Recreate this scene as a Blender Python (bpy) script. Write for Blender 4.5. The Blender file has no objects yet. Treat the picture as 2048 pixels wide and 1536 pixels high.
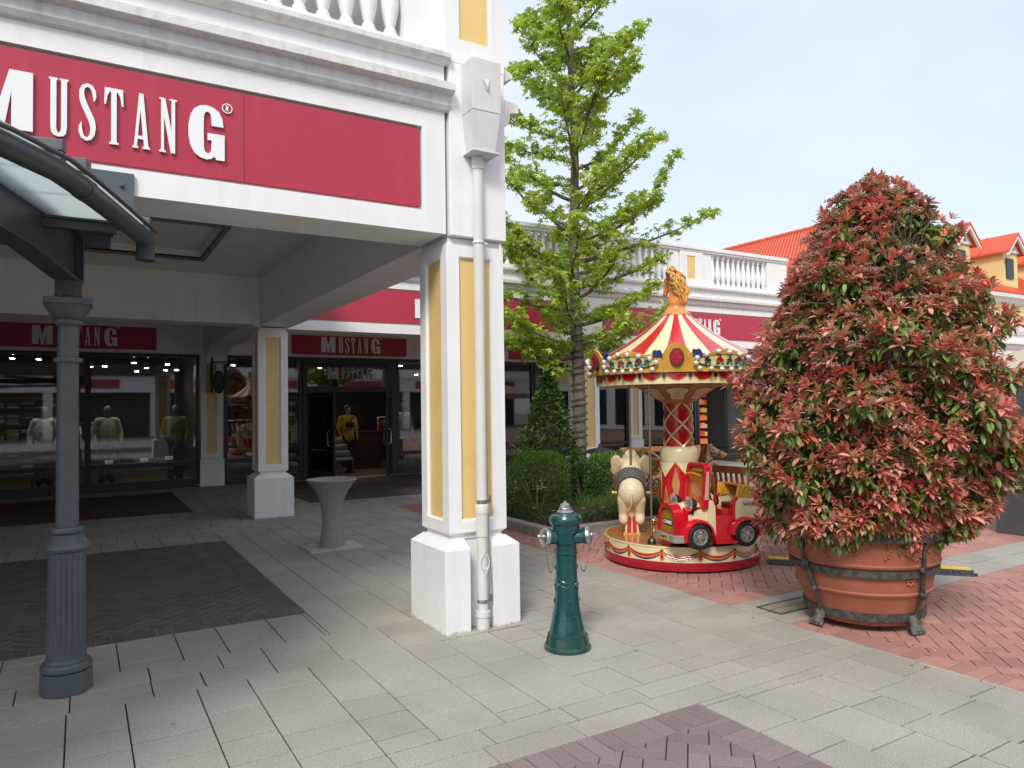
import bpy, math, random
import numpy as np
from math import sin, cos, pi, radians
from mathutils import Vector, Matrix
from mathutils.geometry import tessellate_polygon
random.seed(7); rng = np.random.default_rng(7)
scene = bpy.context.scene
# ---------------- camera
cam_d = bpy.data.cameras.new('camera'); cam = bpy.data.objects.new('camera', cam_d)
scene.collection.objects.link(cam); scene.camera = cam
cam_d.sensor_width = 36; cam_d.lens = 1442.65 / 2048 * 36; cam_d.clip_end = 600; cam_d.clip_start = .05
_y, _p, _r = .539402, .0315526, -.0141958
_f = Vector((sin(_y) * cos(_p), cos(_y) * cos(_p), sin(_p))); _rt = Vector((cos(_y), -sin(_y), 0)); _u = _rt.cross(_f)
_r2 = _rt * cos(_r) + _u * sin(_r); _u2 = -_rt * sin(_r) + _u * cos(_r)
mw = Matrix((_r2, _u2, -_f)).transposed().to_4x4(); mw.translation = (0, 0, 1.65)
cam.matrix_world = mw
# ---------------- light
SUN_EL, SUN_AZ = radians(44), radians(224)      # azimuth from +Y clockwise
w = bpy.data.worlds.new('World'); scene.world = w; w.use_nodes = True
nt = w.node_tree; nt.nodes.clear()
o_ = nt.nodes.new('ShaderNodeOutputWorld'); bg = nt.nodes.new('ShaderNodeBackground')
sky = nt.nodes.new('ShaderNodeTexSky'); sky.sky_type = 'NISHITA'; sky.sun_disc = False
sky.sun_elevation = SUN_EL; sky.sun_rotation = SUN_AZ; sky.air_density = 1.0; sky.dust_density = 2.5; sky.ozone_density = 1.0
tc = nt.nodes.new('ShaderNodeTexCoord'); mp = nt.nodes.new('ShaderNodeMapping'); mp.inputs['Scale'].default_value = (1, 1.6, 3)
nz = nt.nodes.new('ShaderNodeTexNoise'); nz.inputs['Scale'].default_value = 1.6; nz.inputs['Detail'].default_value = 6; nz.inputs['Roughness'].default_value = .55
mr = nt.nodes.new('ShaderNodeMapRange'); mr.inputs['From Min'].default_value = .38; mr.inputs['From Max'].default_value = .66
mr.inputs['To Min'].default_value = .72; mr.inputs['To Max'].default_value = .92
mx = nt.nodes.new('ShaderNodeMix'); mx.data_type = 'RGBA'; mx.inputs[7].default_value = (4.2, 4.5, 5.0, 1)   # thin high cloud
L = nt.links.new
L(tc.outputs['Generated'], mp.inputs[0]); L(mp.outputs[0], nz.inputs['Vector']); L(nz.outputs[0], mr.inputs[0]); L(mr.outputs[0], mx.inputs[0])
L(sky.outputs[0], mx.inputs[6]); L(mx.outputs[2], bg.inputs[0]); bg.inputs[1].default_value = .15; L(bg.outputs[0], o_.inputs[0])
sd = bpy.data.lights.new('sun', 'SUN'); sd.energy = 2.0; sd.angle = radians(16); sd.color = (1, .94, .84)
so = bpy.data.objects.new('sun', sd); scene.collection.objects.link(so)
dirv = Vector((sin(SUN_AZ) * cos(SUN_EL), cos(SUN_AZ) * cos(SUN_EL), sin(SUN_EL)))
so.rotation_euler = dirv.to_track_quat('Z', 'Y').to_euler()
scene.view_settings.view_transform = 'Standard'; scene.view_settings.look = 'None'
scene.view_settings.gamma = 1; scene.view_settings.exposure = 0.57
try:
    scene.cycles.max_bounces = 8; scene.cycles.transparent_max_bounces = 12; scene.cycles.use_denoising = True
    scene.cycles.sample_clamp_indirect = 4
except Exception: pass
# ---------------- materials
def mat(name, col, rough=.6, metal=0, nscale=0, namt=.12, bump=0, bscale=None, vcol=False, coat=0, transl=0, emit=0, spec=.5, ncol=None, n2=0, n2s=.7):
    m = bpy.data.materials.new(name); m.use_nodes = True; t = m.node_tree; b = t.nodes['Principled BSDF']; k = t.links.new
    b.inputs['Roughness'].default_value = rough; b.inputs['Metallic'].default_value = metal
    b.inputs['Coat Weight'].default_value = coat; b.inputs['Specular IOR Level'].default_value = spec
    c = None
    if vcol:
        a = t.nodes.new('ShaderNodeVertexColor'); a.layer_name = 'Col'; c = a.outputs[0]
    else:
        a = t.nodes.new('ShaderNodeRGB'); a.outputs[0].default_value = (*col, 1); c = a.outputs[0]
    tcn = t.nodes.new('ShaderNodeTexCoord')
    for sc_, am, cc in ((nscale, namt, ncol), (n2s if n2 else 0, n2, None)):
        if not sc_: continue
        n = t.nodes.new('ShaderNodeTexNoise'); n.inputs['Scale'].default_value = sc_; n.inputs['Detail'].default_value = 5
        k(tcn.outputs['Object'], n.inputs['Vector'])
        r = t.nodes.new('ShaderNodeMapRange'); r.inputs[1].default_value = .3; r.inputs[2].default_value = .7
        k(n.outputs[0], r.inputs[0])
        x = t.nodes.new('ShaderNodeMix'); x.data_type = 'RGBA'
        if cc:
            r.inputs[3].default_value = 0; r.inputs[4].default_value = am; k(r.outputs[0], x.inputs[0]); k(c, x.inputs[6]); x.inputs[7].default_value = (*cc, 1)
        else:
            x.blend_type = 'MULTIPLY'; x.inputs[0].default_value = 1; r.inputs[3].default_value = 1 - am; r.inputs[4].default_value = 1 + am
            k(c, x.inputs[6]); cb = t.nodes.new('ShaderNodeCombineColor')
            for i in range(3): k(r.outputs[0], cb.inputs[i])
            k(cb.outputs[0], x.inputs[7])
        c = x.outputs[2]
    k(c, b.inputs['Base Color'])
    if bump:
        n = t.nodes.new('ShaderNodeTexNoise'); n.inputs['Scale'].default_value = bscale or 60; n.inputs['Detail'].default_value = 4
        k(tcn.outputs['Object'], n.inputs['Vector']); bp = t.nodes.new('ShaderNodeBump'); bp.inputs['Strength'].default_value = bump
        bp.inputs['Distance'].default_value = .01; k(n.outputs[0], bp.inputs['Height']); k(bp.outputs[0], b.inputs['Normal'])
    if transl:
        tr = t.nodes.new('ShaderNodeBsdfTranslucent'); k(c, tr.inputs[0]); ms = t.nodes.new('ShaderNodeMixShader'); ms.inputs[0].default_value = transl
        k(b.outputs[0], ms.inputs[1]); k(tr.outputs[0], ms.inputs[2]); k(ms.outputs[0], t.nodes['Material Output'].inputs[0])
    if emit:
        b.inputs['Emission Color'].default_value = (*col, 1); b.inputs['Emission Strength'].default_value = emit
    return m
def glassmat(name, refl=1.6, tint=(.8, .85, .85), rough=.02):
    m = bpy.data.materials.new(name); m.use_nodes = True; t = m.node_tree; k = t.links.new; t.nodes.remove(t.nodes['Principled BSDF'])
    tr = t.nodes.new('ShaderNodeBsdfTransparent'); tr.inputs[0].default_value = (*tint, 1); g = t.nodes.new('ShaderNodeBsdfGlossy'); g.inputs['Roughness'].default_value = rough
    fr = t.nodes.new('ShaderNodeFresnel'); fr.inputs[0].default_value = refl; ms = t.nodes.new('ShaderNodeMixShader')
    k(fr.outputs[0], ms.inputs[0]); k(tr.outputs[0], ms.inputs[1]); k(g.outputs[0], ms.inputs[2]); k(ms.outputs[0], t.nodes['Material Output'].inputs[0])
    return m
W = mat('white_paint', (.79, .795, .80), .55, nscale=3, namt=.035, bump=.06, bscale=40, n2=.03, n2s=.6)
WD = mat('weathered_white_paint', (.72, .72, .71), .6, nscale=14, namt=.55, ncol=(.50, .48, .45), bump=.12, bscale=60)
YE = mat('yellow_panel_paint', (.74, .53, .21), .5, nscale=5, namt=.05)
RD = mat('red_sign_panel', (.43, .028, .062), .38, nscale=2, namt=.04)
LET = mat('sign_lettering', (.80, .83, .84), .4)
FR = mat('dark_window_frame', (.030, .038, .045), .4)
GL = glassmat('shop_glass', 2.15, (.72, .78, .8))
ST = mat('grey_steel_paint', (.085, .102, .115), .38, nscale=8, namt=.08, bump=.03, bscale=90)
STD = mat('dark_steel_paint', (.050, .058, .066), .42, nscale=8, namt=.1)
CG = glassmat('canopy_glass', 1.5, (.55, .62, .63), .08)
def _frost(m):
    t = m.node_tree; o = t.nodes['Material Output']; src = o.inputs[0].links[0].from_socket; tr = t.nodes.new('ShaderNodeBsdfTranslucent'); tr.inputs[0].default_value = (.78, .84, .85, 1)
    ms = t.nodes.new('ShaderNodeMixShader'); ms.inputs[0].default_value = .62; t.links.new(src, ms.inputs[1]); t.links.new(tr.outputs[0], ms.inputs[2]); t.links.new(ms.outputs[0], o.inputs[0])
_frost(CG)
PIPE = mat('pipe_plastic', (.62, .62, .60), .35, nscale=6, namt=.05)
STEEL = mat('bare_steel', (.55, .55, .55), .28, 1, nscale=30, namt=.12)
GRAYC = mat('ceiling_paint', (.74, .71, .67), .75, nscale=3, namt=.05, bump=.05)
BLK = mat('black_iron', (.012, .013, .014), .5)
CONC = mat('kerb_concrete', (.27, .255, .225), .85, nscale=9, namt=.25, bump=.4, bscale=70, n2=.15, n2s=2)
TERR = mat('terracotta', (.30, .088, .046), .66, nscale=5, namt=.38, ncol=(.38, .16, .10), bump=.08, bscale=70, n2=.1, n2s=2.2)
IRON = mat('worn_black_iron', (.012, .013, .014), .6, nscale=26, namt=.6, ncol=(.13, .125, .115), bump=.4, bscale=60)
TREEB = mat('tree_bark', (.13, .115, .09), .9, nscale=22, namt=.35, bump=1.0, bscale=45)
TWIG = mat('twig_bark', (.15, .115, .085), .9, nscale=20, namt=.3)
SOIL = mat('soil', (.045, .032, .022), 1, nscale=40, namt=.4, bump=1, bscale=60)
GRASSM = mat('grass_blades', (.10, .17, .04), .7, vcol=True, transl=.3)
LEAF = mat('leaf', (.1, .2, .04), .42, vcol=True, transl=.48, spec=.4)
LEAFR = mat('glossy_leaf', (.3, .08, .05), .36, vcol=True, transl=.26, spec=.5)
SLAB = mat('paving_slab_stone', (.3, .3, .28), .82, vcol=True, nscale=130, namt=.30, bump=.3, bscale=200, n2=.11, n2s=1.3)
BRK = mat('paving_brick_stone', (.3, .2, .17), .85, vcol=True, nscale=130, namt=.26, bump=.35, bscale=180, n2=.10, n2s=.9)
JOINT = mat('paving_joint_sand', (.045, .040, .033), 1, nscale=60, namt=.4, bump=.8, bscale=120)
def weather(m, foot=True, amt=.10):
    t = m.node_tree; b = t.nodes['Principled BSDF']; k = t.links.new; src = b.inputs['Base Color'].links[0].from_socket
    g = t.nodes.new('ShaderNodeNewGeometry'); mp_ = t.nodes.new('ShaderNodeMapping'); mp_.inputs['Scale'].default_value = (9, 9, .55); k(g.outputs['Position'], mp_.inputs[0])
    n = t.nodes.new('ShaderNodeTexNoise'); n.inputs['Scale'].default_value = 1.6; n.inputs['Detail'].default_value = 6; k(mp_.outputs[0], n.inputs[0])
    r = t.nodes.new('ShaderNodeMapRange'); r.inputs[1].default_value = .52; r.inputs[2].default_value = .80; r.inputs[3].default_value = 0; r.inputs[4].default_value = amt * 2.2; k(n.outputs[0], r.inputs[0])
    x = t.nodes.new('ShaderNodeMix'); x.data_type = 'RGBA'; k(r.outputs[0], x.inputs[0]); k(src, x.inputs[6]); x.inputs[7].default_value = (.36, .35, .31, 1); out = x.outputs[2]
    if foot:     # splashed dirt at the very foot, ragged edge
        s = t.nodes.new('ShaderNodeSeparateXYZ'); k(g.outputs['Position'], s.inputs[0]); n2 = t.nodes.new('ShaderNodeTexNoise'); n2.inputs['Scale'].default_value = 26; n2.inputs['Detail'].default_value = 6; k(g.outputs['Position'], n2.inputs[0])
        a = t.nodes.new('ShaderNodeMath'); a.operation = 'MULTIPLY_ADD'; k(n2.outputs[0], a.inputs[0]); a.inputs[1].default_value = .10; a.inputs[2].default_value = -.040
        d = t.nodes.new('ShaderNodeMath'); d.operation = 'SUBTRACT'; k(a.outputs[0], d.inputs[0]); k(s.outputs[2], d.inputs[1])
        r2 = t.nodes.new('ShaderNodeMapRange'); r2.inputs[1].default_value = -.01; r2.inputs[2].default_value = .03; r2.inputs[3].default_value = 0; r2.inputs[4].default_value = .8; k(d.outputs[0], r2.inputs[0])
        y = t.nodes.new('ShaderNodeMix'); y.data_type = 'RGBA'; k(r2.outputs[0], y.inputs[0]); k(out, y.inputs[6]); y.inputs[7].default_value = (.12, .105, .085, 1); out = y.outputs[2]
    k(out, b.inputs['Base Color'])
def gum(m):      # trodden-in gum spots and irregular stains
    t = m.node_tree; b = t.nodes['Principled BSDF']; k = t.links.new; src = b.inputs['Base Color'].links[0].from_socket; g = t.nodes.new('ShaderNodeNewGeometry'); out = src
    v = t.nodes.new('ShaderNodeTexVoronoi'); v.inputs['Scale'].default_value = 2.6; k(g.outputs['Position'], v.inputs['Vector'])
    n = t.nodes.new('ShaderNodeTexNoise'); n.inputs['Scale'].default_value = .9; n.inputs['Detail'].default_value = 8; n.inputs['Roughness'].default_value = .7; k(g.outputs['Position'], n.inputs[0])
    for s, a, c_, lo, hi, f in ((v.outputs['Distance'], .030, (.10, .095, .085, 1), .55, 0, .045), (n.outputs[0], .56, (.17, .155, .125, 1), 0, .42, .78)):
        r = t.nodes.new('ShaderNodeMapRange'); r.inputs[1].default_value = a; r.inputs[2].default_value = f; r.inputs[3].default_value = lo; r.inputs[4].default_value = hi; k(s, r.inputs[0])
        x = t.nodes.new('ShaderNodeMix'); x.data_type = 'RGBA'; k(r.outputs[0], x.inputs[0]); k(out, x.inputs[6]); x.inputs[7].default_value = c_; out = x.outputs[2]
    k(out, b.inputs['Base Color'])
gum(SLAB); weather(W, True, .07); weather(WD, False, .25); weather(YE, False, .05); weather(PIPE, True, .10); weather(RD, False, .02)
# ---------------- mesh builder
I4 = Matrix.Identity(4)
class MB:
    def __init__(s): s.v = []; s.f = []; s.m = []; s.M = I4.copy(); s.c = []
    def vert(s, p):
        q = s.M @ Vector(p); s.v.append((q.x, q.y, q.z)); return len(s.v) - 1
    def face(s, ids, m=0): s.f.append(tuple(ids)); s.m.append(m)
    def poly(s, pts, m=0): s.face([s.vert(p) for p in pts], m)
    def box(s, x0, x1, y0, y1, z0, z1, m=0):
        i = [s.vert(p) for p in ((x0, y0, z0), (x1, y0, z0), (x1, y1, z0), (x0, y1, z0), (x0, y0, z1), (x1, y0, z1), (x1, y1, z1), (x0, y1, z1))]
        for a in ((0, 3, 2, 1), (4, 5, 6, 7), (0, 1, 5, 4), (1, 2, 6, 5), (2, 3, 7, 6), (3, 0, 4, 7)): s.face([i[k] for k in a], m)
    def frustum(s, a, za, b, zb, m=0, caps=(1, 1)):   # a,b=(x0,x1,y0,y1)
        i = [s.vert(p) for p in ((a[0], a[2], za), (a[1], a[2], za), (a[1], a[3], za), (a[0], a[3], za), (b[0], b[2], zb), (b[1], b[2], zb), (b[1], b[3], zb), (b[0], b[3], zb))]
        for q in ((0, 1, 5, 4), (1, 2, 6, 5), (2, 3, 7, 6), (3, 0, 4, 7)): s.face([i[k] for k in q], m)
        if caps[0]: s.face([i[k] for k in (0, 3, 2, 1)], m)
        if caps[1]: s.face([i[k] for k in (4, 5, 6, 7)], m)
    def prism(s, poly, fn, a, b, m=0, holes=(), ms=None):  # poly 2D; fn(u,v,w)->3D
        loops = [list(poly)] + [list(h) for h in holes]
        tris = tessellate_polygon([[Vector((p[0], p[1], 0)) for p in l] for l in loops])
        flat = [p for l in loops for p in l]
        A = [s.vert(fn(p[0], p[1], a)) for p in flat]; B = [s.vert(fn(p[0], p[1], b)) for p in flat]
        for t in tris: s.face([A[k] for k in t], m); s.face([B[k] for k in reversed(t)], m)
        o = 0
        for l in loops:
            n = len(l)
            for k in range(n): s.face([A[o + k], A[o + (k + 1) % n], B[o + (k + 1) % n], B[o + k]], m if ms is None else ms)
            o += n
    def lathe(s, prof, n=32, c=(0, 0, 0), m=0, mf=None, a0=0, a1=2 * pi, cap=True, rf=None):
        full = abs(a1 - a0 - 2 * pi) < 1e-6; cols = n if full else n + 1; R = []
        for (r, z) in prof:
            R.append([s.vert((c[0] + (r * (rf(a0 + (a1 - a0) * k / n, z) if rf else 1)) * cos(a0 + (a1 - a0) * k / n), c[1] + (r * (rf(a0 + (a1 - a0) * k / n, z) if rf else 1)) * sin(a0 + (a1 - a0) * k / n), c[2] + z)) for k in range(cols)])
        for j in range(len(prof) - 1):
            for k in range(n):
                k2 = (k + 1) % cols
                s.face([R[j][k], R[j][k2], R[j + 1][k2], R[j + 1][k]], mf(j, k) if mf else m)
        if cap and full:
            if prof[0][0] > 1e-4: s.face(list(reversed(R[0])), mf(0, 0) if mf else m)
            if prof[-1][0] > 1e-4: s.face(R[-1], mf(len(prof) - 2, 0) if mf else m)
    def tube(s, pts, r, n=8, m=0, cap=True, closed=False):
        pts = [Vector(p) for p in pts]; N = len(pts); rr = r if isinstance(r, (list, tuple)) else [r] * N
        t0 = (pts[1] - pts[0]).normalized(); up = Vector((0, 0, 1)) if abs(t0.z) < .9 else Vector((1, 0, 0)); nrm = t0.cross(up).normalized(); R = []
        for i, p in enumerate(pts):
            if closed: t = (pts[(i + 1) % N] - pts[i - 1])
            else: t = pts[min(i + 1, N - 1)] - pts[max(i - 1, 0)]
            t = t.normalized() if t.length > 1e-9 else t0
            nrm = (nrm - t * nrm.dot(t)); nrm = nrm.normalized() if nrm.length > 1e-6 else t.orthogonal().normalized(); b = t.cross(nrm)
            R.append([s.vert(p + (nrm * cos(2 * pi * k / n) + b * sin(2 * pi * k / n)) * rr[i]) for k in range(n)])
        for i in range(N if closed else N - 1):
            for k in range(n): s.face([R[i][k], R[(i + 1) % N][k], R[(i + 1) % N][(k + 1) % n], R[i][(k + 1) % n]], m)
        if cap and not closed: s.face(R[0], m); s.face(list(reversed(R[-1])), m)
    def sphere(s, c, r, n=12, k=8, m=0, sq=(1, 1, 1)):
        M0 = s.M; s.M = M0 @ Matrix.Translation(c) @ Matrix.Diagonal((*sq, 1))
        s.lathe([(max(1e-5, r * sin(pi * i / k)), -r * cos(pi * i / k)) for i in range(k + 1)], n, m=m, cap=False); s.M = M0
    def bar(s, a, b, w, h, m=0, up=(0, 0, 1)):
        a = Vector(a); b = Vector(b); t = (b - a).normalized(); u = Vector(up)
        if abs(t.dot(u)) > .98: u = Vector((0, 1, 0))
        x = t.cross(u).normalized(); u = x.cross(t); i = []
        for p in (a, b):
            for (q, z) in ((-1, -1), (1, -1), (1, 1), (-1, 1)): i.append(s.vert(p + x * q * w / 2 + u * z * h / 2))
        for q in ((0, 3, 2, 1), (4, 5, 6, 7), (0, 1, 5, 4), (1, 2, 6, 5), (2, 3, 7, 6), (3, 0, 4, 7)): s.face([i[k] for k in q], m)
    def build(s, name, mats, parent=None, smooth=None, bevel=0, label=None, seg=2):
        me = bpy.data.meshes.new(name); me.from_pydata(s.v, [], s.f); mats = mats if isinstance(mats, (list, tuple)) else [mats]
        for x in mats: me.materials.append(x)
        me.polygons.foreach_set('material_index', s.m)
        if s.c:
            ca = me.color_attributes.new('Col', 'FLOAT_COLOR', 'CORNER'); ls = np.zeros(len(me.polygons), int); me.polygons.foreach_get('loop_total', ls)
            ca.data.foreach_set('color', np.repeat(np.array([(*c, 1) for c in s.c]), ls, axis=0).ravel())
        me.update()
        import bmesh
        bm = bmesh.new(); bm.from_mesh(me); bmesh.ops.recalc_face_normals(bm, faces=bm.faces); bm.to_mesh(me); bm.free()
        if smooth:
            me.polygons.foreach_set('use_smooth', [True] * len(me.polygons)); me.set_sharp_from_angle(angle=radians(smooth))
        o = bpy.data.objects.new(name, me); scene.collection.objects.link(o)
        if parent: o.parent = parent
        if label: o['label'] = label
        if bevel:
            b = o.modifiers.new('bevel', 'BEVEL'); b.width = bevel; b.segments = seg; b.limit_method = 'ANGLE'; b.angle_limit = radians(40); b.harden_normals = False
        return o
def thing(name, label, cat, loc=(0, 0, 0), rz=0, group=None):
    o = bpy.data.objects.new(name, None); scene.collection.objects.link(o); o.empty_display_size = .2
    o.location = loc; o.rotation_euler = (0, 0, rz); o['label'] = label; o['category'] = cat
    if group: o['group'] = group
    return o
def tag(o, label=None, cat=None, group=None, kind=None):
    for k_, v_ in (('label', label), ('category', cat), ('group', group), ('kind', kind)):
        if v_: o[k_] = v_
    return o
def dup(o, loc=None, rz=None, parent=None, label=None, scale=None):
    c = o.copy(); scene.collection.objects.link(c)
    if parent: c.parent = parent
    if loc is not None: c.location = loc
    if rz is not None: c.rotation_euler = (0, 0, rz)
    if scale: c.scale = scale
    if label: c['label'] = label
    for ch in list(o.children): dup(ch, parent=c)
    return c
def scatter(name, tv, tf, Rm, pos, col, material, parent=None, smooth=True, label=None):
    """many copies of one small leaf template, in ONE mesh; Rm (N,3,3) incl. scale, col (N,3)"""
    tv = np.asarray(tv, float); N = len(pos); k = len(tv)
    V = (np.einsum('nij,kj->nki', Rm, tv) + np.asarray(pos)[:, None, :]).reshape(-1, 3)
    ftot = [len(f) for f in tf]; flat = np.concatenate([np.array(f) for f in tf])
    LI = (flat[None, :] + (np.arange(N) * k)[:, None]).ravel(); LT = np.tile(ftot, N); LS = np.concatenate([[0], np.cumsum(LT)[:-1]])
    me = bpy.data.meshes.new(name); me.vertices.add(len(V)); me.vertices.foreach_set('co', V.ravel())
    me.loops.add(len(LI)); me.loops.foreach_set('vertex_index', LI.astype(np.int32))
    me.polygons.add(len(LT)); me.polygons.foreach_set('loop_start', LS.astype(np.int32))
    me.update(calc_edges=True)
    ca = me.color_attributes.new('Col', 'FLOAT_COLOR', 'POINT')
    cc = np.ones((N, k, 4)); cc[:, :, :3] = np.asarray(col)[:, None, :]; ca.data.foreach_set('color', cc.ravel())
    me.materials.append(material)
    if smooth: me.polygons.foreach_set('use_smooth', [True] * len(me.polygons))
    o = bpy.data.objects.new(name, me); scene.collection.objects.link(o)
    if parent: o.parent = parent
    if label: o['label'] = label
    return o
def frames(X, roll=None):
    """rotation matrices whose first column is X (N,3), z as upward as possible, rolled"""
    X = X / np.linalg.norm(X, axis=1)[:, None]; up = np.tile([0, 0, 1.], (len(X), 1)); up[np.abs(X[:, 2]) > .97] = [1, 0, 0]
    Y = np.cross(up, X); Y /= np.linalg.norm(Y, axis=1)[:, None]; Z = np.cross(X, Y)
    if roll is not None:
        c, s_ = np.cos(roll)[:, None], np.sin(roll)[:, None]; Y, Z = Y * c + Z * s_, -Y * s_ + Z * c
    return np.stack([X, Y, Z], axis=2)
def organic(name, parts, voxel, material, parent=None, M=I4, smooth=3, mats=None, label=None):
    """union of capsules / ellipsoids fused to one continuous surface"""
    b = MB()
    for p in parts:
        if p[0] == 'c':      # capsule a,b,ra,rb
            _, A, B, ra, rb = p; A = Vector(A); B = Vector(B); d = (B - A).normalized() if (B - A).length > 1e-6 else Vector((0, 0, 1))
            pts, rs = [], []
            for i in range(5): a = pi / 2 * (1 - i / 4); pts.append(A - d * ra * sin(a)); rs.append(max(1e-4, ra * cos(a)))
            for i in range(5): a = pi / 2 * i / 4; pts.append(B + d * rb * sin(a)); rs.append(max(1e-4, rb * cos(a)))
            b.tube(pts, rs, 14)
        else:                # ellipsoid c, (rx,ry,rz), euler
            _, c, r, e = p; M0 = b.M; b.M = Matrix.Translation(c) @ Matrix.Rotation(e[2], 4, 'Z') @ Matrix.Rotation(e[1], 4, 'Y') @ Matrix.Rotation(e[0], 4, 'X') @ Matrix.Diagonal((*r, 1))
            b.sphere((0, 0, 0), 1, 18, 12); b.M = M0
    tmp = b.build('tmp', material)
    rm = tmp.modifiers.new('r', 'REMESH'); rm.mode = 'VOXEL'; rm.voxel_size = voxel
    sm = tmp.modifiers.new('s', 'SMOOTH'); sm.iterations = smooth; sm.factor = .6
    dg = bpy.context.evaluated_depsgraph_get(); me = bpy.data.meshes.new_from_object(tmp.evaluated_get(dg)); me.name = name
    bpy.data.objects.remove(tmp, do_unlink=True)
    me.transform(M); me.polygons.foreach_set('use_smooth', [True] * len(me.polygons)); me.materials.clear()
    for x in (mats or [material]): me.materials.append(x)
    o = bpy.data.objects.new(name, me); scene.collection.objects.link(o)
    if parent: o.parent = parent
    if label: o['label'] = label
    return o
# ================= GROUND AND PAVING =================
g = MB(); g.box(-120, 160, -120, 160, -.6, -.055)
tag(g.build('ground', mat('far_ground', (.26, .25, .24), .9, nscale=1.5, namt=.1)), kind='structure')
def paver(b, x0, x1, y0, y1, z, col, gap=.0038, bev=.0018, rot=None, tilt=True, gy=None):
    gy = gy or gap * 1.5; x0 += gap; x1 -= gap; y0 += gy; y1 -= gy
    if x1 - x0 < .012 or y1 - y0 < .012: return
    j = random.uniform(-.0012, .0012); tx = random.uniform(-.0012, .0012); ty = random.uniform(-.0012, .0012); B = bev
    P = [(x0, y0), (x1, y0), (x1, y1), (x0, y1)]; Q = [(x0 + B, y0 + B), (x1 - B, y0 + B), (x1 - B, y1 - B), (x0 + B, y1 - B)]; D = [(-1, -1), (1, -1), (1, 1), (-1, 1)]
    i = [b.vert((p[0], p[1], z - .012)) for p in P] + [b.vert((p[0], p[1], z - .003 + j + d[0] * tx + d[1] * ty)) for p, d in zip(P, D)] + [b.vert((p[0], p[1], z + j + d[0] * tx + d[1] * ty)) for p, d in zip(Q, D)]
    for k in range(4):
        k2 = (k + 1) % 4; b.face([i[k], i[k2], i[4 + k2], i[4 + k]]); b.face([i[4 + k], i[4 + k2], i[8 + k2], i[8 + k]])
    b.face(i[8:12]); b.c += [col] * 9
def slabcol():
    t = random.uniform(-1, 1); k = .335 + .014 * t + random.choice([0, 0, 0, 0, .01, -.02]); return (k * 1.02, k * .965, k * random.uniform(.86, .88))
def clipadd(b, x0, x1, y0, y1, R, col, **kw):
    for (a0, a1, c0, c1) in R:      # keep pieces inside region rects
        u0, u1, v0, v1 = max(x0, a0), min(x1, a1), max(y0, c0), min(y1, c1)
        if u1 - u0 > .02 and v1 - v0 > .02: paver(b, u0, u1, v0, v1, 0, col, **kw)
def rows_y(b, R, X0, X1, Y0, Y1, widths=(.285, .375), lens=(.28, .285, .375, .56)):   # columns running along Y
    x = X0; k = 0
    while x < X1:
        wd = widths[k % len(widths)]; y = Y0 - random.uniform(0, .3); k += 1
        while y < Y1:
            l = random.choice((.28, .28, .375, .375, .28)) ; clipadd(b, x, x + wd, y, y + l, R, slabcol()); y += l
        x += wd
def rows_x(b, R, X0, X1, Y0, hs, ln=.56):
    y = Y0
    for h in hs:
        x = X0 - random.uniform(0, ln)
        while x < X1:
            l = ln if random.random() < .8 else ln * .67; clipadd(b, x, x + l, y, y + h, R, slabcol()); x += l
        y += h
s = MB()
# west of x=4.57: field with cross bands; dark brick patches left out
field = [(1.58, 2.93, -3, 2.95)] and []
def fieldrect(x0, x1, y0, y1): rows_y(s, [(x0, x1, y0, y1)], x0, x1, y0, y1)
rows_x(s, [(-6, 4.57, 2.95, 3.32)], -6, 4.57, 2.95, (.185, .185), .5)
rows_x(s, [(-6, 4.57, 4.71, 5.28)], -6, 4.57, 4.71, (.285, .285), .42)
rows_x(s, [(-6, 4.57, 10.55, 12.35)], -6, 4.57, 10.55, (.3,) * 6, .42)
fieldrect(2.93, 4.57, -3, 2.95)
fieldrect(-6, 4.57, 3.32, 4.71); fieldrect(-6, 1.58, 5.28, 5.95); fieldrect(1.58, 4.57, 5.28, 10.55)
fieldrect(-6, 1.58, 9.83, 10.55); fieldrect(1.6, 3.5, 12.35, 16.9); fieldrect(-6, 1.6, 12.35, 12.95); fieldrect(-6, 1.6, 16.3, 16.9); fieldrect(3.5, 8, 12.35, 12.85); fieldrect(-6, 16, 16.9, 17.25)
fieldrect(4.57, 8, 11.6, 12.35); fieldrect(8, 16, 11.3, 16.9)
# strip across red paving
rows_x(s, [(4.57, 30, 3.63, 4.22)], 4.57, 30, 3.63, (.295, .295), .5)
rows_x(s, [(4.57, 30, -3.6, -3.0)], 4.57, 30, -3.6, (.3, .3), .5)
tag(s.build('paving', SLAB), kind='structure')
j = MB(); j.box(-6, 30, -3.6, 17.3, -.05, -.0095); tag(j.build('paving_joints', JOINT), kind='structure')
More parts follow.
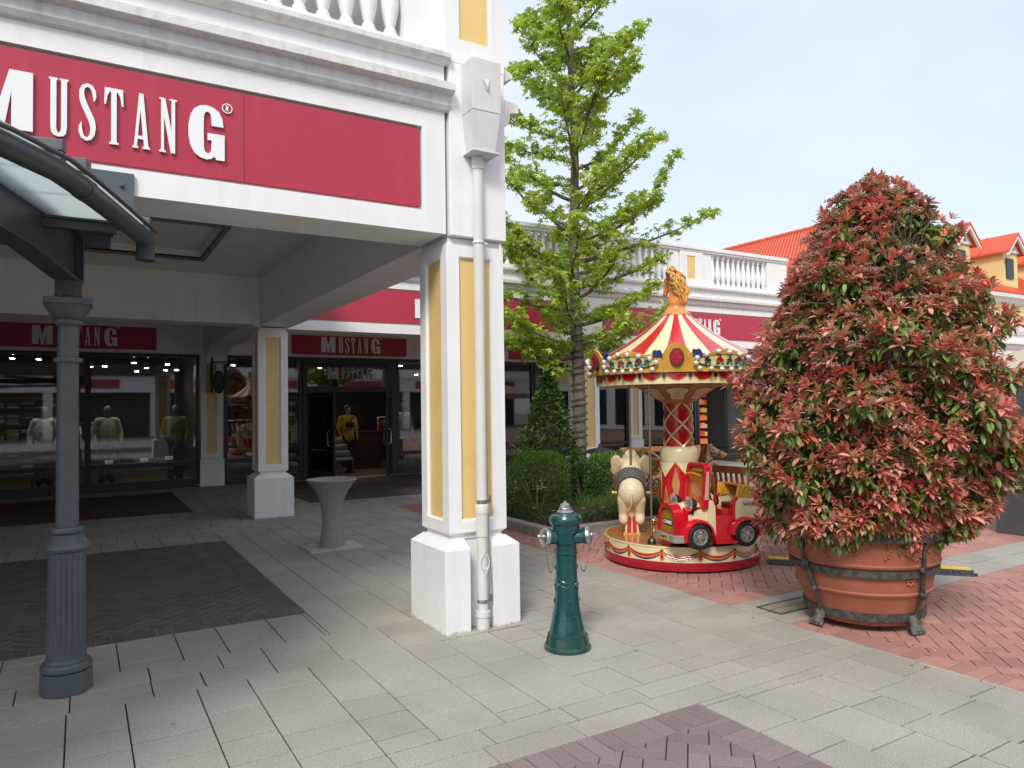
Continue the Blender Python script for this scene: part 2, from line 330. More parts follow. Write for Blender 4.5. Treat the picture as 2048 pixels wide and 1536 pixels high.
# brick areas: 45-degree-free herringbone inside a border course of headers
def brick_area(name, rect, base, var, L_=.2, W_=.1, border=True, g_=.0032):
    b = MB(); x0, x1, y0, y1 = rect
    def col():
        t = random.uniform(-1, 1); u = random.uniform(-1, 1); return tuple(max(.01, c * (1 + var * t) + .02 * var * u) for c in base)
    bw = L_ if border else 0
    if border:
        x = x0
        while x < x1: paver(b, x, min(x + W_, x1), y0, y0 + L_, 0, col(), .0025, .002, gy=.003); paver(b, x, min(x + W_, x1), y1 - L_, y1, 0, col(), .0025, .002, gy=.003); x += W_
        y = y0 + L_
        while y < y1 - L_ - .01: paver(b, x0, x0 + L_, y, min(y + W_, y1 - L_), 0, col(), .0025, .002, gy=.003); paver(b, x1 - L_, x1, y, min(y + W_, y1 - L_), 0, col(), .0025, .002, gy=.003); y += W_
    ax0, ax1, ay0, ay1 = x0 + bw, x1 - bw, y0 + bw, y1 - bw
    cx, cy = (ax0 + ax1) / 2, (ay0 + ay1) / 2; n = int(max(ax1 - ax0, ay1 - ay0) * .75 / W_) + 4; q_ = math.sqrt(.5)
    def clip(P):
        for ax, lim, sg in ((0, ax0, 1), (0, ax1, -1), (1, ay0, 1), (1, ay1, -1)):
            out = []
            for k in range(len(P)):
                A, B = P[k - 1], P[k]; da, db = sg * (A[ax] - lim), sg * (B[ax] - lim)
                if (da < 0) != (db < 0):
                    t = da / (da - db); out.append((A[0] + (B[0] - A[0]) * t, A[1] + (B[1] - A[1]) * t))
                if db >= 0: out.append(B)
            P = out
            if len(P) < 3: return None
        return P
    def add(u0, u1, v0, v1):
        P = [(u0 + g_, v0 + g_), (u1 - g_, v0 + g_), (u1 - g_, v1 - g_), (u0 + g_, v1 - g_)]
        P = clip([(cx + (u - v) * q_, cy + (u + v) * q_) for u, v in P])
        if not P: return
        A = sum(P[k - 1][0] * P[k][1] - P[k][0] * P[k - 1][1] for k in range(len(P))) / 2
        if abs(A) < .0008: return
        mx_, my_ = sum(p[0] for p in P) / len(P), sum(p[1] for p in P) / len(P); j = random.uniform(-.0012, .0012); m_ = len(P)
        def ins(p, d): l = math.hypot(p[0] - mx_, p[1] - my_) + 1e-6; f = max(0, 1 - d / l); return (mx_ + (p[0] - mx_) * f, my_ + (p[1] - my_) * f)
        i = [b.vert((*p, -.012)) for p in P] + [b.vert((*p, -.0015 + j)) for p in P] + [b.vert((*ins(p, .003), j)) for p in P]
        for k in range(m_):
            k2 = (k + 1) % m_; b.face([i[k], i[k2], i[m_ + k2], i[m_ + k]]); b.face([i[m_ + k], i[m_ + k2], i[2 * m_ + k2], i[2 * m_ + k]])
        b.face(i[2 * m_:]); b.c += [col()] * (2 * m_ + 1)
    for i in range(-n, n):
        for k in range(-n, n):
            r = (i - k) % 4
            if r == 0: add(i * W_, (i + 2) * W_, k * W_, (k + 1) * W_)
            elif r == 3: add(i * W_, (i + 1) * W_, k * W_, (k + 2) * W_)
    o = b.build(name, BRK); tag(o, kind='structure'); return o
RED = (.39, .20, .165); PUR = (.215, .175, .17); PUR_SHADED = (.125, .098, .094)  # last tone: the purple brick with the arcade's shade put into its colour
brick_area('red_brick_paving', (4.57, 9.4, 4.22, 8.3), RED, .14)
brick_area('red_brick_paving', (4.57, 9.4, -.6, 3.63), RED, .14)
brick_area('purple_brick_paving', (-1.5, 2.93, 1.2, 2.95), PUR, .13)
brick_area('dark_brick_paving', (-3.2, 1.58, 5.95, 9.83), PUR_SHADED, .12, g_=.0062)
jb = MB(); jb.box(-3.2, 1.58, 5.95, 9.83, -.04, -.0035); tag(jb.build('paving_joints', mat('pale_joint_sand', (.30, .27, .24), 1, nscale=40, namt=.3)), kind='structure')
brick_area('dark_brick_paving', (3.5, 8, 12.85, 16.2), (.10, .082, .078), .15)
b = MB()
for (x0, x1, y0, y1) in ((9.4, 30, 4.22, 11.3), (9.4, 30, -3, 3.63), (4.57, 9.4, -3, -.6), (4.57, 9.4, 8.3, 11.6)):
    b.box(x0, x1, y0, y1, -.05, -.001)
def brickmat(name, c1, c2, mort, sc=5):
    m = bpy.data.materials.new(name); m.use_nodes = True; t = m.node_tree; k = t.links.new; p = t.nodes['Principled BSDF']; p.inputs['Roughness'].default_value = .85
    tcn = t.nodes.new('ShaderNodeTexCoord'); bt = t.nodes.new('ShaderNodeTexBrick'); bt.inputs['Scale'].default_value = sc; bt.inputs['Color1'].default_value = (*c1, 1); bt.inputs['Color2'].default_value = (*c2, 1)
    bt.inputs['Mortar'].default_value = (*mort, 1); bt.inputs['Mortar Size'].default_value = .012; bt.inputs['Brick Width'].default_value = 1; bt.inputs['Row Height'].default_value = .5
    k(tcn.outputs['Object'], bt.inputs['Vector']); k(bt.outputs[0], p.inputs['Base Color']); return m
tag(b.build('outer_brick_paving', brickmat('outer_brick', (.40, .20, .155), (.34, .165, .13), (.10, .08, .07))), kind='structure')
# dark reddish mat paving near the left shop window
b = MB(); b.box(-6, 1.6, 12.95, 16.3, -.04, .002)
tag(b.build('dark_brick_paving', brickmat('mat_brick', (.10, .042, .034), (.085, .036, .03), (.05, .03, .028), 6)), kind='structure')
b = MB(); b.box(3.5, 8, 16.2, 16.9, -.04, -.002); tag(b.build('dark_brick_paving', brickmat('door_brick', (.10, .08, .076), (.09, .075, .07), (.05, .04, .04), 6)), kind='structure')
# raised planting bed
k = MB(); BX0, BX1, BY0, BY1 = 4.95, 9.6, 7.42, 11.2
for r in ((BX0, BX1, BY0, BY0 + .15), (BX0, BX0 + .15, BY0 + .153, BY1), (BX1 - .15, BX1, BY0 + .153, BY1), (BX0 + .153, BX1 - .153, BY1 - .15, BY1)):
    L0 = r[1] - r[0]; L1 = r[3] - r[2]; nseg = max(1, round(max(L0, L1) / 1.0))
    for i in range(nseg):
        if L0 > L1: k.box(r[0] + i * L0 / nseg + .002, r[0] + (i + 1) * L0 / nseg - .002, r[2], r[3], -.04, .13)
        else: k.box(r[0], r[1], r[2] + i * L1 / nseg + .002, r[2] + (i + 1) * L1 / nseg - .002, -.04, .13)
tag(k.build('kerb', CONC, bevel=.008), kind='structure')
n = 40; so_ = MB(); ids = {}
for i in range(n + 1):
    for q in range(n + 1):
        x = BX0 + .15 + (BX1 - BX0 - .3) * i / n; y = BY0 + .15 + (BY1 - BY0 - .3) * q / n
        e = min(i, n - i, q, n - q) / n; ids[i, q] = so_.vert((x, y, .07 + min(.12, e * .7) + random.uniform(0, .02)))
for i in range(n):
    for q in range(n): so_.face([ids[i, q], ids[i + 1, q], ids[i + 1, q + 1], ids[i, q + 1]])
tag(so_.build('soil', SOIL), kind='structure')
# ================= ARCADE BUILDING =================
bld = thing('arcade_building', 'white arcaded shopping building with yellow pillar panels and balustraded cornice', 'building', (2.5, 11.5, 0))
OFF = Matrix.Translation((-2.5, -11.5, 0))
def P_(): b = MB(); b.M = OFF.copy(); return b
def panelface(b, x0, x1, z0, z1, y, rec, fx0, fx1, fz0, fz1, nrm, mw=0, my=1):
    """flat face fx0..fx1 x fz0..fz1 with a recessed panel; nrm: '-y','+y','-x','+x'; y = plane coordinate"""
    sgn = -1 if nrm[0] == '-' else 1
    def T(u, v, d):  # d depth inward
        w_ = y - sgn * d
        return (u, w_, v) if nrm[1] == 'y' else (w_, u, v)
    o = [(fx0, fz0), (fx1, fz0), (fx1, fz1), (fx0, fz1)]; i = [(x0, z0), (x1, z0), (x1, z1), (x0, z1)]
    bw = .012; i2 = [(x0 + bw, z0 + bw), (x1 - bw, z0 + bw), (x1 - bw, z1 - bw), (x0 + bw, z1 - bw)]
    O = [b.vert(T(*p, 0)) for p in o]; A = [b.vert(T(*p, 0)) for p in i]; B = [b.vert(T(*p, rec * .6)) for p in i2]; C = [b.vert(T(*p, rec)) for p in i2]
    for k in range(4):
        k2 = (k + 1) % 4; b.face([O[k], O[k2], A[k2], A[k]], mw); b.face([A[k], A[k2], B[k2], B[k]], mw); b.face([B[k], B[k2], C[k2], C[k]], mw)
    b.face(C, my)
def pillar(x0, x1, y0, y1, slot=False, z1=2.93):
    b = P_()
    bx = (x0 - .07, x1 + .07, y0 - .07, y1 + .07)
    if slot:   # base in two blocks with a channel for the pipe
        a0, a1 = 2.475, 2.665; d = .11
        prof = [(bx[0], bx[2]), (a0 - .0, bx[2]), (a0, bx[2] + d), (a1, bx[2] + d), (a1, bx[2]), (bx[1], bx[2]), (bx[1], bx[3]), (bx[0], bx[3])]
        b.prism(prof, lambda u, v, w_: (u, v, w_), 0, .605)
        e = .075; p2 = [(bx[0] + e, bx[2] + e), (a0 - .01, bx[2] + e), (a0, bx[2] + d), (a1, bx[2] + d), (a1 + .01, bx[2] + e), (bx[1] - e, bx[2] + e), (bx[1] - e, bx[3] - e), (bx[0] + e, bx[3] - e)]
        A = [b.vert((*p, .605)) for p in prof]; B = [b.vert((*p, .665)) for p in p2]
        for k in range(8): b.face([A[k], A[(k + 1) % 8], B[(k + 1) % 8], B[k]])
        b.face(B)
    else:
        b.box(*bx, 0, .605); b.frustum(bx, .605, (bx[0] + .075, bx[1] - .075, bx[2] + .075, bx[3] - .075), .665)
    b.box(x0 + .03, x1 - .03, y0 + .03, y1 - .03, .665, .69)
    b.frustum((x0 + .03, x1 - .03, y0 + .03, y1 - .03), .69, (x0, x1, y0, y1), .715, caps=(0, 0))
    zt = z1 - .05
    m = .105
    panelface(b, x0 + m, x1 - m, .80, zt - .09, y0, .022, x0, x1, .715, zt, '-y')
    panelface(b, x0 + m, x1 - m, .80, zt - .09, y1, .022, x0, x1, .715, zt, '+y')
    panelface(b, y0 + m, y1 - m, .80, zt - .09, x0, .022, y0, y1, .715, zt, '-x')
    panelface(b, y0 + m, y1 - m, .80, zt - .09, x1, .022, y0, y1, .715, zt, '+x')
    b.poly([(x0, y0, zt), (x1, y0, zt), (x1, y1, zt), (x0, y1, zt)])
    b.box(x0 + .02, x1 - .02, y0 + .02, y1 - .02, zt, z1)
    return b.build('pillar', [W, YE], bld)
pillar(2.34, 2.83, 4.84, 5.33, True); pillar(2.34, 2.79, 11.5, 11.95); pillar(8.6, 9.05, 11.67, 12.12); pillar(14.62, 15.07, 11.67, 12.12)
pillar(-3.9, -3.45, 11.5, 11.95); pillar(-3.9, -3.45, 4.84, 5.33)
# upper pier at the corner with yellow panels
def pier(x0, x1, y0, y1, z0, z1, pz0, pz1, mx_=.12, name='pier'):
    b = P_()
    for (pl, ax, a0, a1) in ((y0, '-y', x0, x1), (y1, '+y', x0, x1), (x0, '-x', y0, y1), (x1, '+x', y0, y1)):
        panelface(b, a0 + mx_, a1 - mx_, pz0, pz1, pl, .02, a0, a1, z0, z1, ax)
    b.poly([(x0, y0, z1), (x1, y0, z1), (x1, y1, z1), (x0, y1, z1)]); b.poly([(x0, y0, z0), (x1, y0, z0), (x1, y1, z0), (x0, y1, z0)])
    return b
b = P_(); b.box(2.362, 2.84, 4.80, 5.36, 2.935, 4.25); b.build('pier', W, bld, bevel=.006)
b = pier(2.33, 2.84, 4.80, 5.34, 4.252, 5.35, 4.43, 5.2); b.build('pier', [W, YE], bld)
# front entablature
def profx(b, prof, x0, x1, y, m=0, sgn=-1):     # prof (protrusion, z); extruded along x; front towards -y
    A = [b.vert((x0, y + sgn * p, z)) for p, z in prof]; B = [b.vert((x1, y + sgn * p, z)) for p, z in prof]
    for k in range(len(prof) - 1): b.face([A[k], B[k], B[k + 1], A[k + 1]], m)
    b.face(A, m); b.face(B, m)
def profy(b, prof, y0, y1, x, m=0, sgn=1):
    A = [b.vert((x + sgn * p, y0, z)) for p, z in prof]; B = [b.vert((x + sgn * p, y1, z)) for p, z in prof]
    for k in range(len(prof) - 1): b.face([A[k], B[k], B[k + 1], A[k + 1]], m)
    b.face(A, m); b.face(B, m)
LOWC = [(0, 3.86), (.03, 3.87), (.05, 3.90), (.055, 3.97), (.115, 3.985), (.12, 3.99), (.12, 4.045), (.09, 4.06), (0, 4.07)]
UPC = [(0, 4.215), (.03, 4.22), (.055, 4.245), (.08, 4.25), (.08, 4.285), (.055, 4.30), (-.2, 4.31)]
def fascia(x0, x1, y, depth, rx0, rx1, label=None, ends=0):
    b = P_(); rz0, rz1 = 3.105, 3.725
    # front frame around the recess
    def T(u, v, d): return (u, y + d, v)
    zt = 4.3; zb = 2.945
    O = [(x0, zb), (x1, zb), (x1, zt), (x0, zt)]; I = [(rx0, rz0), (rx1, rz0), (rx1, rz1), (rx0, rz1)]
    o = [b.vert(T(*p, 0)) for p in O]; i = [b.vert(T(*p, 0)) for p in I]; i2 = [b.vert(T(*p, .045)) for p in I]
    for k in range(4):
        k2 = (k + 1) % 4; b.face([o[k], o[k2], i[k2], i[k]]); b.face([i[k], i[k2], i2[k2], i2[k]])
    b.face(i2); 
    b.poly([(x0, y, zb), (x1, y, zb), (x1, y + depth, zb), (x0, y + depth, zb)])      # soffit
    b.poly([(x0, y + depth, zb), (x1, y + depth, zb), (x1, y + depth, zt), (x0, y + depth, zt)])
    b.poly([(x0, y, zt), (x1, y, zt), (x1, y + depth, zt), (x0, y + depth, zt)])
    for xx in (x0, x1): b.poly([(xx, y, zb), (xx, y + depth, zb), (xx, y + depth, zt), (xx, y, zt)])
    b.build('fascia', W, bld, label=label)
    return rz0, rz1
fascia(-8, 2.335, 4.83, .47, -6.5, 2.15)
b = P_(); profx(b, LOWC, -8, 2.37, 4.828); b.build('cornice', WD, bld)
b = P_(); profx(b, UPC, -8, 2.36, 4.828); b.build('cornice', WD, bld)
# cornice returns on the side facade (towards +x) and the side facade itself
b = P_(); profy(b, [(p * 1.2, z) for p, z in LOWC], 4.83, 11.7, 2.842); b.build('cornice', WD, bld)
b = P_(); profy(b, [(p * 1.15, z) for p, z in UPC if p >= 0] + [(0, 4.31)], 4.83, 11.7, 2.842); b.build('cornice', WD, bld)
b = P_(); b.box(2.36, 2.84, 5.365, 11.70, 2.95, 4.25); b.build('beam', W, bld)
# lintel beams inside
b = P_(); b.box(-8, 2.355, 11.42, 11.9, 2.965, 3.70); b.build('beam', W, bld); b = P_(); b.box(2.26, 2.357, 11.40, 11.915, 2.93, 3.36); b.build('corbel', W, bld)
b = P_(); b.box(2.33, 2.86, 11.93, 17.2, 3.05, 4.2); b.build('beam', W, bld)
b = P_(); b.box(8.6, 9.06, 12.23, 17.2, 3.05, 4.2); b.build('beam', W, bld); b = P_(); b.box(14.62, 15.07, 12.23, 17.2, 3.05, 4.2); b.build('beam', W, bld)
# curved haunch under the beam at shop wall
for xx in (2.36, 8.62):
    b = P_(); cv = [(17.19, 3.05), (15.9, 3.05)] + [(15.9 + 1.05 * sin(t * pi / 2 / 8), 3.05 - .30 * (1 - cos(t * pi / 2 / 8))) for t in range(1, 9)] + [(16.98, 2.70), (17.19, 2.70)]
    b.prism(cv, lambda u, v, w_: (w_, u, v), xx, xx + .42); b.build('haunch', W, bld)
# ceilings: coffered first bay
def ceiling_bay(x0, x1, y0, y1, cx0, cx1, cy0, cy1, z=3.68):
    b = P_(); O = [(x0, y0), (x1, y0), (x1, y1), (x0, y1)]; I = [(cx0, cy0), (cx1, cy0), (cx1, cy1), (cx0, cy1)]
    o = [b.vert((*p, z)) for p in O]; i = [b.vert((*p, z)) for p in I]; i2 = [b.vert((*p, z + .10)) for p in I]
    for k in range(4): k2 = (k + 1) % 4; b.face([o[k], o[k2], i[k2], i[k]]); b.face([i[k], i[k2], i2[k2], i2[k]])
    b.face(i2)
    w_ = .05
    for (a, c_, d, e) in ((cx0, cx1, cy0 - w_, cy0), (cx0, cx1, cy1, cy1 + w_), (cx0 - w_, cx0, cy0 - w_, cy1 + w_), (cx1, cx1 + w_, cy0 - w_, cy1 + w_)): b.box(a, c_, d, e, z - .03, z + .02, 1)
    b.build('ceiling', [GRAYC, mat('ceiling_trim', (.20, .17, .14), .7)], bld)
ceiling_bay(-8, 2.36, 5.30, 11.42, -2.6, 1.36, 8.35, 10.3); ceiling_bay(-8, 2.33, 11.9, 17.2, -3, 1.3, 13, 16, 3.70)
ceiling_bay(2.86, 8.6, 12.2, 17.2, 4, 7.4, 13.4, 16, 3.70); ceiling_bay(9.06, 14.62, 12.2, 17.2, 10, 13.6, 13.4, 16, 3.70)
b = P_(); b.box(-8, 2.33, 5.3, 17.2, 3.85, 4.2); b.box(-8, 15.05, 12.3, 22.5, 4.21, 4.3); b.box(15.05, 20.5, 17.2, 22.5, 4.21, 4.3); b.build('roof_slab', mat('roof_slab', (.3, .3, .3), .9), bld)
b = P_(); b.box(-8.3, -8.0, 4.83, 17.2, 0, 4.2); b.build('wall', W, bld)
# wing entablature
fascia(2.845, 8.80, 11.72, .5, 2.95, 8.45); fascia(8.802, 15.12, 11.72, .5, 9.12, 14.98)
b = P_(); b.box(8.46, 9.14, 11.70, 11.718, 3.0, 3.85); b.build('pilaster', W, bld)
b = P_(); profx(b, LOWC, 2.965, 15.24, 11.718); profy(b, LOWC, 11.6, 14, 15.122); b.build('cornice', WD, bld)
b = P_(); profx(b, UPC, 2.93, 15.20, 11.718); profy(b, UPC, 11.64, 14, 15.122); b.build('cornice', WD, bld)
b = P_(); b.box(15.07, 15.118, 12.22, 17.2, 2.95, 4.3); b.build('wall', W, bld)
# balustrades
def bal_prof(z0, h):
    q = [(.062, 0), (.062, .05), (.045, .06), (.050, .09), (.034, .12), (.046, .18), (.064, .30), (.068, .38), (.058, .50), (.040, .66), (.030, .80), (.028, .85), (.042, .87), (.042, .90), (.032, .915), (.060, .95), (.062, 1.0)]
    return [(r, z0 + t * h) for r, t in q]
def balustrade(x0, x1, y, z0=4.31, n=None, piers=()):
    """along x"""
    b = P_(); b.box(x0, x1, y - .09, y + .10, z0 - .01, z0 + .075); b.build('plinth', W, bld)
    b = P_(); b.box(x0, x1, y - .10, y + .11, z0 + .80, z0 + .845); b.box(x0, x1, y - .13, y + .14, z0 + .845, z0 + .93); b.build('handrail', W, bld, bevel=.01)
    b = P_(); b.box(x0, x1, y + .16, y + .24, z0 + .0, z0 + .8); b.build('parapet', W, bld)
    segs = []; last = x0
    for (p0, p1) in list(piers) + [(x1, x1)]:
        if p0 - last > .3: segs.append((last, p0))
        last = p1
    for (a, c_) in segs:
        k = int((c_ - a) / .165)
        for i in range(k):
            xx = a + (c_ - a) * (i + .5) / k
            if xx < -1.2: continue
            m_ = MB(); m_.lathe(bal_prof(0, .725), 14)
            if 'proto' not in balustrade.__dict__: balustrade.proto = m_.build('baluster', W, bld, smooth=50); o = balustrade.proto
            else: o = balustrade.proto.copy(); scene.collection.objects.link(o)
            o.location = (xx - 2.5, y - 11.5, z0 + .075)
    for (p0, p1) in piers:
        if p1 - p0 < .8:
            b = P_(); b.box(p0, p1, y - .07, y + .155, z0 + .075, z0 + .80); b.build('pier', W, bld); continue
        b = P_(); mp_ = (p0 + p1) / 2; hw = .36
        
        for q0, q1 in ((p0, mp_ - hw), (mp_ + hw, p1)):
            if q1 - q0 > .02: b = P_(); b.box(q0, q1, y - .06, y + .155, z0 + .075, z0 + .80); b.build('pier', W, bld)
        b = pier(mp_ - hw + .002, mp_ + hw - .002, y - .088, y + .155, z0 + .076, z0 + .798, z0 + .16, z0 + .70, .22); 
        b.build('pier', [W, YE], bld)
balustrade(-8, 2.33, 4.98, piers=((2.05, 2.33),))
balustrade(2.85, 15.12, 11.90, piers=((2.85, 3.5), (8.3, 9.4), (11.2, 12.5), (14.4, 15.12)))
# ---- downpipe on the corner pillar (part of the building)
def O_(x, y, z): return (x - 2.5, y - 11.5, z)
py = 4.765; px = 2.575
b = P_(); b.tube([(px, py, 3.62), (px, py, .05)], .040, 20); b.lathe([(.046, 0), (.046, .10)], 20, (px, py, 3.45)); b.lathe([(.05, 0), (.052, .06), (.046, .07)], 20, (px, py, .86)); b.lathe([(.046, 0), (.046, .2)], 20, (px, py, .69))
b.lathe([(.055, 0), (.055, .04)], 20, (px, py, .10)); b.lathe([(.048, 0), (.048, .10)], 20, (px, py, 0))
# inspection cover ring
ring = [(px + .036 * cos(t), py - .040, .50 + .055 * sin(t)) for t in np.linspace(0, 2 * pi, 24, endpoint=False)]
b.tube(ring, .0045, 6, closed=True); b.tube([(px - .024, py - .041, .54), (px, py - .046, .595), (px + .024, py - .041, .54)], .004, 6); b.tube([(px - .024, py - .041, .46), (px, py - .046, .405), (px + .024, py - .041, .46)], .004, 6)
dp = b.build('downpipe', PIPE, bld, smooth=40)
for zz, hh in ((.20, .025), (.93, .03)):
    b = P_(); b.lathe([(.043, 0), (.043, hh)], 20, (px, py, zz)); b.box(px + .038, px + .072, py - .014, py + .012, zz + .004, zz + hh - .004); b.box(px + .055, px + .067, py - .02, py + .012, zz + .006, zz + hh + .03); b.build('pipe_clamp', STEEL, dp, smooth=40)
b = P_(); b.lathe([(.044, 0), (.048, .01), (.044, .02)], 20, (px, py, 2.88)); b.box(px + .035, px + .07, py - .01, py + .06, 2.881, 2.899); b.build('pipe_clamp', PIPE, dp, smooth=40)
b = P_(); b.tube([(px + .052, py, .95), (px + .056, py, .6), (px + .075, py - .01, .25), (px + .06, py - .01, .2), (px + .062, py, .02)], .0035, 6); b.tube([(px + .058, py + .02, 2.6), (px + .058, py + .02, .95), (px + .056, py, .6), (px + .075, py - .01, .25)], .0035, 6)
b.build('earthing_cable', STEEL, dp, smooth=40)
# hopper head
b = P_(); hx0, hx1, hy0, hy1 = 2.47, 2.70, 4.63, 4.80
b.box(hx0 - .005, hx1 + .01, hy0, hy1, 3.85, 4.24); b.frustum((hx0 + .025, hx1 - .025, hy0 + .03, hy1), 3.56, (hx0 - .003, hx1 + .008, hy0 + .002, hy1), 3.848)
b.box(hx0 + .0, hx1 - .0, hy0 + .01, hy1, 3.545, 3.56); b.poly([(2.555, hy0 - .004, 4.09), (2.61, hy0 - .004, 4.09), (2.585, hy0 - .03, 4.02)]); b.poly([(2.555, hy0 - .004, 4.09), (2.585, hy0 - .002, 4.0), (2.585, hy0 - .03, 4.02)]); b.poly([(2.61, hy0 - .004, 4.09), (2.585, hy0 - .002, 4.0), (2.585, hy0 - .03, 4.02)])
b.build('hopper_head', PIPE, dp, bevel=.004)
b = P_(); b.poly([(2.558, hy0 - .0045, 4.088), (2.607, hy0 - .0045, 4.088), (2.585, hy0 - .0045, 4.03)]); b.build('hopper_opening', BLK, dp)
# dark dirt line at the foot of the pillar
# ================= SIGNS =================
GLY = {
 'M': (.92, [[(0, 0), (0, 1), (.33, 1), (.46, .48), (.59, 1), (.92, 1), (.92, 0), (.62, 0), (.62, .64), (.52, .0), (.40, .0), (.29, .64), (.29, 0)]]),
 'U': (.33, [[(0, 1), (.15, 1), (.15, .975), (.125, .955), (.125, .13), (.14, .075), (.165, .06), (.19, .075), (.205, .13), (.205, .955), (.18, .975), (.18, 1), (.33, 1), (.33, .975), (.305, .955), (.305, .15), (.29, .06), (.25, .01), (.165, -.01), (.08, .01), (.04, .06), (.025, .15), (.025, .955), (0, .975)]]),
 'T': (.35, [[(.0, .70), (.03, .70), (.06, .86), (.10, .93), (.125, .94), (.125, .045), (.09, .03), (.09, 0), (.26, 0), (.26, .03), (.225, .045), (.225, .94), (.25, .93), (.29, .86), (.32, .70), (.35, .70), (.34, 1), (.01, 1)]]),
 'A': (.32, [[(0, 0), (.11, 0), (.11, .03), (.085, .045), (.098, .17), (.205, .17), (.22, .045), (.19, .03), (.19, 0), (.33, 0), (.33, .03), (.30, .045), (.205, 1), (.125, 1), (.03, .045), (0, .03)], [(.103, .23), (.15, .70), (.199, .23)]]),
 'N': (.34, [[(0, 1), (.115, 1), (.235, .40), (.235, .965), (.20, .975), (.20, 1), (.34, 1), (.34, .975), (.305, .965), (.305, 0), (.225, 0), (.09, .66), (.09, .045), (.125, .03), (.125, 0), (0, 0), (0, .03), (.035, .045), (.035, .965), (0, .975)]]),
 'G': (.63, [[(.61, .64), (.40, .64), (.395, .80), (.375, .87), (.33, .90), (.285, .87), (.265, .80), (.26, .5), (.265, .20), (.285, .13), (.33, .10), (.375, .13), (.395, .20), (.40, .36), (.33, .36), (.33, .49), (.63, .49), (.63, 0), (.48, 0), (.455, .065), (.40, .01), (.31, -.015), (.20, .01), (.10, .08), (.03, .22), (0, .40), (0, .60), (.03, .78), (.10, .92), (.20, .99), (.31, 1.015), (.43, .99), (.53, .92), (.59, .80)]])}
def s_glyph():
    C = [(.275, .70, .02), (.285, .78, .07), (.27, .88, .085), (.22, .955, .07), (.16, .975, .06), (.09, .94, .08), (.055, .85, .10), (.065, .73, .12), (.11, .61, .13), (.17, .49, .13), (.235, .36, .13), (.26, .24, .115), (.245, .12, .10), (.20, .045, .07), (.14, .02, .06), (.075, .055, .075), (.04, .14, .085), (.035, .23, .06), (.05, .31, .02)]
    Lf, Rt = [], []
    for i, (x, y, wd) in enumerate(C):
        a = C[max(0, i - 1)]; c_ = C[min(len(C) - 1, i + 1)]; dx, dy = c_[0] - a[0], c_[1] - a[1]; l = math.hypot(dx, dy); nx, ny = -dy / l, dx / l
        k = wd / 2 * (.85 if abs(dy) > abs(dx) else 1); Lf.append((x + nx * k, y + ny * k)); Rt.append((x - nx * k, y - ny * k))
    return Lf + Rt[::-1]
GLY['S'] = (.31, [s_glyph()])
for _k in 'USTAN': GLY[_k] = (GLY[_k][0] * .86, [[(x * .86, y) for x, y in q] for q in GLY[_k][1]])
ORDER = [('M', 0), ('U', 1.146), ('S', 1.575), ('T', 1.965), ('A', 2.405), ('N', 2.84), ('G', 3.33)]   # advance in glyph heights -> 4.18 wide
GM = {}
def wordmark(parent, x, y, z, h, material, depth=.012, name='letter', loff=(0, 0, 0), reg=True):
    """letters of the shop name, left edge at x, baseline z, on plane y facing -y (coordinates relative to parent)"""
    def glyph(ch, dx):
        key = (ch, h, material.name, depth)
        b = MB(); w_, loops = GLY[ch]
        if key in GM: o = GM[key].copy(); scene.collection.objects.link(o)
        else:
            b.prism([(p[0] * h, p[1] * h) for p in loops[0]], lambda u, v, d: (u, d, v), 0, -depth, holes=[[(p[0] * h, p[1] * h) for p in q] for q in loops[1:]])
            o = b.build(name, material); GM[key] = o
        o.parent = parent; o.location = (x + dx * h, y, z)
    for ch, dx in ORDER: glyph(ch, dx * (h and 1))
    if reg:
        b = MB(); cx, cz, r = x + 4.01 * h, z + 1.03 * h, .095 * h
        R0 = [(cx + r * cos(t), cz + r * sin(t)) for t in np.linspace(0, 2 * pi, 24, endpoint=False)]; R1 = [(cx + r * .82 * cos(t), cz + r * .82 * sin(t)) for t in np.linspace(0, 2 * pi, 24, endpoint=False)]
        b.prism(R0, lambda u, v, d: (u, d, v), y, y - depth * .6, holes=[R1])
        k = r * 1.05; q = [(-.25, -.5), (-.25, .5), (.1, .5), (.25, .4), (.25, .1), (.1, 0), (.28, -.5), (.1, -.5), (-.04, -.03), (-.1, -.03), (-.1, -.5)]
        b.prism([(cx + p[0] * k, cz + p[1] * k) for p in q], lambda u, v, d: (u, d, v), y, y - depth * .6)
        b.build('registered_mark', material, parent)
def shop_sign(label, x0, x1, y, z0, z1, wx, wz, h, seams=(), th=.03, grp=None):
    s_ = thing('shop_sign', label, 'sign', ((x0 + x1) / 2, y, z0)); ox = (x0 + x1) / 2
    xs = [x0] + list(seams) + [x1]
    b = MB()
    for a, c_ in zip(xs, xs[1:]): b.box(a - ox + .0012, c_ - ox - .0012, -th, 0, 0, z1 - z0)
    b.build('panel', RD, s_, bevel=.003)
    wordmark(s_, wx - ox, -th - .006, wz - z0, h, LET)
    return s_
shop_sign('large red sign with white shop lettering on the near front fascia', -6.4, 2.135, 4.873, 3.125, 3.705, -.545, 3.237, .335, seams=(-4.2, -1.65, .905))
shop_sign('long red fascia sign behind the tall corner pillar, beside the tree', 3.05, 8.36, 11.763, 3.125, 3.705, 5.05, 3.237, .335, seams=(5.7,))
shop_sign('red sign on the white fascia above and behind the carousel roof', 9.2, 14.95, 11.763, 3.125, 3.705, 11.18, 3.245, .335, seams=(12.0,)) if False else None
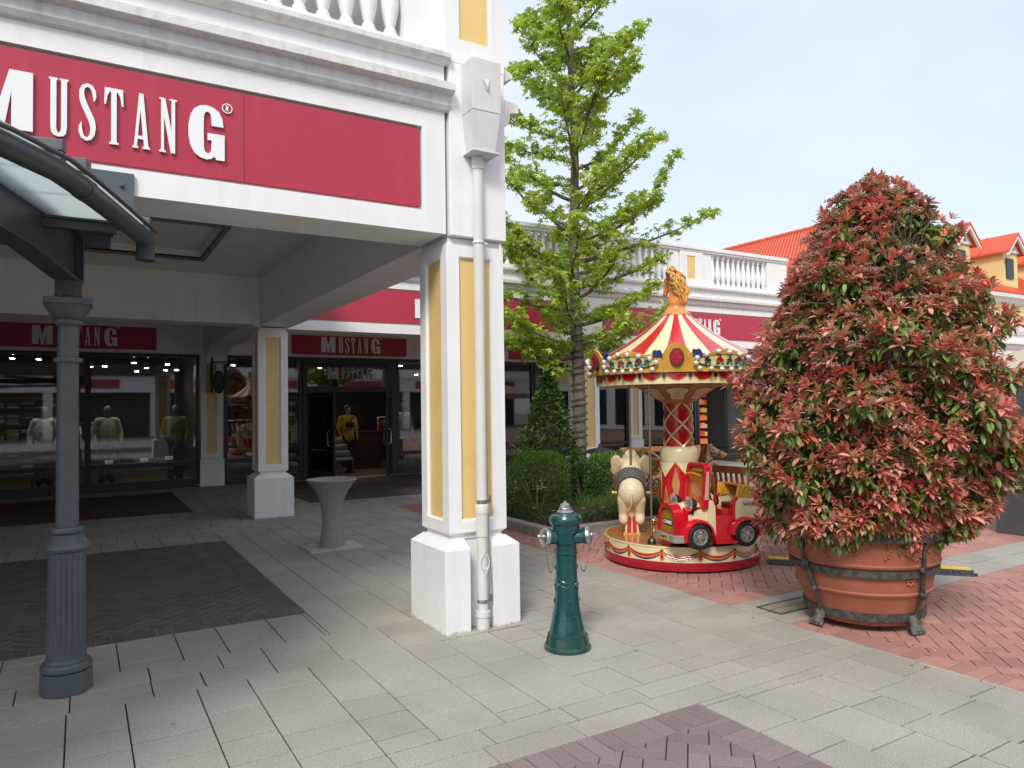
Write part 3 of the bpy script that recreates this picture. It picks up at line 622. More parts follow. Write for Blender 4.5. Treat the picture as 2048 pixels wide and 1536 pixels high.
# ================= SHOPFRONT WALL AND WINDOWS =================
WY = 17.2
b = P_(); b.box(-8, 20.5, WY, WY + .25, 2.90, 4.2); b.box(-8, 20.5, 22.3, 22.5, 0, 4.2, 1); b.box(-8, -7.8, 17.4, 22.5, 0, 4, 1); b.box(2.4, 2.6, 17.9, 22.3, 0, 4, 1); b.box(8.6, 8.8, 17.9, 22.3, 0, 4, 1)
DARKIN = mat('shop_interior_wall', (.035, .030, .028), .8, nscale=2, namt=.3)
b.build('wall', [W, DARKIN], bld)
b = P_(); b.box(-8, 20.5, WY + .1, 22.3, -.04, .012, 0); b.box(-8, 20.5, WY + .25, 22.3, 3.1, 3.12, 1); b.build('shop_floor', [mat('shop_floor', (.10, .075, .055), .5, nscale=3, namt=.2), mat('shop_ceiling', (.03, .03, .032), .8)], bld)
def pilaster(x0, x1):
    b = P_(); y = WY - .10
    panelface(b, x0 + .1, x1 - .13, .72, 2.72, y, .02, x0, x1, .62, 2.98, '-y'); b.box(x0 + .0, x1, y + .04, WY + .2, 0.0, 2.98)
    b.box(x0 - .02, x1 + .02, y - .04, y + .1, 0, .60)
    b.poly([(x0, y, .62), (x0, y + .04, .62), (x0, y + .04, 2.98), (x0, y, 2.98)]); b.poly([(x1, y, .62), (x1, y + .04, .62), (x1, y + .04, 2.98), (x1, y, 2.98)])
    b.build('pilaster', [W, YE], bld)
for a in (-3.95, 2.27, 8.5, 14.45): pilaster(a, a + .46)
def window(x0, x1, z0=.06, z1=2.90, sill=.52, mull=()):
    """shop window: dark frame, pane"""
    o = P_(); y = WY; t = .075
    o.box(x0, x0 + t, y - .03, y + .09, z0, z1); o.box(x1 - t, x1, y - .03, y + .09, z0, z1)
    o.box(x0 + t, x1 - t, y - .028, y + .088, z1 - t, z1); o.box(x0 + t, x1 - t, y - .028, y + .088, z0 - .06, z0 + .12); o.box(x0 + t, x1 - t, y - .028, y + .088, sill - .045, sill + .045)
    for m_ in mull: o.box(m_ - .055, m_ + .055, y - .032, y + .092, z0, z1)
    f = o.build('window', FR, bld, bevel=.004)
    g_ = P_(); g_.box(x0 + t, x1 - t, y + .03, y + .036, z0 + .1, z1 - t); g_.build('pane', GL, f)
window(-3.45, 2.255, mull=(-1.7, .13)); window(2.755, 4.5)
window(6.85, 8.48); window(8.98, 11.0); window(11.02, 14.43, mull=(12.7,)); window(14.93, 17.3, mull=(16.1,)); window(18.85, 20.5)
# door frame bay with transom and two open leaves
b = P_(); b.box(4.51, 4.62, WY - .05, WY + .1, 0, 2.90); b.box(6.73, 6.84, WY - .05, WY + .1, 0, 2.90); b.box(4.62, 6.73, WY - .045, WY + .095, 2.78, 2.90); b.box(4.62, 6.73, WY - .045, WY + .095, 2.06, 2.20)
f = b.build('door_frame', FR, bld, bevel=.004)
b = P_(); b.box(4.62, 6.73, WY + .02, WY + .026, 2.20, 2.78); b.build('pane', GL, f)
GLET = mat('frosted_lettering', (.45, .45, .45), .5)
def door_leaf(hx, ang, sgn):
    M0 = Matrix.Translation((hx - 2.5, WY - .02 - 11.5, 0)) @ Matrix.Rotation(ang, 4, 'Z')
    def b_(): b = MB(); b.M = M0; return b
    b = b_(); wd = .86 * sgn; a, c_ = min(0, wd), max(0, wd)
    b.box(a, a + .07, -.02, .02, .02, 2.04); b.box(c_ - .07, c_, -.02, .02, .02, 2.04); b.box(a + .07, c_ - .07, -.019, .019, 1.94, 2.04); b.box(a + .07, c_ - .07, -.019, .019, .02, .20)
    d = b.build('door', FR, bld, bevel=.003)
    b = b_(); b.box(a + .07, c_ - .07, -.003, .003, .2, 1.94); b.build('pane', GL, d)
    hx_ = wd * .86
    for s1 in (-1, 1):
        b = b_(); b.tube([(hx_, .02 * s1, .80), (hx_, .07 * s1, .80), (hx_ - sgn * .02, .085 * s1, .83), (hx_ - sgn * .04, .085 * s1, 1.12), (hx_, .07 * s1, 1.16), (hx_, .02 * s1, 1.16)], .012, 8); b.build('door_handle', STEEL, d, smooth=50)
door_leaf(4.64, radians(-62), 1); door_leaf(6.71, radians(62), -1)
shop_sign('dark red shop sign behind the grey canopy column, over the left window', -4.2, 1.40, WY - .005, 2.975, 3.45, -.83, 3.035, .375)
shop_sign('dark red shop sign directly above the open glass double doors', 4.26, 7.15, WY - .005, 2.96, 3.42, 4.95, 3.02, .375)
shop_sign('dark red shop sign in the arcade half hidden behind the tree trunk', 10.2, 13.5, WY - .005, 2.96, 3.42, 11.0, 3.02, .375)
s3 = thing('shop_sign', 'red sign with white lettering right of the carousel roof, above it on the white fascia', 'sign', (12, 11.763, 3.125))
b = MB(); b.box(-2.75, 2.92, -.03, 0, 0, .58); b.build('panel', RD, s3, bevel=.003); wordmark(s3, -.72, -.036, .112, .335, LET)
s4 = thing('transom_lettering', 'pale grey shop lettering on the glass panel over the open doors', 'sign', (5.67, WY - .01, 2.25))
wordmark(s4, -.56, 0, .13, .29, GLET, depth=.006)
# inside: counters, shelves, clothes
LAMPM = mat('lamp_glow', (1, .86, .62), .5, emit=160)
def spotlight(x, y, z, label, grp='ceiling spotlights inside the shop'):
    t = thing('ceiling_spotlight', label, 'spotlight', (x, y, z), 0, grp)
    b = MB(); b.tube([(0, 0, .12), (0, 0, .0), (0, -.06, -.09)], [.012, .012, .012], 6); b.lathe([(.05, 0), (.055, .13), (.03, .15)], 14, (0, -.06, -.2)); b.build('housing', BLK, t, smooth=40)
    b = MB(); b.lathe([(.0001, 0), (.043, 0), (.043, .005)], 14, (0, -.06, -.206), cap=False); b.build('lamp', LAMPM, t)
    return t
def shop_lamp(x, y, e=13):     # the lit spotlights of the shop window
    l = bpy.data.lights.new('spotlight_beam', 'SPOT'); l.energy = e; l.color = (1, .80, .56); l.spot_size = radians(75); l.spot_blend = .6; l.shadow_soft_size = .05
    o = bpy.data.objects.new('spotlight_beam', l); scene.collection.objects.link(o); o.location = (x, y - .06, 2.76); o.rotation_euler = (radians(-8), 0, 0)
for _x, _y in ((-.1, 17.8), (.55, 17.75), (1.3, 17.8), (1.85, 17.75), (3.5, 17.8), (5.6, 18.1), (7.4, 17.8), (-1.2, 17.9), (10.2, 17.9)): shop_lamp(_x, _y)
pos = [(-1.2, 17.9), (-.75, 18.0), (-.1, 17.8), (.45, 18.1), (1.0, 17.85), (1.3, 18.6), (1.7, 18.2), (2.0, 19.2), (.2, 19.6), (1.2, 20.2), (1.9, 20.8), (-1.6, 19.3), (3.1, 18.1), (3.8, 18.6), (7.3, 18.0), (8.0, 18.6), (9.6, 18.2), (10.6, 18.7), (12, 18.1), (13.2, 18.8), (5.6, 19.6), (6.3, 20.4)]
sp0 = None
for i, (x, y) in enumerate(pos):
    lb = 'small lit ceiling spotlight behind the glass of the ' + ('left shop window' if x < 2.4 else 'narrow window left of the doors' if x < 4.5 else 'shop doors and the window beside them' if x < 8.5 else 'windows beyond the tree')
    if sp0 is None: sp0 = spotlight(x, y, 2.98, lb)
    else: dup(sp0, (x, y, 2.98 - random.choice((0, .05, .12, .2))), label=lb)
CLO = [mat('cloth_' + n, c, .9, nscale=12, namt=.2) for n, c in (('beige', (.34, .30, .23)), ('olive', (.10, .11, .06)), ('navy', (.02, .03, .05)), ('red', (.22, .02, .02)), ('cream', (.45, .40, .30)), ('grey', (.15, .15, .15)), ('yellow', (.45, .32, .06)), ('white', (.5, .5, .48)))]
SKIN = mat('mannequin_skin', (.10, .08, .07), .4)
def mannequin(x, y, rz, z0, shirt, pants, label, grp=None, skin=SKIN, cat='mannequin', nm='mannequin', hair=None):
    t = thing(nm, label, cat, (x, y, z0), rz)
    body = [('c', (.09, 0, .06), (.10, 0, .48), .05, .062), ('c', (.10, 0, .48), (.085, 0, .88), .07, .095), ('c', (-.09, 0, .06), (-.10, 0, .48), .05, .062), ('c', (-.10, 0, .48), (-.085, 0, .88), .07, .095),
            ('c', (.09, -.04, .03), (.09, -.14, .03), .035, .03), ('c', (-.09, -.04, .03), (-.09, -.14, .03), .035, .03),
            ('e', (0, 0, .96), (.165, .11, .14), (0, 0, 0)), ('e', (0, 0, 1.22), (.16, .11, .24), (0, 0, 0)), ('c', (.14, 0, 1.40), (-.14, 0, 1.40), .065, .065),
            ('c', (0, 0, 1.42), (0, -.01, 1.54), .055, .05), ('e', (0, -.02, 1.63), (.075, .095, .12), (0, 0, 0)), ('c', (0, -.11, 1.61), (0, -.115, 1.62), .014, .012)]
    for sx in (1, -1):
        body += [('c', (.19 * sx, 0, 1.40), (.25 * sx, .0, 1.12), .048, .04), ('c', (.25 * sx, 0, 1.12), (.24 * sx, -.10, .90), .038, .028), ('c', (.24 * sx, -.11, .88), (.235 * sx, -.14, .80), .03, .018)]
    organic('body', body, .022, skin, t, smooth=2)
    sh = [('e', (0, 0, 1.20), (.195, .145, .30), (0, 0, 0)), ('c', (.16, 0, 1.41), (-.16, 0, 1.41), .082, .082), ('c', (0, 0, .92), (0, 0, 1.2), .17, .16)]
    for sx in (1, -1): sh += [('c', (.19 * sx, 0, 1.40), (.26 * sx, .0, 1.14), .07, .065)] + ([('c', (.26 * sx, 0, 1.12), (.25 * sx, -.09, .94), .06, .052)] if cat == 'mannequin' else [])
    organic('shirt', sh, .022, shirt, t, smooth=2)
    pn = [('c', (.09, 0, .14), (.10, 0, .88), .075, .11), ('c', (-.09, 0, .14), (-.10, 0, .88), .075, .11), ('e', (0, 0, .93), (.185, .135, .12), (0, 0, 0))]
    organic('trousers', pn, .022, pants, t, smooth=2)
    if hair: organic('hair', [('e', (0, .0, 1.66), (.088, .105, .11), (0, 0, 0)), ('e', (0, .05, 1.58), (.08, .07, .12), (0, 0, 0))], .02, hair, t)
    return t
mannequin(.50, 18.0, .2, .06, CLO[0], CLO[5], 'mannequin in beige patterned shirt in the left shop window')
m2 = mannequin(1.85, 18.0, -.3, .06, CLO[1], CLO[2], 'mannequin in olive jacket with black shoulder bag near the window pilaster')
b = MB(); b.tube([(.16, -.1, 1.46), (0, -.17, 1.25), (-.2, -.12, .98)], .012, 6); b.box(-.32, -.12, -.2, -.1, .78, .98); b.build('shoulder_bag', BLK, m2, bevel=.02)
mannequin(7.4, 18.1, .1, .06, CLO[7], CLO[2], 'mannequin in white top in the window right of the doors'); mannequin(-.65, 18.1, -.2, .06, CLO[7], CLO[2], 'mannequin in pale shirt behind the grey canopy column')
pr = mannequin(6.15, 18.9, .15, .0, CLO[6], CLO[2], 'person in yellow T-shirt with a black crossbody bag standing inside the doorway', skin=mat('skin', (.42, .24, .17), .55), cat='person', nm='person', hair=mat('dark_hair', (.012, .01, .008), .6))
b = MB(); b.tube([(.13, -.10, 1.47), (.02, -.165, 1.30), (-.17, -.12, 1.05)], .014, 6); b.box(-.12, .10, -.22, -.14, 1.16, 1.30); b.build('crossbody_bag', BLK, pr, bevel=.025)
b = MB(); 
for sx in (-1, 1): b.sphere((.028 * sx, -.108, 1.645), .010, 8, 6)
b.build('eyes', BLK, pr, smooth=60)
# display table with folded jeans stacks, counter, rails
def stack_table(x, y, w_, d, hs, label):
    t = thing('display_table', label, 'table', (x, y, 0.012))
    z = 0
    b = MB(); b.box(-w_ / 2, w_ / 2, -d / 2, d / 2, .30, .33)
    b.box(-w_ / 2, -w_ / 2 + .04, -d / 2, d / 2, 0, .30); b.box(w_ / 2 - .04, w_ / 2, -d / 2, d / 2, 0, .30); b.build('table_frame', mat('table_wood', (.12, .07, .04), .6), t, bevel=.004)
    return t
tb = stack_table(5.72, 18.3, .62, .5, 5, 'low table of stacked folded jeans just inside the open doors')
for k in range(7):
    f = MB(); ins = .035 * k; cx = 5.72 + random.uniform(-.01, .01); cy = 18.3
    f.box(cx - .30 + ins, cx + .30 - ins, cy - .24 + ins * .8, cy + .24 - ins * .8, .345 + k * .085, .345 + k * .085 + .065)
    o = f.build('folded_jeans', CLO[7] if k % 2 == 0 else CLO[5], bevel=.018, seg=3)
    tag(o, ['lowest', 'second lowest', 'third lowest', 'middle', 'third highest', 'second highest', 'topmost'][k] + ' pile of folded jeans on the low table inside the doors', 'clothes', 'folded jeans on the low shop table')
def shelf_unit(x0, x1, y, label, cols):
    t = thing('clothes_shelf', label, 'shelf', ((x0 + x1) / 2, y, .012)); wv = (x1 - x0) / 2
    b = MB(); b.box(-wv, wv, .33, .36, 0, 2.2)
    for zz in (.1, .55, .95, 1.35, 1.75, 2.15): b.box(-wv, wv, 0, .33, zz, zz + .03)
    b.box(-wv, -wv + .03, 0, .33, 0, 2.2); b.box(wv - .03, wv, 0, .33, 0, 2.2); b.build('shelf_frame', mat('shelf_wood', (.16, .09, .05), .6), t)
    for zz in (.13, .58, .98, 1.38, 1.78):
        b = MB(); x = -wv + .05
        while x < wv - .3:
            for q in range(random.randint(3, 6)): b.box(x, x + .24, .02, .30, zz + q * .045, zz + q * .045 + .038, random.randrange(len(cols)))
            x += .3
        b.build('folded_clothes', cols, t, bevel=.008)
    return t
shelf_unit(4.1, 5.6, 21.0, 'wall shelf of folded clothes seen through the open doors', CLO); shelf_unit(-2.5, -.2, 21.6, 'wall shelf of folded clothes deep behind the left window', CLO); shelf_unit(10.9, 13.6, 20.8, 'wall shelf of folded clothes behind the window beyond the tree', CLO)
def rail(x, y, rz, n, label):
    t = thing('clothes_rail', label, 'clothes rail', (x, y, .012), rz)
    b = MB(); b.tube([(-.6, 0, 0), (-.6, 0, 1.4), (.6, 0, 1.4), (.6, 0, 0)], .015, 8); b.tube([(-.6, -.25, 0.02), (-.6, .25, .02)], .015, 8); b.tube([(.6, -.25, .02), (.6, .25, .02)], .015, 8); b.build('rail', STEEL, t, smooth=50)
    for k in range(n):
        xx = -.52 + 1.04 * k / (n - 1); c_ = random.choice(CLO); b = MB(); h_ = random.uniform(.55, .9)
        pr_ = [(-.22, -.28), (-.26, -h_ * .4), (-.17, -h_ * .42), (-.18, -h_), (.18, -h_), (.17, -h_ * .42), (.26, -h_ * .4), (.22, -.28), (.06, -.06), (-.06, -.06)]
        b.prism(pr_, lambda u, v, d: (d, u, v), xx - .016, xx + .016); g_ = b.build('garment', c_, t); g_.location = (0, 0, 1.38)
    return t
rail(4.95, 19.1, radians(70), 9, 'chrome rail of hanging shirts left of the person in the doorway'); rail(7.7, 19.3, .2, 10, 'chrome rail of hanging clothes behind the right window'); rail(3.5, 19.0, .1, 10, 'chrome rail of hanging clothes behind the narrow window'); rail(.2, 19.6, .1, 11, 'chrome rail of hanging clothes behind the left window mannequins'); rail(9.9, 19.2, 0, 10, 'chrome rail of hanging clothes in the shop behind the conifer')
b = MB(); b.box(-.42, .42, -.25, .25, 0, .98); b.box(-.45, .45, -.28, .28, .98, 1.02); o = b.build('shop_counter', mat('counter_wood', (.05, .022, .014), .5, nscale=4, namt=.2), bevel=.006); o.location = (6.72, 19.3, .012); tag(o, 'brown wooden counter inside the doorway right of the jeans table', 'counter')
# price cards in the windows
CARD = mat('price_card', (.80, .66, .52), .6)
for i, (x, z, lb) in enumerate(((.52, .60, 'small pale price card at the sill under the beige shirt mannequin'), (1.18, .61, 'small pale price card midway along the left window sill'), (1.66, .63, 'small cream price card at the sill beside the olive jacket mannequin'), (3.35, .64, 'small cream price card in the narrow window left of the doors'))):
    b = MB(); b.box(-.075, .075, 0, .012, 0, .10); o = b.build('price_card', [CARD], bevel=.002); o.location = (x, WY + .12, z - .02); o.rotation_euler = (radians(-42), 0, 0); tag(o, lb, 'card', 'price cards along the window sill')
    q = MB(); q.box(-.05, .05, -.002, 0, .06, .068); q.box(-.04, .04, -.002, 0, .035, .042); q.build('print', mat('card_print', (.45, .12, .08), .6), o)
# window display shelf the cards and mannequins stand on
b = P_(); b.box(-3.35, 2.2, WY + .10, 17.85, .50, .545); b.box(2.83, 4.45, WY + .10, 17.8, .50, .545); b.box(6.93, 8.4, WY + .1, 17.8, .50, .545); b.build('display_ledge', mat('display_ledge', (.06, .05, .045), .5), bld)
b = P_(); b.box(17.32, 17.42, WY - .05, WY + .1, 0, 2.9); b.box(18.72, 18.82, WY - .05, WY + .1, 0, 2.9); b.box(17.42, 18.72, WY - .045, WY + .095, 2.25, 2.9); b.build('door_frame', FR, bld)
PK = [mat('glowing_packet_' + n, c, .5, emit=.35) for n, c in (('orange', (.65, .18, .05)), ('red', (.55, .06, .04)), ('pink', (.6, .25, .2)), ('yellow', (.6, .38, .08)))]  # packets glow by themselves in place of shop light falling on them
t = thing('merchandise_rack', 'rack of faintly glowing orange and red goods inside the far right shop door', 'rack', (18.25, 18.1, .012))
b = MB(); b.box(-.42, .42, .1, .14, 0, 2.3)
for q in range(8): b.box(-.42, .42, -.12, .1, .25 + q * .27, .265 + q * .27)
b.build('rack_frame', BLK, t)
for q in range(8):
    b = MB()
    for k in range(7): b.box(-.40 + k * .115, -.31 + k * .115, -.10, .05, .266 + q * .27, .266 + q * .27 + random.uniform(.14, .21), random.randrange(4))
    b.build('packets', PK, t, bevel=.004)
# small crates on the floor left
o = MB(); o.box(-.3, .3, -.2, .2, .28, .32); o.box(-.3, -.26, -.2, .2, 0, .28); o.box(.26, .3, -.2, .2, 0, .28); o = o.build('display_stool', mat('stool_wood', (.28, .12, .07), .5), bevel=.004); o.location = (-.55, 17.6, .012); tag(o, 'reddish wooden display stool on the floor in the left window', 'stool')
# hanging projecting sign
hs = thing('hanging_sign', 'small black oval hanging sign on an iron bracket by the shop pilaster', 'sign', (2.5, 16.75, 2.1))
b = MB(); b.box(-.045, -.01, .15, .34, -.05, .88); b.bar((-.02, .2, .62), (.24, -.02, .62), .02, .03); b.box(.03, .04, .12, .13, .42, .62); b.box(.15, .16, .02, .03, .42, .62); b.build('bracket', BLK, hs)
b = MB(); b.M = Matrix.Translation((.10, .07, .18)) @ Matrix.Rotation(radians(-38), 4, 'Z'); E1 = [(.125 * cos(t), .25 * sin(t)) for t in np.linspace(0, 2 * pi, 28, endpoint=False)]; E2 = [(p[0] * .82, p[1] * .88) for p in E1]
b.prism(E1, lambda u, v, d: (u, d, v), -.02, .02, holes=[E2]); fr_ = b.build('sign_ring', BLK, hs, bevel=.004)
b = MB(); b.M = Matrix.Translation((.10, .07, .18)) @ Matrix.Rotation(radians(-38), 4, 'Z'); b.prism(E2, lambda u, v, d: (u, d, v), -.008, .008); b.build('sign_plate', mat('sign_plate', (.09, .085, .08), .4), hs)
# ================= GREY CANOPY WITH COLUMN =================
PX_, PY_ = -.065, 5.11
can = thing('glass_canopy', 'grey steel and glass walkway canopy on a fluted column in front of the left shop', 'canopy', (PX_, PY_, 0))
b = MB()
def octo(r0, z0, r1, z1):
    A = [b.vert((r0 * cos(pi / 8 + k * pi / 4 + .25), r0 * sin(pi / 8 + k * pi / 4 + .25), z0)) for k in range(8)]; B = [b.vert((r1 * cos(pi / 8 + k * pi / 4 + .25), r1 * sin(pi / 8 + k * pi / 4 + .25), z1)) for k in range(8)]
    for k in range(8): b.face([A[k], A[(k + 1) % 8], B[(k + 1) % 8], B[k]])
    b.face(A[::-1]); b.face(B)
octo(.143, 0, .138, .125)
col = b.build('column_foot', ST, can, bevel=.004)
b = MB()
b.lathe([(.118, .125), (.135, .135), (.138, .155), (.128, .175), (.112, .182), (.107, .20)], 40)
nf = 20
def flute(a, z): return 1 if not (.225 < z < .80) else 1 - .075 * max(0, cos(a * nf)) ** .6
b.lathe([(.104, .20), (.104, .222), (.104, .24), (.101, .5), (.098, .78), (.098, .81), (.100, .825)], 160, rf=flute)
b.lathe([(.10, .825), (.122, .835), (.128, .85), (.122, .87), (.118, .875), (.10, .90), (.082, .925), (.075, .93), (.088, .94), (.090, .955), (.084, .97), (.062, .975), (.061, 1.0), (.057, 1.95)], 40)
b.lathe([(.057, 1.95), (.074, 1.955), (.078, 1.968), (.074, 1.982), (.057, 1.987), (.054, 2.17), (.07, 2.18), (.078, 2.19), (.078, 2.205), (.068, 2.215), (.09, 2.235), (.115, 2.275), (.123, 2.30)], 40)
b.box(-.127, .127, -.127, .127, 2.30, 2.335)
b.build('column', ST, can, smooth=35)
b = MB(); b.box(-.07, .07, -.07, .07, 2.345, 2.45); b.box(-.075, .075, -.075, .075, 2.336, 2.352)
for sx in (-1, 1): b.tube([(.045 * sx, -.085, 2.352), (.045 * sx, -.085, 2.336)], .012, 8); b.lathe([(.012, 0), (.012, .02)], 10, (.04 * sx, -.10, 2.34))
b.build('bracket_box', STD, can, bevel=.003)
ad = Vector((-sin(radians(17.3)), -cos(radians(17.3)), 0))   # arm direction
b = MB(); sd_ = Vector((ad.y, -ad.x, 0)) 
def armpt(t, z, s_=0): p = ad * t + sd_ * s_; return (p.x, p.y, z)
def armprism(prof, w0):   # prof [(t,z)]
    A = [b.vert(armpt(t, z, -w0)) for t, z in prof]; B = [b.vert(armpt(t, z, w0)) for t, z in prof]; n_ = len(prof)
    for k in range(n_): b.face([A[k], A[(k + 1) % n_], B[(k + 1) % n_], B[k]])
    b.face(A); b.face(B[::-1])
armprism([(-.07, 2.462), (.07, 2.462), (.7, 2.53), (2.3, 2.56), (2.3, 2.89), (.7, 2.85), (-.07, 2.75)], .008)
armprism([(-.07, 2.448), (.07, 2.448), (.7, 2.516), (2.3, 2.548), (2.3, 2.56), (.7, 2.528), (-.07, 2.460)], .062)
armprism([(-.07, 2.752), (.7, 2.852), (2.3, 2.892), (2.3, 2.904), (.7, 2.864), (-.07, 2.764)], .062)
armprism([(-.075, 2.448), (-.062, 2.448), (-.062, 2.764), (-.075, 2.764)], .062)
b.build('beam', STD, can, bevel=.002)
# gutter
GZ = 2.66
def rel(x, y, z): return (x - PX_, y - PY_, z)
gp = [rel(x_, y_, GZ + .004 * k_) for k_, (x_, y_) in enumerate(((.32, 4.68), (.15, 4.18), (.01, 3.79), (-.09, 3.55), (-.27, 3.29), (-.62, 2.92), (-1.6, 2.05), (-3.4, .6)))]
b = MB(); b.tube(gp, .050, 18); b.tube([gp[0], rel(.325, 4.715, GZ - .04), rel(.325, 4.72, GZ - .115)], .050, 18)
for p, q in ((2, 3),):
    P0 = Vector(gp[p]); d = (Vector(gp[q]) - P0).normalized(); b.tube([P0 - d * .03, P0 + d * .03], .054, 18)
b.tube([rel(.325, 4.72, GZ - .105), rel(.325, 4.72, GZ - .12)], .053, 18)
b.tube([tuple(Vector(p) + Vector((.052, -.02, .045))) for p in gp], .011, 8)
b.build('gutter', STD, can, smooth=50)
# glass roof rising away from the gutter
side = Vector((-.955, .297, 0))
b = MB()
for k in range(len(gp) - 1):
    A = Vector(gp[k]) + Vector((0, 0, .075)); B = Vector(gp[k + 1]) + Vector((0, 0, .075)); e = 1e-3
    up = Vector((0, 0, .16))
    C = B + side * 3.4 + up; D = A + side * 3.4 + up
    b.prism([(0, 0), (1, 0), (1, 1), (0, 1)], lambda u, v, w_, A=A, B=B, C=C, D=D: (A * (1 - u) * (1 - v) + B * u * (1 - v) + C * u * v + D * (1 - u) * v + Vector((0, 0, w_))), 0, .012)
b.build('glass_roof', CG, can)
b = MB()
for k in (0, 3, 5, 6):
    A = Vector(gp[k]) + Vector((0, 0, .10)) + side * -.03; b.bar(A, A + side * 2.6 + Vector((0, 0, .16)), .05, .045)
    A2 = A + Vector((0, 0, -.045)); b.bar(A2, A2 + side * 2.6 + Vector((0, 0, .16)), .05, .035)
b.tube([tuple(Vector(p) + Vector((-.02, .02, .12)) + side * .10) for p in gp], .016, 10)
for k in (2,):
    A = Vector(gp[k]) + Vector((0, 0, .11)); b.bar(A + side * -.02, A + side * .14, .07, .05)
b.build('glazing_bar', ST, can, bevel=.003)
# rails under the glass near the fascia, and fixing plate
b = MB(); b.box(-3.2, .24, -.42, -.37, 2.68, 2.73); b.box(-3.2, .25, -.44, -.35, 2.73, 2.742); b.build('cross_rail', STD, can)
b = MB(); b.box(-3.2, .23, .20, .26, 2.72, 2.80); b.box(-3.2, .245, .18, .28, 2.80, 2.812); b.build('cross_rail', STD, can)
b = MB(); b.box(-.75, .335, -.305, -.285, 2.82, 3.07); b.sphere((.27, -.31, 2.99), .014, 10, 6); b.build('fixing_plate', ST, can, bevel=.002)
# ================= HYDRANT =================
HG = mat('hydrant_green_gloss', (.005, .055, .056), .2, coat=.5, nscale=6, namt=.12); HG2 = mat('hydrant_base_green', (.010, .055, .042), .28, coat=.3, nscale=8, namt=.15); AL = mat('cast_aluminium', (.50, .50, .49), .35, 1, nscale=20, namt=.1)
hy = thing('fire_hydrant', 'dark green pillar fire hydrant with silver caps on the grey slabs', 'fire hydrant', (2.86, 4.09, 0), radians(-34)); hy.scale = (1.04, 1.04, .975)
b = MB(); b.lathe([(.150, 0), (.155, .008), (.155, .022), (.146, .032), (.140, .036), (.128, .095), (.130, .10)], 48); b.build('base_ring', HG2, hy, smooth=30)
for k in range(10):
    a = 2 * pi * k / 10 + .15
b = MB()
for k in range(10):
    a = 2 * pi * k / 10 + .2; b.bar((.142 * cos(a), .142 * sin(a), .036), (.130 * cos(a), .130 * sin(a), .094), .010, .008)
b.build('rib', HG2, hy, smooth=30)
b = MB(); b.lathe([(.122, .09), (.120, .11), (.114, .15), (.10, .20), (.088, .27), (.079, .36), (.073, .46), (.071, .60), (.071, .655), (.077, .66), (.077, .675), (.072, .68), (.072, .81)], 48)
b.lathe([(.072, .80), (.090, .805), (.094, .815), (.094, .86), (.104, .87), (.110, .89), (.108, .91), (.095, .93), (.070, .94)], 48)
for s1 in (-1, 1):   # side outlets slightly forward
    M0 = b.M; b.M = Matrix.Translation((0, 0, .765)) @ Matrix.Rotation(s1 * radians(90) + (radians(26) if s1 < 0 else radians(-8)), 4, 'Z') @ Matrix.Rotation(radians(82), 4, 'X')
    b.lathe([(.050, .02), (.050, .10), (.052, .12), (.060, .125), (.062, .14), (.058, .142)], 28); b.M = M0
b.build('body', HG, hy, smooth=35)
b = MB(); M0 = b.M
# cast relief: arched frames, garland, drops
def onshaft(a, z, r=.0): 
    rr = float(np.interp(z, [.11, .15, .20, .27, .36, .46, .60], [.120, .114, .10, .088, .079, .073, .071])) + r; return (rr * cos(a), rr * sin(a), z)
for k in range(4):
    a0 = -pi / 2 + .1 + k * pi / 2; ha = .62
    fr_ = [onshaft(a0 + ha * u, v, .001) for u, v in ((-.8, .24), (-1, .26), (-1, .42))] ; b.tube(fr_, .003, 5)
    fr_ = [onshaft(a0 + ha * u, v, .001) for u, v in ((.8, .24), (1, .26), (1, .42))]; b.tube(fr_, .003, 5)
    b.tube([onshaft(a0 + ha * u, .235 + .006 * u * u, .001) for u in np.linspace(-.8, .8, 7)], .003, 5)
    b.tube([onshaft(a0 + ha * u, z, .001) for u, z in ((-1, .50), (-1, .60), (-.8, .625), (0, .63), (.8, .625), (1, .60), (1, .50))], .003, 5)
    b.tube([onshaft(a0 + .75 * u, .455 - .022 * (1 - u * u), .003) for u in np.linspace(-1, 1, 9)], .0045, 6)
    b.tube([onshaft(a0 + .75 * u, .485 - .02 * (1 - abs(u)), .002) for u in np.linspace(-1, 1, 9)], .003, 5)
    b.tube([onshaft(a0 + .75 * u, .40 + .02 * (1 - abs(u)), .002) for u in np.linspace(-1, 1, 9)], .003, 5)
    b.sphere(onshaft(a0 + .78, .45, .004), .012, 10, 8, sq=(1, 1, 1.5))
    for zz in (.565, .335, .44): b.sphere(onshaft(a0 + .1, zz, .001), .007, 8, 6, sq=(1, 1, 2.4))
b.build('relief', HG, hy, smooth=40); b = MB(); b.box(-.045, .045, -.084, -.06, .735, .835); b.build('plate', HG, hy, bevel=.003)
b = MB(); b.lathe([(.056, .938), (.058, .95), (.050, .958), (.044, .962), (.044, .972), (.040, .978)], 28); b.lathe([(.036, .975), (.033, 1.0), (.022, 1.008), (.010, 1.012), (.008, 1.022), (.0001, 1.026)], 8); b.build('top_cap', AL, hy, smooth=30)
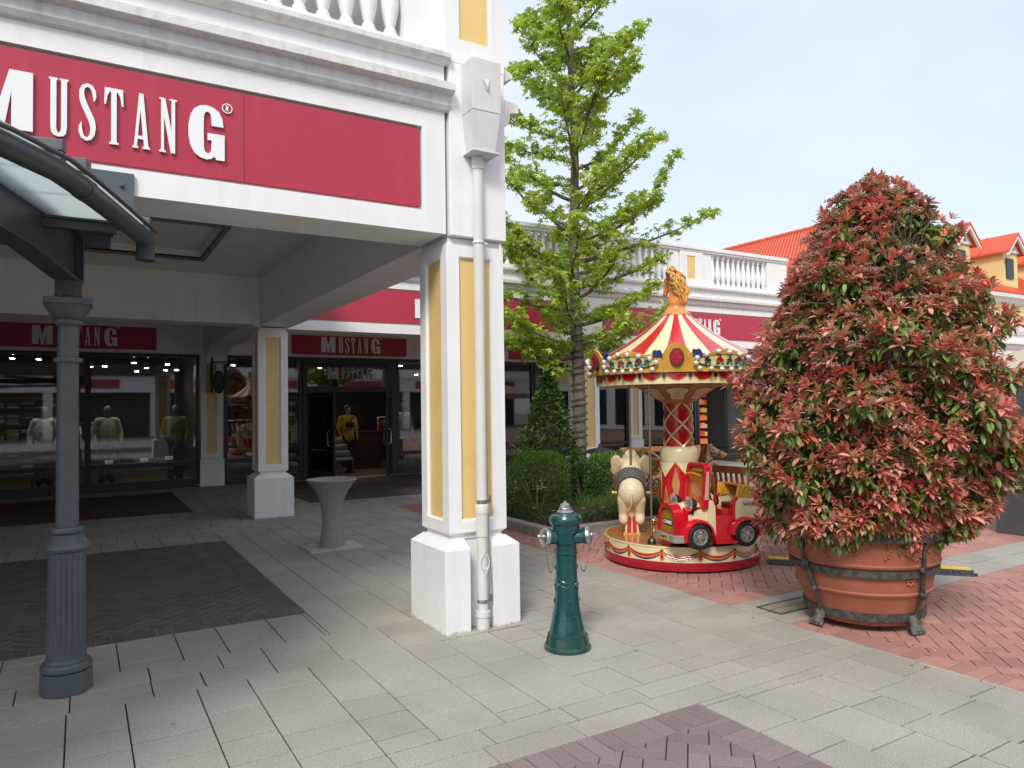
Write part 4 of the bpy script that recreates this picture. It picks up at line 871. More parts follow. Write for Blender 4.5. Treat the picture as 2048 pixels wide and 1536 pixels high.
for s1 in (-1, 1):
    R_ = Matrix.Translation((0, 0, .765)) @ Matrix.Rotation(s1 * radians(90) + (radians(26) if s1 < 0 else radians(-8)), 4, 'Z') @ Matrix.Rotation(radians(82), 4, 'X')
    b = MB(); b.M = R_; b.lathe([(.062, .135), (.067, .14), (.067, .158), (.060, .166), (.045, .17), (.022, .172), (.022, .178), (.014, .18)], 28); b.lathe([(.013, .178), (.013, .20), (.009, .205)], 5); b.build('side_cap', AL, hy, smooth=30)
    b = MB(); e0 = R_ @ Vector((.02, -.062, .15)); e1 = Vector((.082 * s1 * .9, -.02, .69))
    npt = 22
    for k in range(npt):
        t = k / (npt - 1); p = e0.lerp(e1, t); p.z -= .17 * (1 - (2 * t - 1) ** 2); t2 = (k + 1) / (npt - 1); q = e0.lerp(e1, t2); q.z -= .17 * (1 - (2 * t2 - 1) ** 2)
        d = (q - p).normalized(); nrm = d.orthogonal().normalized(); nrm = nrm if k % 2 else d.cross(nrm)
        b.tube([p + d * .008 * cos(a) + nrm * .004 * sin(a) for a in np.linspace(0, 2 * pi, 8, endpoint=False)], .0013, 4, closed=True)
    b.build('chain', mat('rusty_chain', (.10, .07, .05), .6, .6), hy, smooth=60)
# ================= STONE BOWL PEDESTAL =================
TZ = mat('speckled_terrazzo', (.15, .14, .125), .7, nscale=115, namt=.9, ncol=(.46, .43, .39), bump=.25, bscale=100)
bw = thing('stone_pedestal_bowl', 'flared speckled grey stone drinking bowl on a pedestal inside the arcade', 'fountain', (2.60, 8.60, 0))
b = MB(); b.lathe([(.145, .0), (.148, .05), (.140, .10), (.122, .20), (.112, .32), (.120, .44), (.145, .56), (.185, .66), (.24, .74), (.292, .795), (.298, .805), (.292, .815), (.27, .812), (.24, .79), (.12, .75), (.0001, .745)], 56); b.build('bowl', TZ, bw, smooth=50)
b = MB(); b.box(-.32, .32, -.26, .26, -.02, .012); b.build('foot_slab', mat('pale_concrete', (.46, .45, .41), .85, nscale=30, namt=.12), bw, bevel=.003)
# ================= TERRACOTTA POT =================
PC = (5.14, 3.41)
pot = thing('terracotta_pot', 'huge terracotta pot bound with black iron bands on clawed feet', 'planter', (*PC, 0), radians(18))
pot.scale = (.955, .955, 1.05)
prof = [(.395, .045), (.41, .05), (.425, .10), (.45, .17), (.475, .23), (.492, .255), (.502, .262), (.506, .275), (.498, .285), (.503, .30), (.515, .36), (.525, .42), (.545, .452), (.560, .458), (.566, .472), (.558, .482), (.560, .49), (.565, .55), (.575, .62), (.588, .66), (.615, .672), (.612, .685), (.632, .69), (.628, .705), (.645, .71), (.655, .735), (.655, .765), (.635, .78), (.60, .775), (.58, .74), (.57, .70), (.0001, .70)]
b = MB(); b.lathe([(r * .985, z) for r, z in prof], 96); b.build('pot_body', TERR, pot, smooth=45)
def pr_at(z): return .985 * float(np.interp(z, [p[1] for p in prof[:26]], [p[0] for p in prof[:26]]))
b = MB()
def rp(a, z, e=0): r = pr_at(z) + e; return (r * cos(a), r * sin(a), z)
def rosette(a, z, R, n_=8):
    b = MB(); b.sphere(rp(a, z, .004), R * .25, 8, 6)
    for k in range(n_):
        t = 2 * pi * k / n_; da = R * .6 * cos(t) / .57; b.sphere(rp(a + da, z + R * .6 * sin(t), .0), R * .30, 8, 6)
    b.build('rosette', TERR, pot, smooth=60)
for k in range(4):
    a0 = k * pi / 2
    rosette(a0 - pi / 2 + .18, .585, .055); rosette(a0 - pi / 2 - .62, .375, .052)
    ac = a0 - pi / 2 - .58; b = MB()
    for i in range(60):     # fruit garland
        u = -1 + 2 * (i + random.random()) / 60; th = .03 * (1 - abs(u)) + .006; b.sphere(rp(ac + .26 * u, .60 - .055 * (1 - u * u) + random.uniform(-th, th), .002), random.uniform(.011, .017), 7, 5)
    b.build('garland', TERR, pot, smooth=60)
    for dd, sl in ((.42, .011), (-.40, .009)):
        b = MB()
        for i in range(14): b.sphere(rp(ac + dd + random.uniform(-.05, .05) * (i / 14), .64 - sl * i, .001), random.uniform(.009, .014), 7, 5)
        b.build('flower_drop', TERR, pot, smooth=60)
def band(z, h, e, nm='iron_band'):
    b = MB(); n_ = 64; R0 = []
    for k in range(n_):
        a = 2 * pi * k / n_; r0 = max(pr_at(z), pr_at(z + h)) + .002; w_ = random.uniform(-.0015, .0015)
        R0.append([b.vert((r * cos(a), r * sin(a), zz)) for r, zz in ((r0, z + w_), (r0 + e, z + w_), (r0 + e, z + h + w_), (r0, z + h + w_))])
    for k in range(n_):
        for q in range(4): b.face([R0[k][q], R0[(k + 1) % n_][q], R0[(k + 1) % n_][(q + 1) % 4], R0[k][(q + 1) % 4]])
    b.build(nm, IRON, pot, smooth=30)
band(.645, .044, .012); band(.395, .046, .014); band(.085, .052, .012)
fo = MB(); fo.lathe([(.39, .035), (.395, .045)], 64); 
for k in range(4):
    a = k * pi / 2 - pi / 2 - .82 + .35
    b = MB(); path = [(.69, .04), (.66, .02), (.60, .010), (.52, .008), (.46, .012), (.43, .012), (.36, .014), (.29, .012), (.25, .010), (.18, .012), (.10, .02), (.06, .03)]
    pts = []; rs = []
    for z, e in path:
        wig = .05 * sin((z - .05) * 9.5); pts.append(rp(a + wig, max(z, .06), e + .018)) if z >= .06 else None; rs.append(.016 + .003 * cos(z * 20))
    b.tube(pts, rs[:len(pts)], 8)
    for zz in (.675, .45, .27): b.sphere(rp(a + .05 * sin((zz - .05) * 9.5), zz, .024), .030, 8, 6)
    b.build('iron_strap', IRON, pot, smooth=50)
    b = MB(); c0 = Vector(rp(a, .07, .03)); dr = Vector((cos(a), sin(a), 0)); tg = Vector((-sin(a), cos(a), 0))
    b.tube([c0 + Vector((0, 0, .05)), c0 + dr * .02 + Vector((0, 0, 0)), c0 + dr * .035 - Vector((0, 0, .045))], [.030, .034, .045], 10)
    for q in (-1, -.33, .33, 1): b.tube([c0 + dr * .02 + tg * q * .02 - Vector((0, 0, .03)), c0 + dr * .05 + tg * q * .045 - Vector((0, 0, .045)), c0 + dr * .062 + tg * q * .055 - Vector((0, 0, .060))], [.022, .021, .014], 8)
    b.tube([c0 + tg * .03 + Vector((0, 0, .03)), c0 + tg * .045 + dr * .015, c0 + tg * .02 + dr * .03 - Vector((0, 0, .02))], .008, 6)
    b.build('claw_foot', mat('worn_iron_foot', (.09, .088, .08), .6, nscale=40, namt=.4, bump=.6, bscale=60) if k == 0 else bpy.data.materials['worn_iron_foot'], pot, smooth=60)
# ================= PHOTINIA BUSH =================
bush = thing('photinia_bush', 'large cone-shaped photinia bush with red young leaves growing from the terracotta pot', 'bush', (PC[0] + .115, PC[1] - .03, .70))
ZP = [.50, .62, .80, 1.02, 1.25, 1.50, 1.85, 2.27, 2.62, 2.93, 3.18, 3.32, 3.42]; RP = [.46, .61, .78, .84, .865, .865, .82, .74, .61, .45, .28, .14, .03]
def bush_r(a, z):
    r = np.interp(z, ZP, RP); lob = .07 * np.sin(3 * a + 4 * z) + .07 * np.sin(5 * a - 6 * z + 1) + .06 * np.sin(9 * a + 11 * z)
    rs = np.random.default_rng(4); P_ = np.stack([r * np.cos(a), r * np.sin(a), z + 0 * a], -1); nn = 0
    for q in range(14): kv = rs.normal(0, 1, 3); kv *= rs.uniform(7, 17) / np.linalg.norm(kv); nn = nn + np.sin(P_ @ kv + rs.uniform(0, 6))
    return r * (1 + lob + .028 * nn)
def axis_off(z): return np.stack([.858 * np.interp(z, [.5, 1.2, 2.4, 3.4], [-.12, .01, .05, .11]), -.513 * np.interp(z, [.5, 1.2, 2.4, 3.4], [-.12, .01, .05, .11])], -1)
NB = 5000
z = rng.uniform(.5, 3.42, NB * 3); a = rng.uniform(0, 2 * pi, NB * 3)
sh = rng.integers(0, 46, len(z)); sa_ = rng.uniform(0, 2 * pi, 46); sz_ = rng.uniform(1.0, 3.3, 46)
keep = rng.uniform(0, 1, len(z)) < (np.interp(z, ZP, RP) / 1.18) * np.where(z < .62, .75, 1); z, a = z[keep][:NB], a[keep][:NB]; z = np.where((z < .66) & (np.abs((a + 2.3 + pi) % (2 * pi) - pi) < 1.5), z + .22, z)
# a bare twiggy hollow high on the right side facing the viewer
ah = -1.80; hol = (np.abs((a - ah + pi) % (2 * pi) - pi) < .50) & (z > 2.50) & (z < 3.05) & (rng.uniform(0, 1, len(z)) < .86)
a, z = a[~hol], z[~hol]
depthf = 1 - np.abs(rng.normal(0, .075, len(z))); gap = (np.sin(7 * a + 5 * z) * np.sin(8.3 * z - 3 * a) > .72)
r = bush_r(a, z) * np.where(gap, depthf * .86, depthf); off = axis_off(z)
for q in range(46): r = r * (1 + rng.uniform(.06, .20) * np.exp(-(((a - sa_[q] + pi) % (2 * pi) - pi) / .13) ** 2 - ((z - sz_[q]) / .11) ** 2))
C = np.stack([r * np.cos(a) + off[:, 0], r * np.sin(a) + off[:, 1], z - .70], -1)
slope = np.interp(z, ZP, np.gradient(RP, ZP))
axn = np.stack([np.cos(a), np.sin(a), .55 - .6 * np.clip(slope, -1.5, .8)], -1) + rng.normal(0, .28, (len(z), 3)); axn /= np.linalg.norm(axn, axis=1)[:, None]
red_pal = np.array([(.52, .14, .11), (.58, .22, .17), (.46, .09, .075), (.50, .24, .14), (.50, .20, .17), (.36, .17, .08), (.62, .31, .25), (.42, .17, .13)])
grn_pal = np.array([(.17, .25, .06), (.13, .20, .05), (.23, .32, .08), (.11, .17, .045)])
tv = [(0, 0, 0), (.32, .16, .05), (.32, 0, 0), (.32, -.16, .05), (.68, .155, .02), (.68, 0, -.035), (.68, -.155, .02), (1, 0, -.10)]
tf = [(0, 2, 1), (0, 3, 2), (1, 2, 5, 4), (2, 3, 6, 5), (4, 5, 7), (5, 6, 7)]
pos, dirs, cols, scl, rolls = [], [], [], [], []
for i in range(len(C)):
    n_ = random.randint(6, 9); ax = Vector(axn[i]); o1 = ax.orthogonal().normalized(); o2 = ax.cross(o1); base = red_pal[random.randrange(len(red_pal))]
    isred = random.random() < .84; ph = random.uniform(0, 6.28); sc0 = random.uniform(.055, .102)
    for k in range(n_ if isred else 4):
        t = ph + 2.4 * k; tilt = radians(18 + 52 * k / n_ + random.uniform(-8, 8)); d = ax * cos(tilt) + (o1 * cos(t) + o2 * sin(t)) * sin(tilt)
        pos.append(C[i] + np.array(ax) * (-.012 * k / n_)); dirs.append(tuple(d)); s_ = sc0 * (.65 + .45 * k / n_) * random.uniform(.85, 1.15); scl.append(s_)
        cc = base * random.uniform(1.0, 1.5) if isred else grn_pal[random.randrange(4)] * random.uniform(.8, 1.3); cols.append(np.clip(cc, 0, 1)); rolls.append(random.uniform(-.5, .5))
    for k in range(random.choice((3, 4, 5))):      # older green leaves, drooping under the rosette
        t = random.uniform(0, 6.28); d = (o1 * cos(t) + o2 * sin(t)) * .8 + Vector((0, 0, -.75)) + ax * .25; pos.append(C[i] - np.array(ax) * random.uniform(.03, .09)); dirs.append(tuple(d.normalized()))
        scl.append(random.uniform(.06, .10)); cols.append(grn_pal[random.randrange(4)] * random.uniform(.7, 1.35)); rolls.append(random.uniform(-.6, .6))
# inner fill
NI = 9000; zi = rng.uniform(.6, 3.2, NI); ai = rng.uniform(0, 2 * pi, NI); ri = bush_r(ai, zi) * np.sqrt(rng.uniform(.25, .80, NI)); oi = axis_off(zi)
for i in range(NI):
    if zi[i] > 2.35 and abs((ai[i] - ah + pi) % (2 * pi) - pi) < .9 and random.random() < .75: continue
    pos.append(np.array([ri[i] * cos(ai[i]) + oi[i, 0], ri[i] * sin(ai[i]) + oi[i, 1], zi[i] - .70])); d = rng.normal(0, 1, 3); d[2] -= .4; dirs.append(tuple(d)); scl.append(random.uniform(.07, .11)); cols.append(grn_pal[random.randrange(4)] * random.uniform(.6, 1.2)); rolls.append(random.uniform(-1, 1))
Rm = frames(np.array(dirs), np.array(rolls)) * np.array(scl)[:, None, None]
scatter('foliage', tv, tf, Rm, np.array(pos), np.array(cols), LEAFR, bush)
# woody stems and twigs
b = MB()
for k in range(46):
    a = random.uniform(0, 6.28); zt = random.uniform(1.0, 3.3); rt = float(bush_r(np.array(a), np.array(zt))) * .92; p0 = Vector((.12 * cos(a), .12 * sin(a), .0)); p3 = Vector((rt * cos(a), rt * sin(a), zt - .7)); mid = p0.lerp(p3, .5) + Vector((0, 0, .15)); b.tube([p0, mid, p3], [.016, .011, .004], 5)
for k in range(330):
    a = ah + random.gauss(0, .40) if k < 230 else random.uniform(0, 6.28); zt = random.uniform(2.4, 3.2); rt = float(bush_r(np.array(a), np.array(zt))); p = Vector((rt * .55 * cos(a), rt * .55 * sin(a), zt - .9)); a2 = a + random.uniform(-.55, .55); q = Vector((rt * random.uniform(.75, 1.0) * cos(a2), rt * random.uniform(.75, 1.0) * sin(a2), zt - .7 + random.uniform(-.22, .16))); b.tube([p, p.lerp(q, .5) + Vector((random.uniform(-.07, .07), random.uniform(-.07, .07), random.uniform(-.03, .07))), q], [.0055, .004, .0025], 4)
b.build('branches', TWIG, bush, smooth=60)
# pale pink flower heads mostly on the left side
pf, df, sf, cf = [], [], [], []
for k in range(150):
    a = random.gauss(2.75, .85) if k < 105 else random.uniform(0, 6.28); zt = random.uniform(1.3, 3.35) ; rt = float(bush_r(np.array(a), np.array(zt))) * 1.02; of = axis_off(np.array(zt)); c0 = np.array([rt * cos(a) + of[0], rt * sin(a) + of[1], zt - .70 + .02])
    for q in range(60): e = rng.normal(0, 1, 3); e /= np.linalg.norm(e); e[2] = abs(e[2]) * .6; pf.append(c0 + e * np.array([.06, .06, .06]) * random.uniform(.5, 1)); df.append(rng.normal(0, 1, 3)); sf.append(random.uniform(.0045, .0075)); cf.append(np.array(random.choice([(.50, .26, .19), (.55, .33, .24), (.44, .19, .14), (.56, .38, .29)])))
tvf = [(1, 0, 0), (-.5, .87, 0), (-.5, -.87, 0), (0, 0, 1.2), (0, 0, -1)]; tff = [(0, 1, 3), (1, 2, 3), (2, 0, 3), (1, 0, 4), (2, 1, 4), (0, 2, 4)]
scatter('flower_heads', tvf, tff, frames(np.array(df)) * np.array(sf)[:, None, None], np.array(pf), np.array(cf), LEAFR, bush)
# ================= CAROUSEL =================
CR = mat('carousel_red_gloss', (.52, .008, .018), .16, coat=.6, nscale=5, namt=.08); CRD = mat('carousel_deep_red', (.33, .006, .018), .25, coat=.4, nscale=5, namt=.12)
CC = mat('carousel_cream_gloss', (.72, .64, .40), .2, coat=.5, nscale=6, namt=.08); CG_ = mat('carousel_gold_paint', (.62, .33, .045), .28, coat=.4, nscale=9, namt=.15)
CB = mat('carousel_blue_paint', (.022, .045, .16), .3, coat=.3, nscale=9, namt=.2); CK = mat('carousel_dark_outline', (.06, .035, .03), .4); COR = mat('carousel_orange_paint', (.62, .23, .05), .3, coat=.3, nscale=8, namt=.25)
CWD = mat('carousel_wood', (.42, .20, .07), .4, nscale=7, namt=.35); CTEAL = mat('teal_paint', (.05, .25, .27), .35); CMAR = mat('maroon_paint', (.20, .02, .05), .35); CYL = mat('pale_yellow_paint', (.62, .58, .22), .35); PINK = mat('pale_pink_paint', (.68, .42, .34), .35); GRNP = mat('dark_green_paint', (.05, .16, .09), .35)
CHR = mat('chrome', (.75, .75, .75), .12, 1); BRASS = mat('brass', (.65, .45, .15), .25, 1); TYRE = mat('tyre_rubber', (.012, .012, .013), .6, bump=.15, bscale=60)
BULB = mat('faceted_bulb', (.80, .76, .74), .12, .35, nscale=90, namt=.25, bump=.8, bscale=50)
CX, CY = 5.595, 5.83; crz = math.atan2(-5.83, -5.60)     # local +x points to the viewer
car = thing('carousel', 'small red and cream children\'s carousel with striped roof and horse head finial', 'carousel', (CX, CY, 0), crz)
# wooden deck material: planks
def plankmat():
    m = bpy.data.materials.new('deck_planks'); m.use_nodes = True; t = m.node_tree; k = t.links.new; p = t.nodes['Principled BSDF']; p.inputs['Roughness'].default_value = .22; p.inputs['Coat Weight'].default_value = .4
    tcn = t.nodes.new('ShaderNodeTexCoord'); mpn = t.nodes.new('ShaderNodeMapping'); mpn.inputs['Rotation'].default_value = (0, 0, radians(58)); k(tcn.outputs['Object'], mpn.inputs[0])
    bt = t.nodes.new('ShaderNodeTexBrick'); bt.inputs['Scale'].default_value = 9; bt.inputs['Brick Width'].default_value = 40; bt.inputs['Row Height'].default_value = .45; bt.inputs['Mortar Size'].default_value = .03
    bt.inputs['Color1'].default_value = (.46, .19, .045, 1); bt.inputs['Color2'].default_value = (.36, .13, .03, 1); bt.inputs['Mortar'].default_value = (.10, .04, .015, 1); k(mpn.outputs[0], bt.inputs[0])
    n = t.nodes.new('ShaderNodeTexNoise'); n.inputs['Scale'].default_value = 6; n.inputs['Detail'].default_value = 6; m2_ = t.nodes.new('ShaderNodeMapping'); m2_.inputs['Rotation'].default_value = (0, 0, radians(58)); m2_.inputs['Scale'].default_value = (1, 9, 1); k(tcn.outputs['Object'], m2_.inputs[0]); k(m2_.outputs[0], n.inputs[0])
    x = t.nodes.new('ShaderNodeMix'); x.data_type = 'RGBA'; x.blend_type = 'MULTIPLY'; x.inputs[0].default_value = .6; k(bt.outputs[0], x.inputs[6]); k(n.outputs[0], x.inputs[7]); g_ = t.nodes.new('ShaderNodeMix'); g_.data_type = 'RGBA'; g_.blend_type = 'ADD'; g_.inputs[0].default_value = .45; k(x.outputs[2], g_.inputs[6]); k(bt.outputs[0], g_.inputs[7]); k(g_.outputs[2], p.inputs['Base Color']); return m
PLK = plankmat()
def wrap(b, poly, R, e, m=0, rings=3, c=None, a0=0, z0=0, sl=0):
    """star-shaped 2D polygon (arc length u, height v) wrapped on a cylinder of radius R (+sl*v slope), e proud"""
    c = c or (sum(p[0] for p in poly) / len(poly), sum(p[1] for p in poly) / len(poly)); n_ = len(poly); L_ = []
    def pt(u, v, e_): r = R + sl * v + e_; return (r * cos(a0 + u / R), r * sin(a0 + u / R), z0 + v)
    cv = b.vert(pt(*c, e * 1.25))
    for k in range(1, rings + 1):
        t = k / rings; L_.append([b.vert(pt(c[0] + (p[0] - c[0]) * t, c[1] + (p[1] - c[1]) * t, e)) for p in poly])
    L_.append([b.vert(pt(*p, -.004)) for p in poly])
    for q in range(n_): b.face([cv, L_[0][q], L_[0][(q + 1) % n_]], m)
    for k in range(len(L_) - 1):
        for q in range(n_): b.face([L_[k][q], L_[k + 1][q], L_[k + 1][(q + 1) % n_], L_[k][(q + 1) % n_]], m)
def ell(a, bb, n_=20, cx=0, cz=0, t0=0, t1=2 * pi): return [(cx + a * cos(t), cz + bb * sin(t)) for t in np.linspace(t0, t1, n_, endpoint=abs(t1 - t0 - 2 * pi) > 1e-6)]
DR = .815; DZ = .255
b = MB(); b.lathe([(.0001, DZ), (DR - .012, DZ), (DR - .004, DZ - .006)], 96, cap=False); b.build('deck', PLK, car, smooth=30)
b = MB(); b.lathe([(DR - .012, DZ + .001), (DR + .004, DZ + .001), (DR + .006, DZ - .01), (DR, DZ - .02), (DR, .105)], 96, cap=False, m=0); b.lathe([(DR - .004, .105), (DR + .006, .105), (DR + .008, .09), (DR + .002, .02), (DR - .03, .018)], 96, cap=False, m=1); b.lathe([(DR - .04, .02), (DR - .04, .0)], 64, m=2, cap=False)
b.build('platform_rim', [CC, CRD, BLK], car, smooth=30)
NS = 14
b = MB()
for k in range(NS):
    a0 = 2 * pi * (k + .5) / NS; da = 2 * pi / NS
    for (dz, rr, m_, e, sg) in ((0, .0085, 0, .004, .052), (-.013, .0075, 1, .003, .060), (-.024, .0055, 2, .002, .066), (.009, .0025, 3, .008, .048)):
        b.tube([((DR + e) * cos(a0 + da * u), (DR + e) * sin(a0 + da * u), .212 + dz - sg * (1 - (2 * u - 1) ** 2)) for u in np.linspace(.02, .98, 13)], [rr * (.45 + .55 * sin(pi * u)) for u in np.linspace(.08, .92, 13)], 6, m_)
b.build('swag', [CR, COR, CB, CG_], car, smooth=60)
b = MB()
for k in range(NS):
    a0 = 2 * pi * (k + .5) / NS; wrap(b, ell(.019, .019), DR, .012, 0, a0=a0, z0=.216); wrap(b, ell(.010, .010), DR, .018, 2, a0=a0, z0=.216)
    wrap(b, [(-.006, 0), (.006, 0), (.024, -.05), (.022, -.075), (0, -.085), (-.022, -.075), (-.024, -.05)], DR, .006, 0, a0=a0, z0=.205); wrap(b, [(-.004, 0), (.004, 0), (.014, -.055), (.010, -.072), (-.010, -.072), (-.014, -.055)], DR, .011, 1, a0=a0, z0=.205)
    for u in (0, .5): aa = a0 + 2 * pi / NS * u; b.sphere(((DR + .008) * cos(aa), (DR + .008) * sin(aa), .112), .005, 8, 6, 3)
b.build('tassel', [CG_, CR, BLK, PINK], car, smooth=60)
# lower column
b = MB(); b.lathe([(.215, DZ), (.215, .30), (.20, .34), (.192, 1.04)], 64, m=0); b.build('lower_column', CR, car, smooth=30)
b = MB(); b.lathe([(.193, 1.02), (.199, 1.03), (.203, 1.10), (.203, 1.135), (.198, 1.165), (.180, 1.19), (.152, 1.20)], 64, m=0)
npk = 5
for k in range(npk):   # cream points hanging over the red
    a0 = 2 * pi * (k + .35) / npk; h = pi * .197 / npk
    for i in range(6):
        u0, u1 = -h + 2 * h * i / 6, -h + 2 * h * (i + 1) / 6
        z_ = lambda u: 1.035 - .16 * (1 - abs(u) / h)
        q = [b.vert(((.1985) * cos(a0 + u / .197), (.1985) * sin(a0 + u / .197), zz)) for u, zz in ((u0, 1.036), (u1, 1.036), (u1, z_(u1)), (u0, z_(u0)))]; b.face(q)
b.build('column_collar', CC, car, smooth=40)
b = MB()
for k in range(npk):
    a0 = 2 * pi * (k + .35) / npk; h = pi * .197 / npk
    b.tube([(.199 * cos(a0 + u / .197), .199 * sin(a0 + u / .197), 1.035 - .16 * (1 - abs(u) / h)) for u in np.linspace(-h, h, 13)], .006, 6)
    for (u, zz, hh, ww) in ((0, .60, .17, .034), (h, .80, .17, .036), (h, .42, .15, .036)):
        d = [(0, hh), (ww * .6, hh * .45), (ww, 0), (ww * .6, -hh * .45), (0, -hh), (-ww * .6, -hh * .45), (-ww, 0), (-ww * .6, hh * .45)]
        wrap(b, [(p[0] * 1.18, p[1] * 1.06) for p in d], .195, .003, 0, a0=a0 + u / .197, z0=zz); wrap(b, d, .195, .006, 1, a0=a0 + u / .197, z0=zz)
b.build('column_ornament', [CG_, CWD], car, smooth=50)
# upper column with lattice
b = MB(); b.lathe([(.150, 1.19), (.146, 1.68)], 64); b.build('upper_column', CR, car, smooth=30)
b = MB(); lat = .150; HN = 4; tw = 2 * pi * .5
for s1 in (-1, 1):
    for k in range(HN):
        pts = [((.150 - .004 * t) * cos(s1 * tw * t * .98 + 2 * pi * k / HN + .3), (.150 - .004 * t) * sin(s1 * tw * t * .98 + 2 * pi * k / HN + .3), 1.195 + .475 * t) for t in np.linspace(0, 1, 41)]
        b.tube(pts, .0135, 6, 1); b.tube([(p[0] * 1.025, p[1] * 1.025, p[2]) for p in pts], .0105, 6, 0)
for k in range(8):
    for zz in ((1.255, 1.49) if k % 2 else (1.375, 1.61)):
        a0 = 2 * pi * k / 8 + .3 + (0 if 1 else 0)
        for q in range(8): t = q * pi / 4; b.tube([(.151 * cos(a0 + u * cos(t) / .15), .151 * sin(a0 + u * cos(t) / .15), zz + u * sin(t)) for u in (.008, .026)], .0018, 4, 1)
b.build('lattice', [CC, CG_], car, smooth=50)
# inverted wooden octagonal funnel under the roof
b = MB(); n8 = 8
def ring8(r, z, ph=0): return [b.vert((r * cos(2 * pi * k / n8 + ph), r * sin(2 * pi * k / n8 + ph), z)) for k in range(n8)]
ph = pi / 8
R_ = [ring8(.16, 1.66, ph), ring8(.185, 1.675, ph), ring8(.485, 1.85, ph), ring8(.49, 1.875, ph)]
for j_ in range(3):
    for k in range(n8): b.face([R_[j_][k], R_[j_][(k + 1) % n8], R_[j_ + 1][(k + 1) % n8], R_[j_ + 1][k]])
b.face(R_[0][::-1])
b.build('wooden_funnel', CWD, car)
b = MB()
for k in range(n8):
    a0 = 2 * pi * k / n8; c8 = cos(pi / 8)
    def fp(u, v, e=.004):   # u across, v 0..1 up the slope
        r = (.185 + .30 * v) * c8; nx, nz = .175, -.30; l = math.hypot(nx, nz); rr = r + e * nx / l * 1.0; zz = 1.675 + .175 * v + e * nz / l
        return (rr * cos(a0) - u * sin(a0), rr * sin(a0) + u * cos(a0), zz)
    shp = [(-.055, .2), (.055, .2), (.075, .35), (.07, .5), (.10, .6), (.115, .8), (.09, .82), (.04, .87), (-.04, .87), (-.09, .82), (-.115, .8), (-.10, .6), (-.07, .5), (-.075, .35)]
    for (sc, e, m_) in ((1.07, .003, 0), (1, .0055, 1 + k % 3)):
        cu = (0, .53); b.face([b.vert(fp(cu[0] + (p[0] - cu[0]) * sc, cu[1] + (p[1] - cu[1]) * sc, e)) for p in shp], m_)
    b.face([b.vert(fp(*p, .008)) for p in ((-.03, .25), (.03, .25), (.05, .45), (.0, .6), (-.05, .42))], 4); b.face([b.vert(fp(*p, .008)) for p in ((-.01, .62), (.06, .5), (.08, .75), (.02, .8))], 5)
b.build('painted_panel', [CK, CC, PINK, GRNP, PINK, CYL], car)
# roof: striped cone
NR = 24; prof = [(.90, 2.115), (.83, 2.155), (.72, 2.225), (.56, 2.315), (.40, 2.42), (.27, 2.515), (.19, 2.585), (.155, 2.62)]
b = MB(); sub = 6
b.lathe(prof, NR * sub, m=0, mf=lambda j_, k: ((k + 3) // sub) % 2, cap=False)
b.lathe([(.90, 2.115), (.88, 2.06), (.5, 2.02), (.0001, 2.02)], 48, m=1, cap=False)
b.build('striped_roof', [CR, CC], car, smooth=25)
# valance band
VR = .925
def top(a):      # height of the upper edge
    u = (a % (pi / 3)) / (pi / 3); u = u if u < .5 else 1 - u; d = u * pi / 3 * VR       # distance from crest along arc, 0..0.516
    crest = .105 * max(0, 1 - (d / .125) ** 2) ** .7 if d < .125 else 0
    mid = .045 * max(0, 1 - ((.516 - d) / .22) ** 2) + .012 * max(0, cos((.516 - d) * 22)) * (d > .25)
    blue = .058 * max(0, 1 - ((d - .185) / .05) ** 2) ** .5 * (1 - .5 * max(0, 1 - ((d - .185) / .012) ** 2)) if abs(d - .185) < .05 else 0
    return 2.135 + max(crest, mid, blue), d
b = MB(); n_ = 360; rows = []
for k in range(n_):
    a = 2 * pi * k / n_; t, d = top(a); fl = .035 * max(0, 1 - (d / .16) ** 2)   # crests lean outwards
    rows.append([b.vert(((VR + x) * cos(a), (VR + x) * sin(a), zz)) for x, zz in ((-.03, 1.965), (.0, 1.965), (.006 + fl * .3, 2.03), (.014 + fl * .7, (2.03 + t) / 2), (.03 + fl, t), (.012 + fl, t + .003), (-.01, 2.06))])
for k in range(n_):
    t, d = top(2 * pi * k / n_); A, B = rows[k], rows[(k + 1) % n_]
    for q in range(6): b.face([A[q], B[q], B[q + 1], A[q + 1]], 1 if (.13 < d < .238 and q in (3, 4)) else 0)
    b.face([A[6], B[6], B[0], A[0]], 0)
val = b.build('valance', [CG_, CB], car, smooth=40)
b = MB(); b2 = MB()
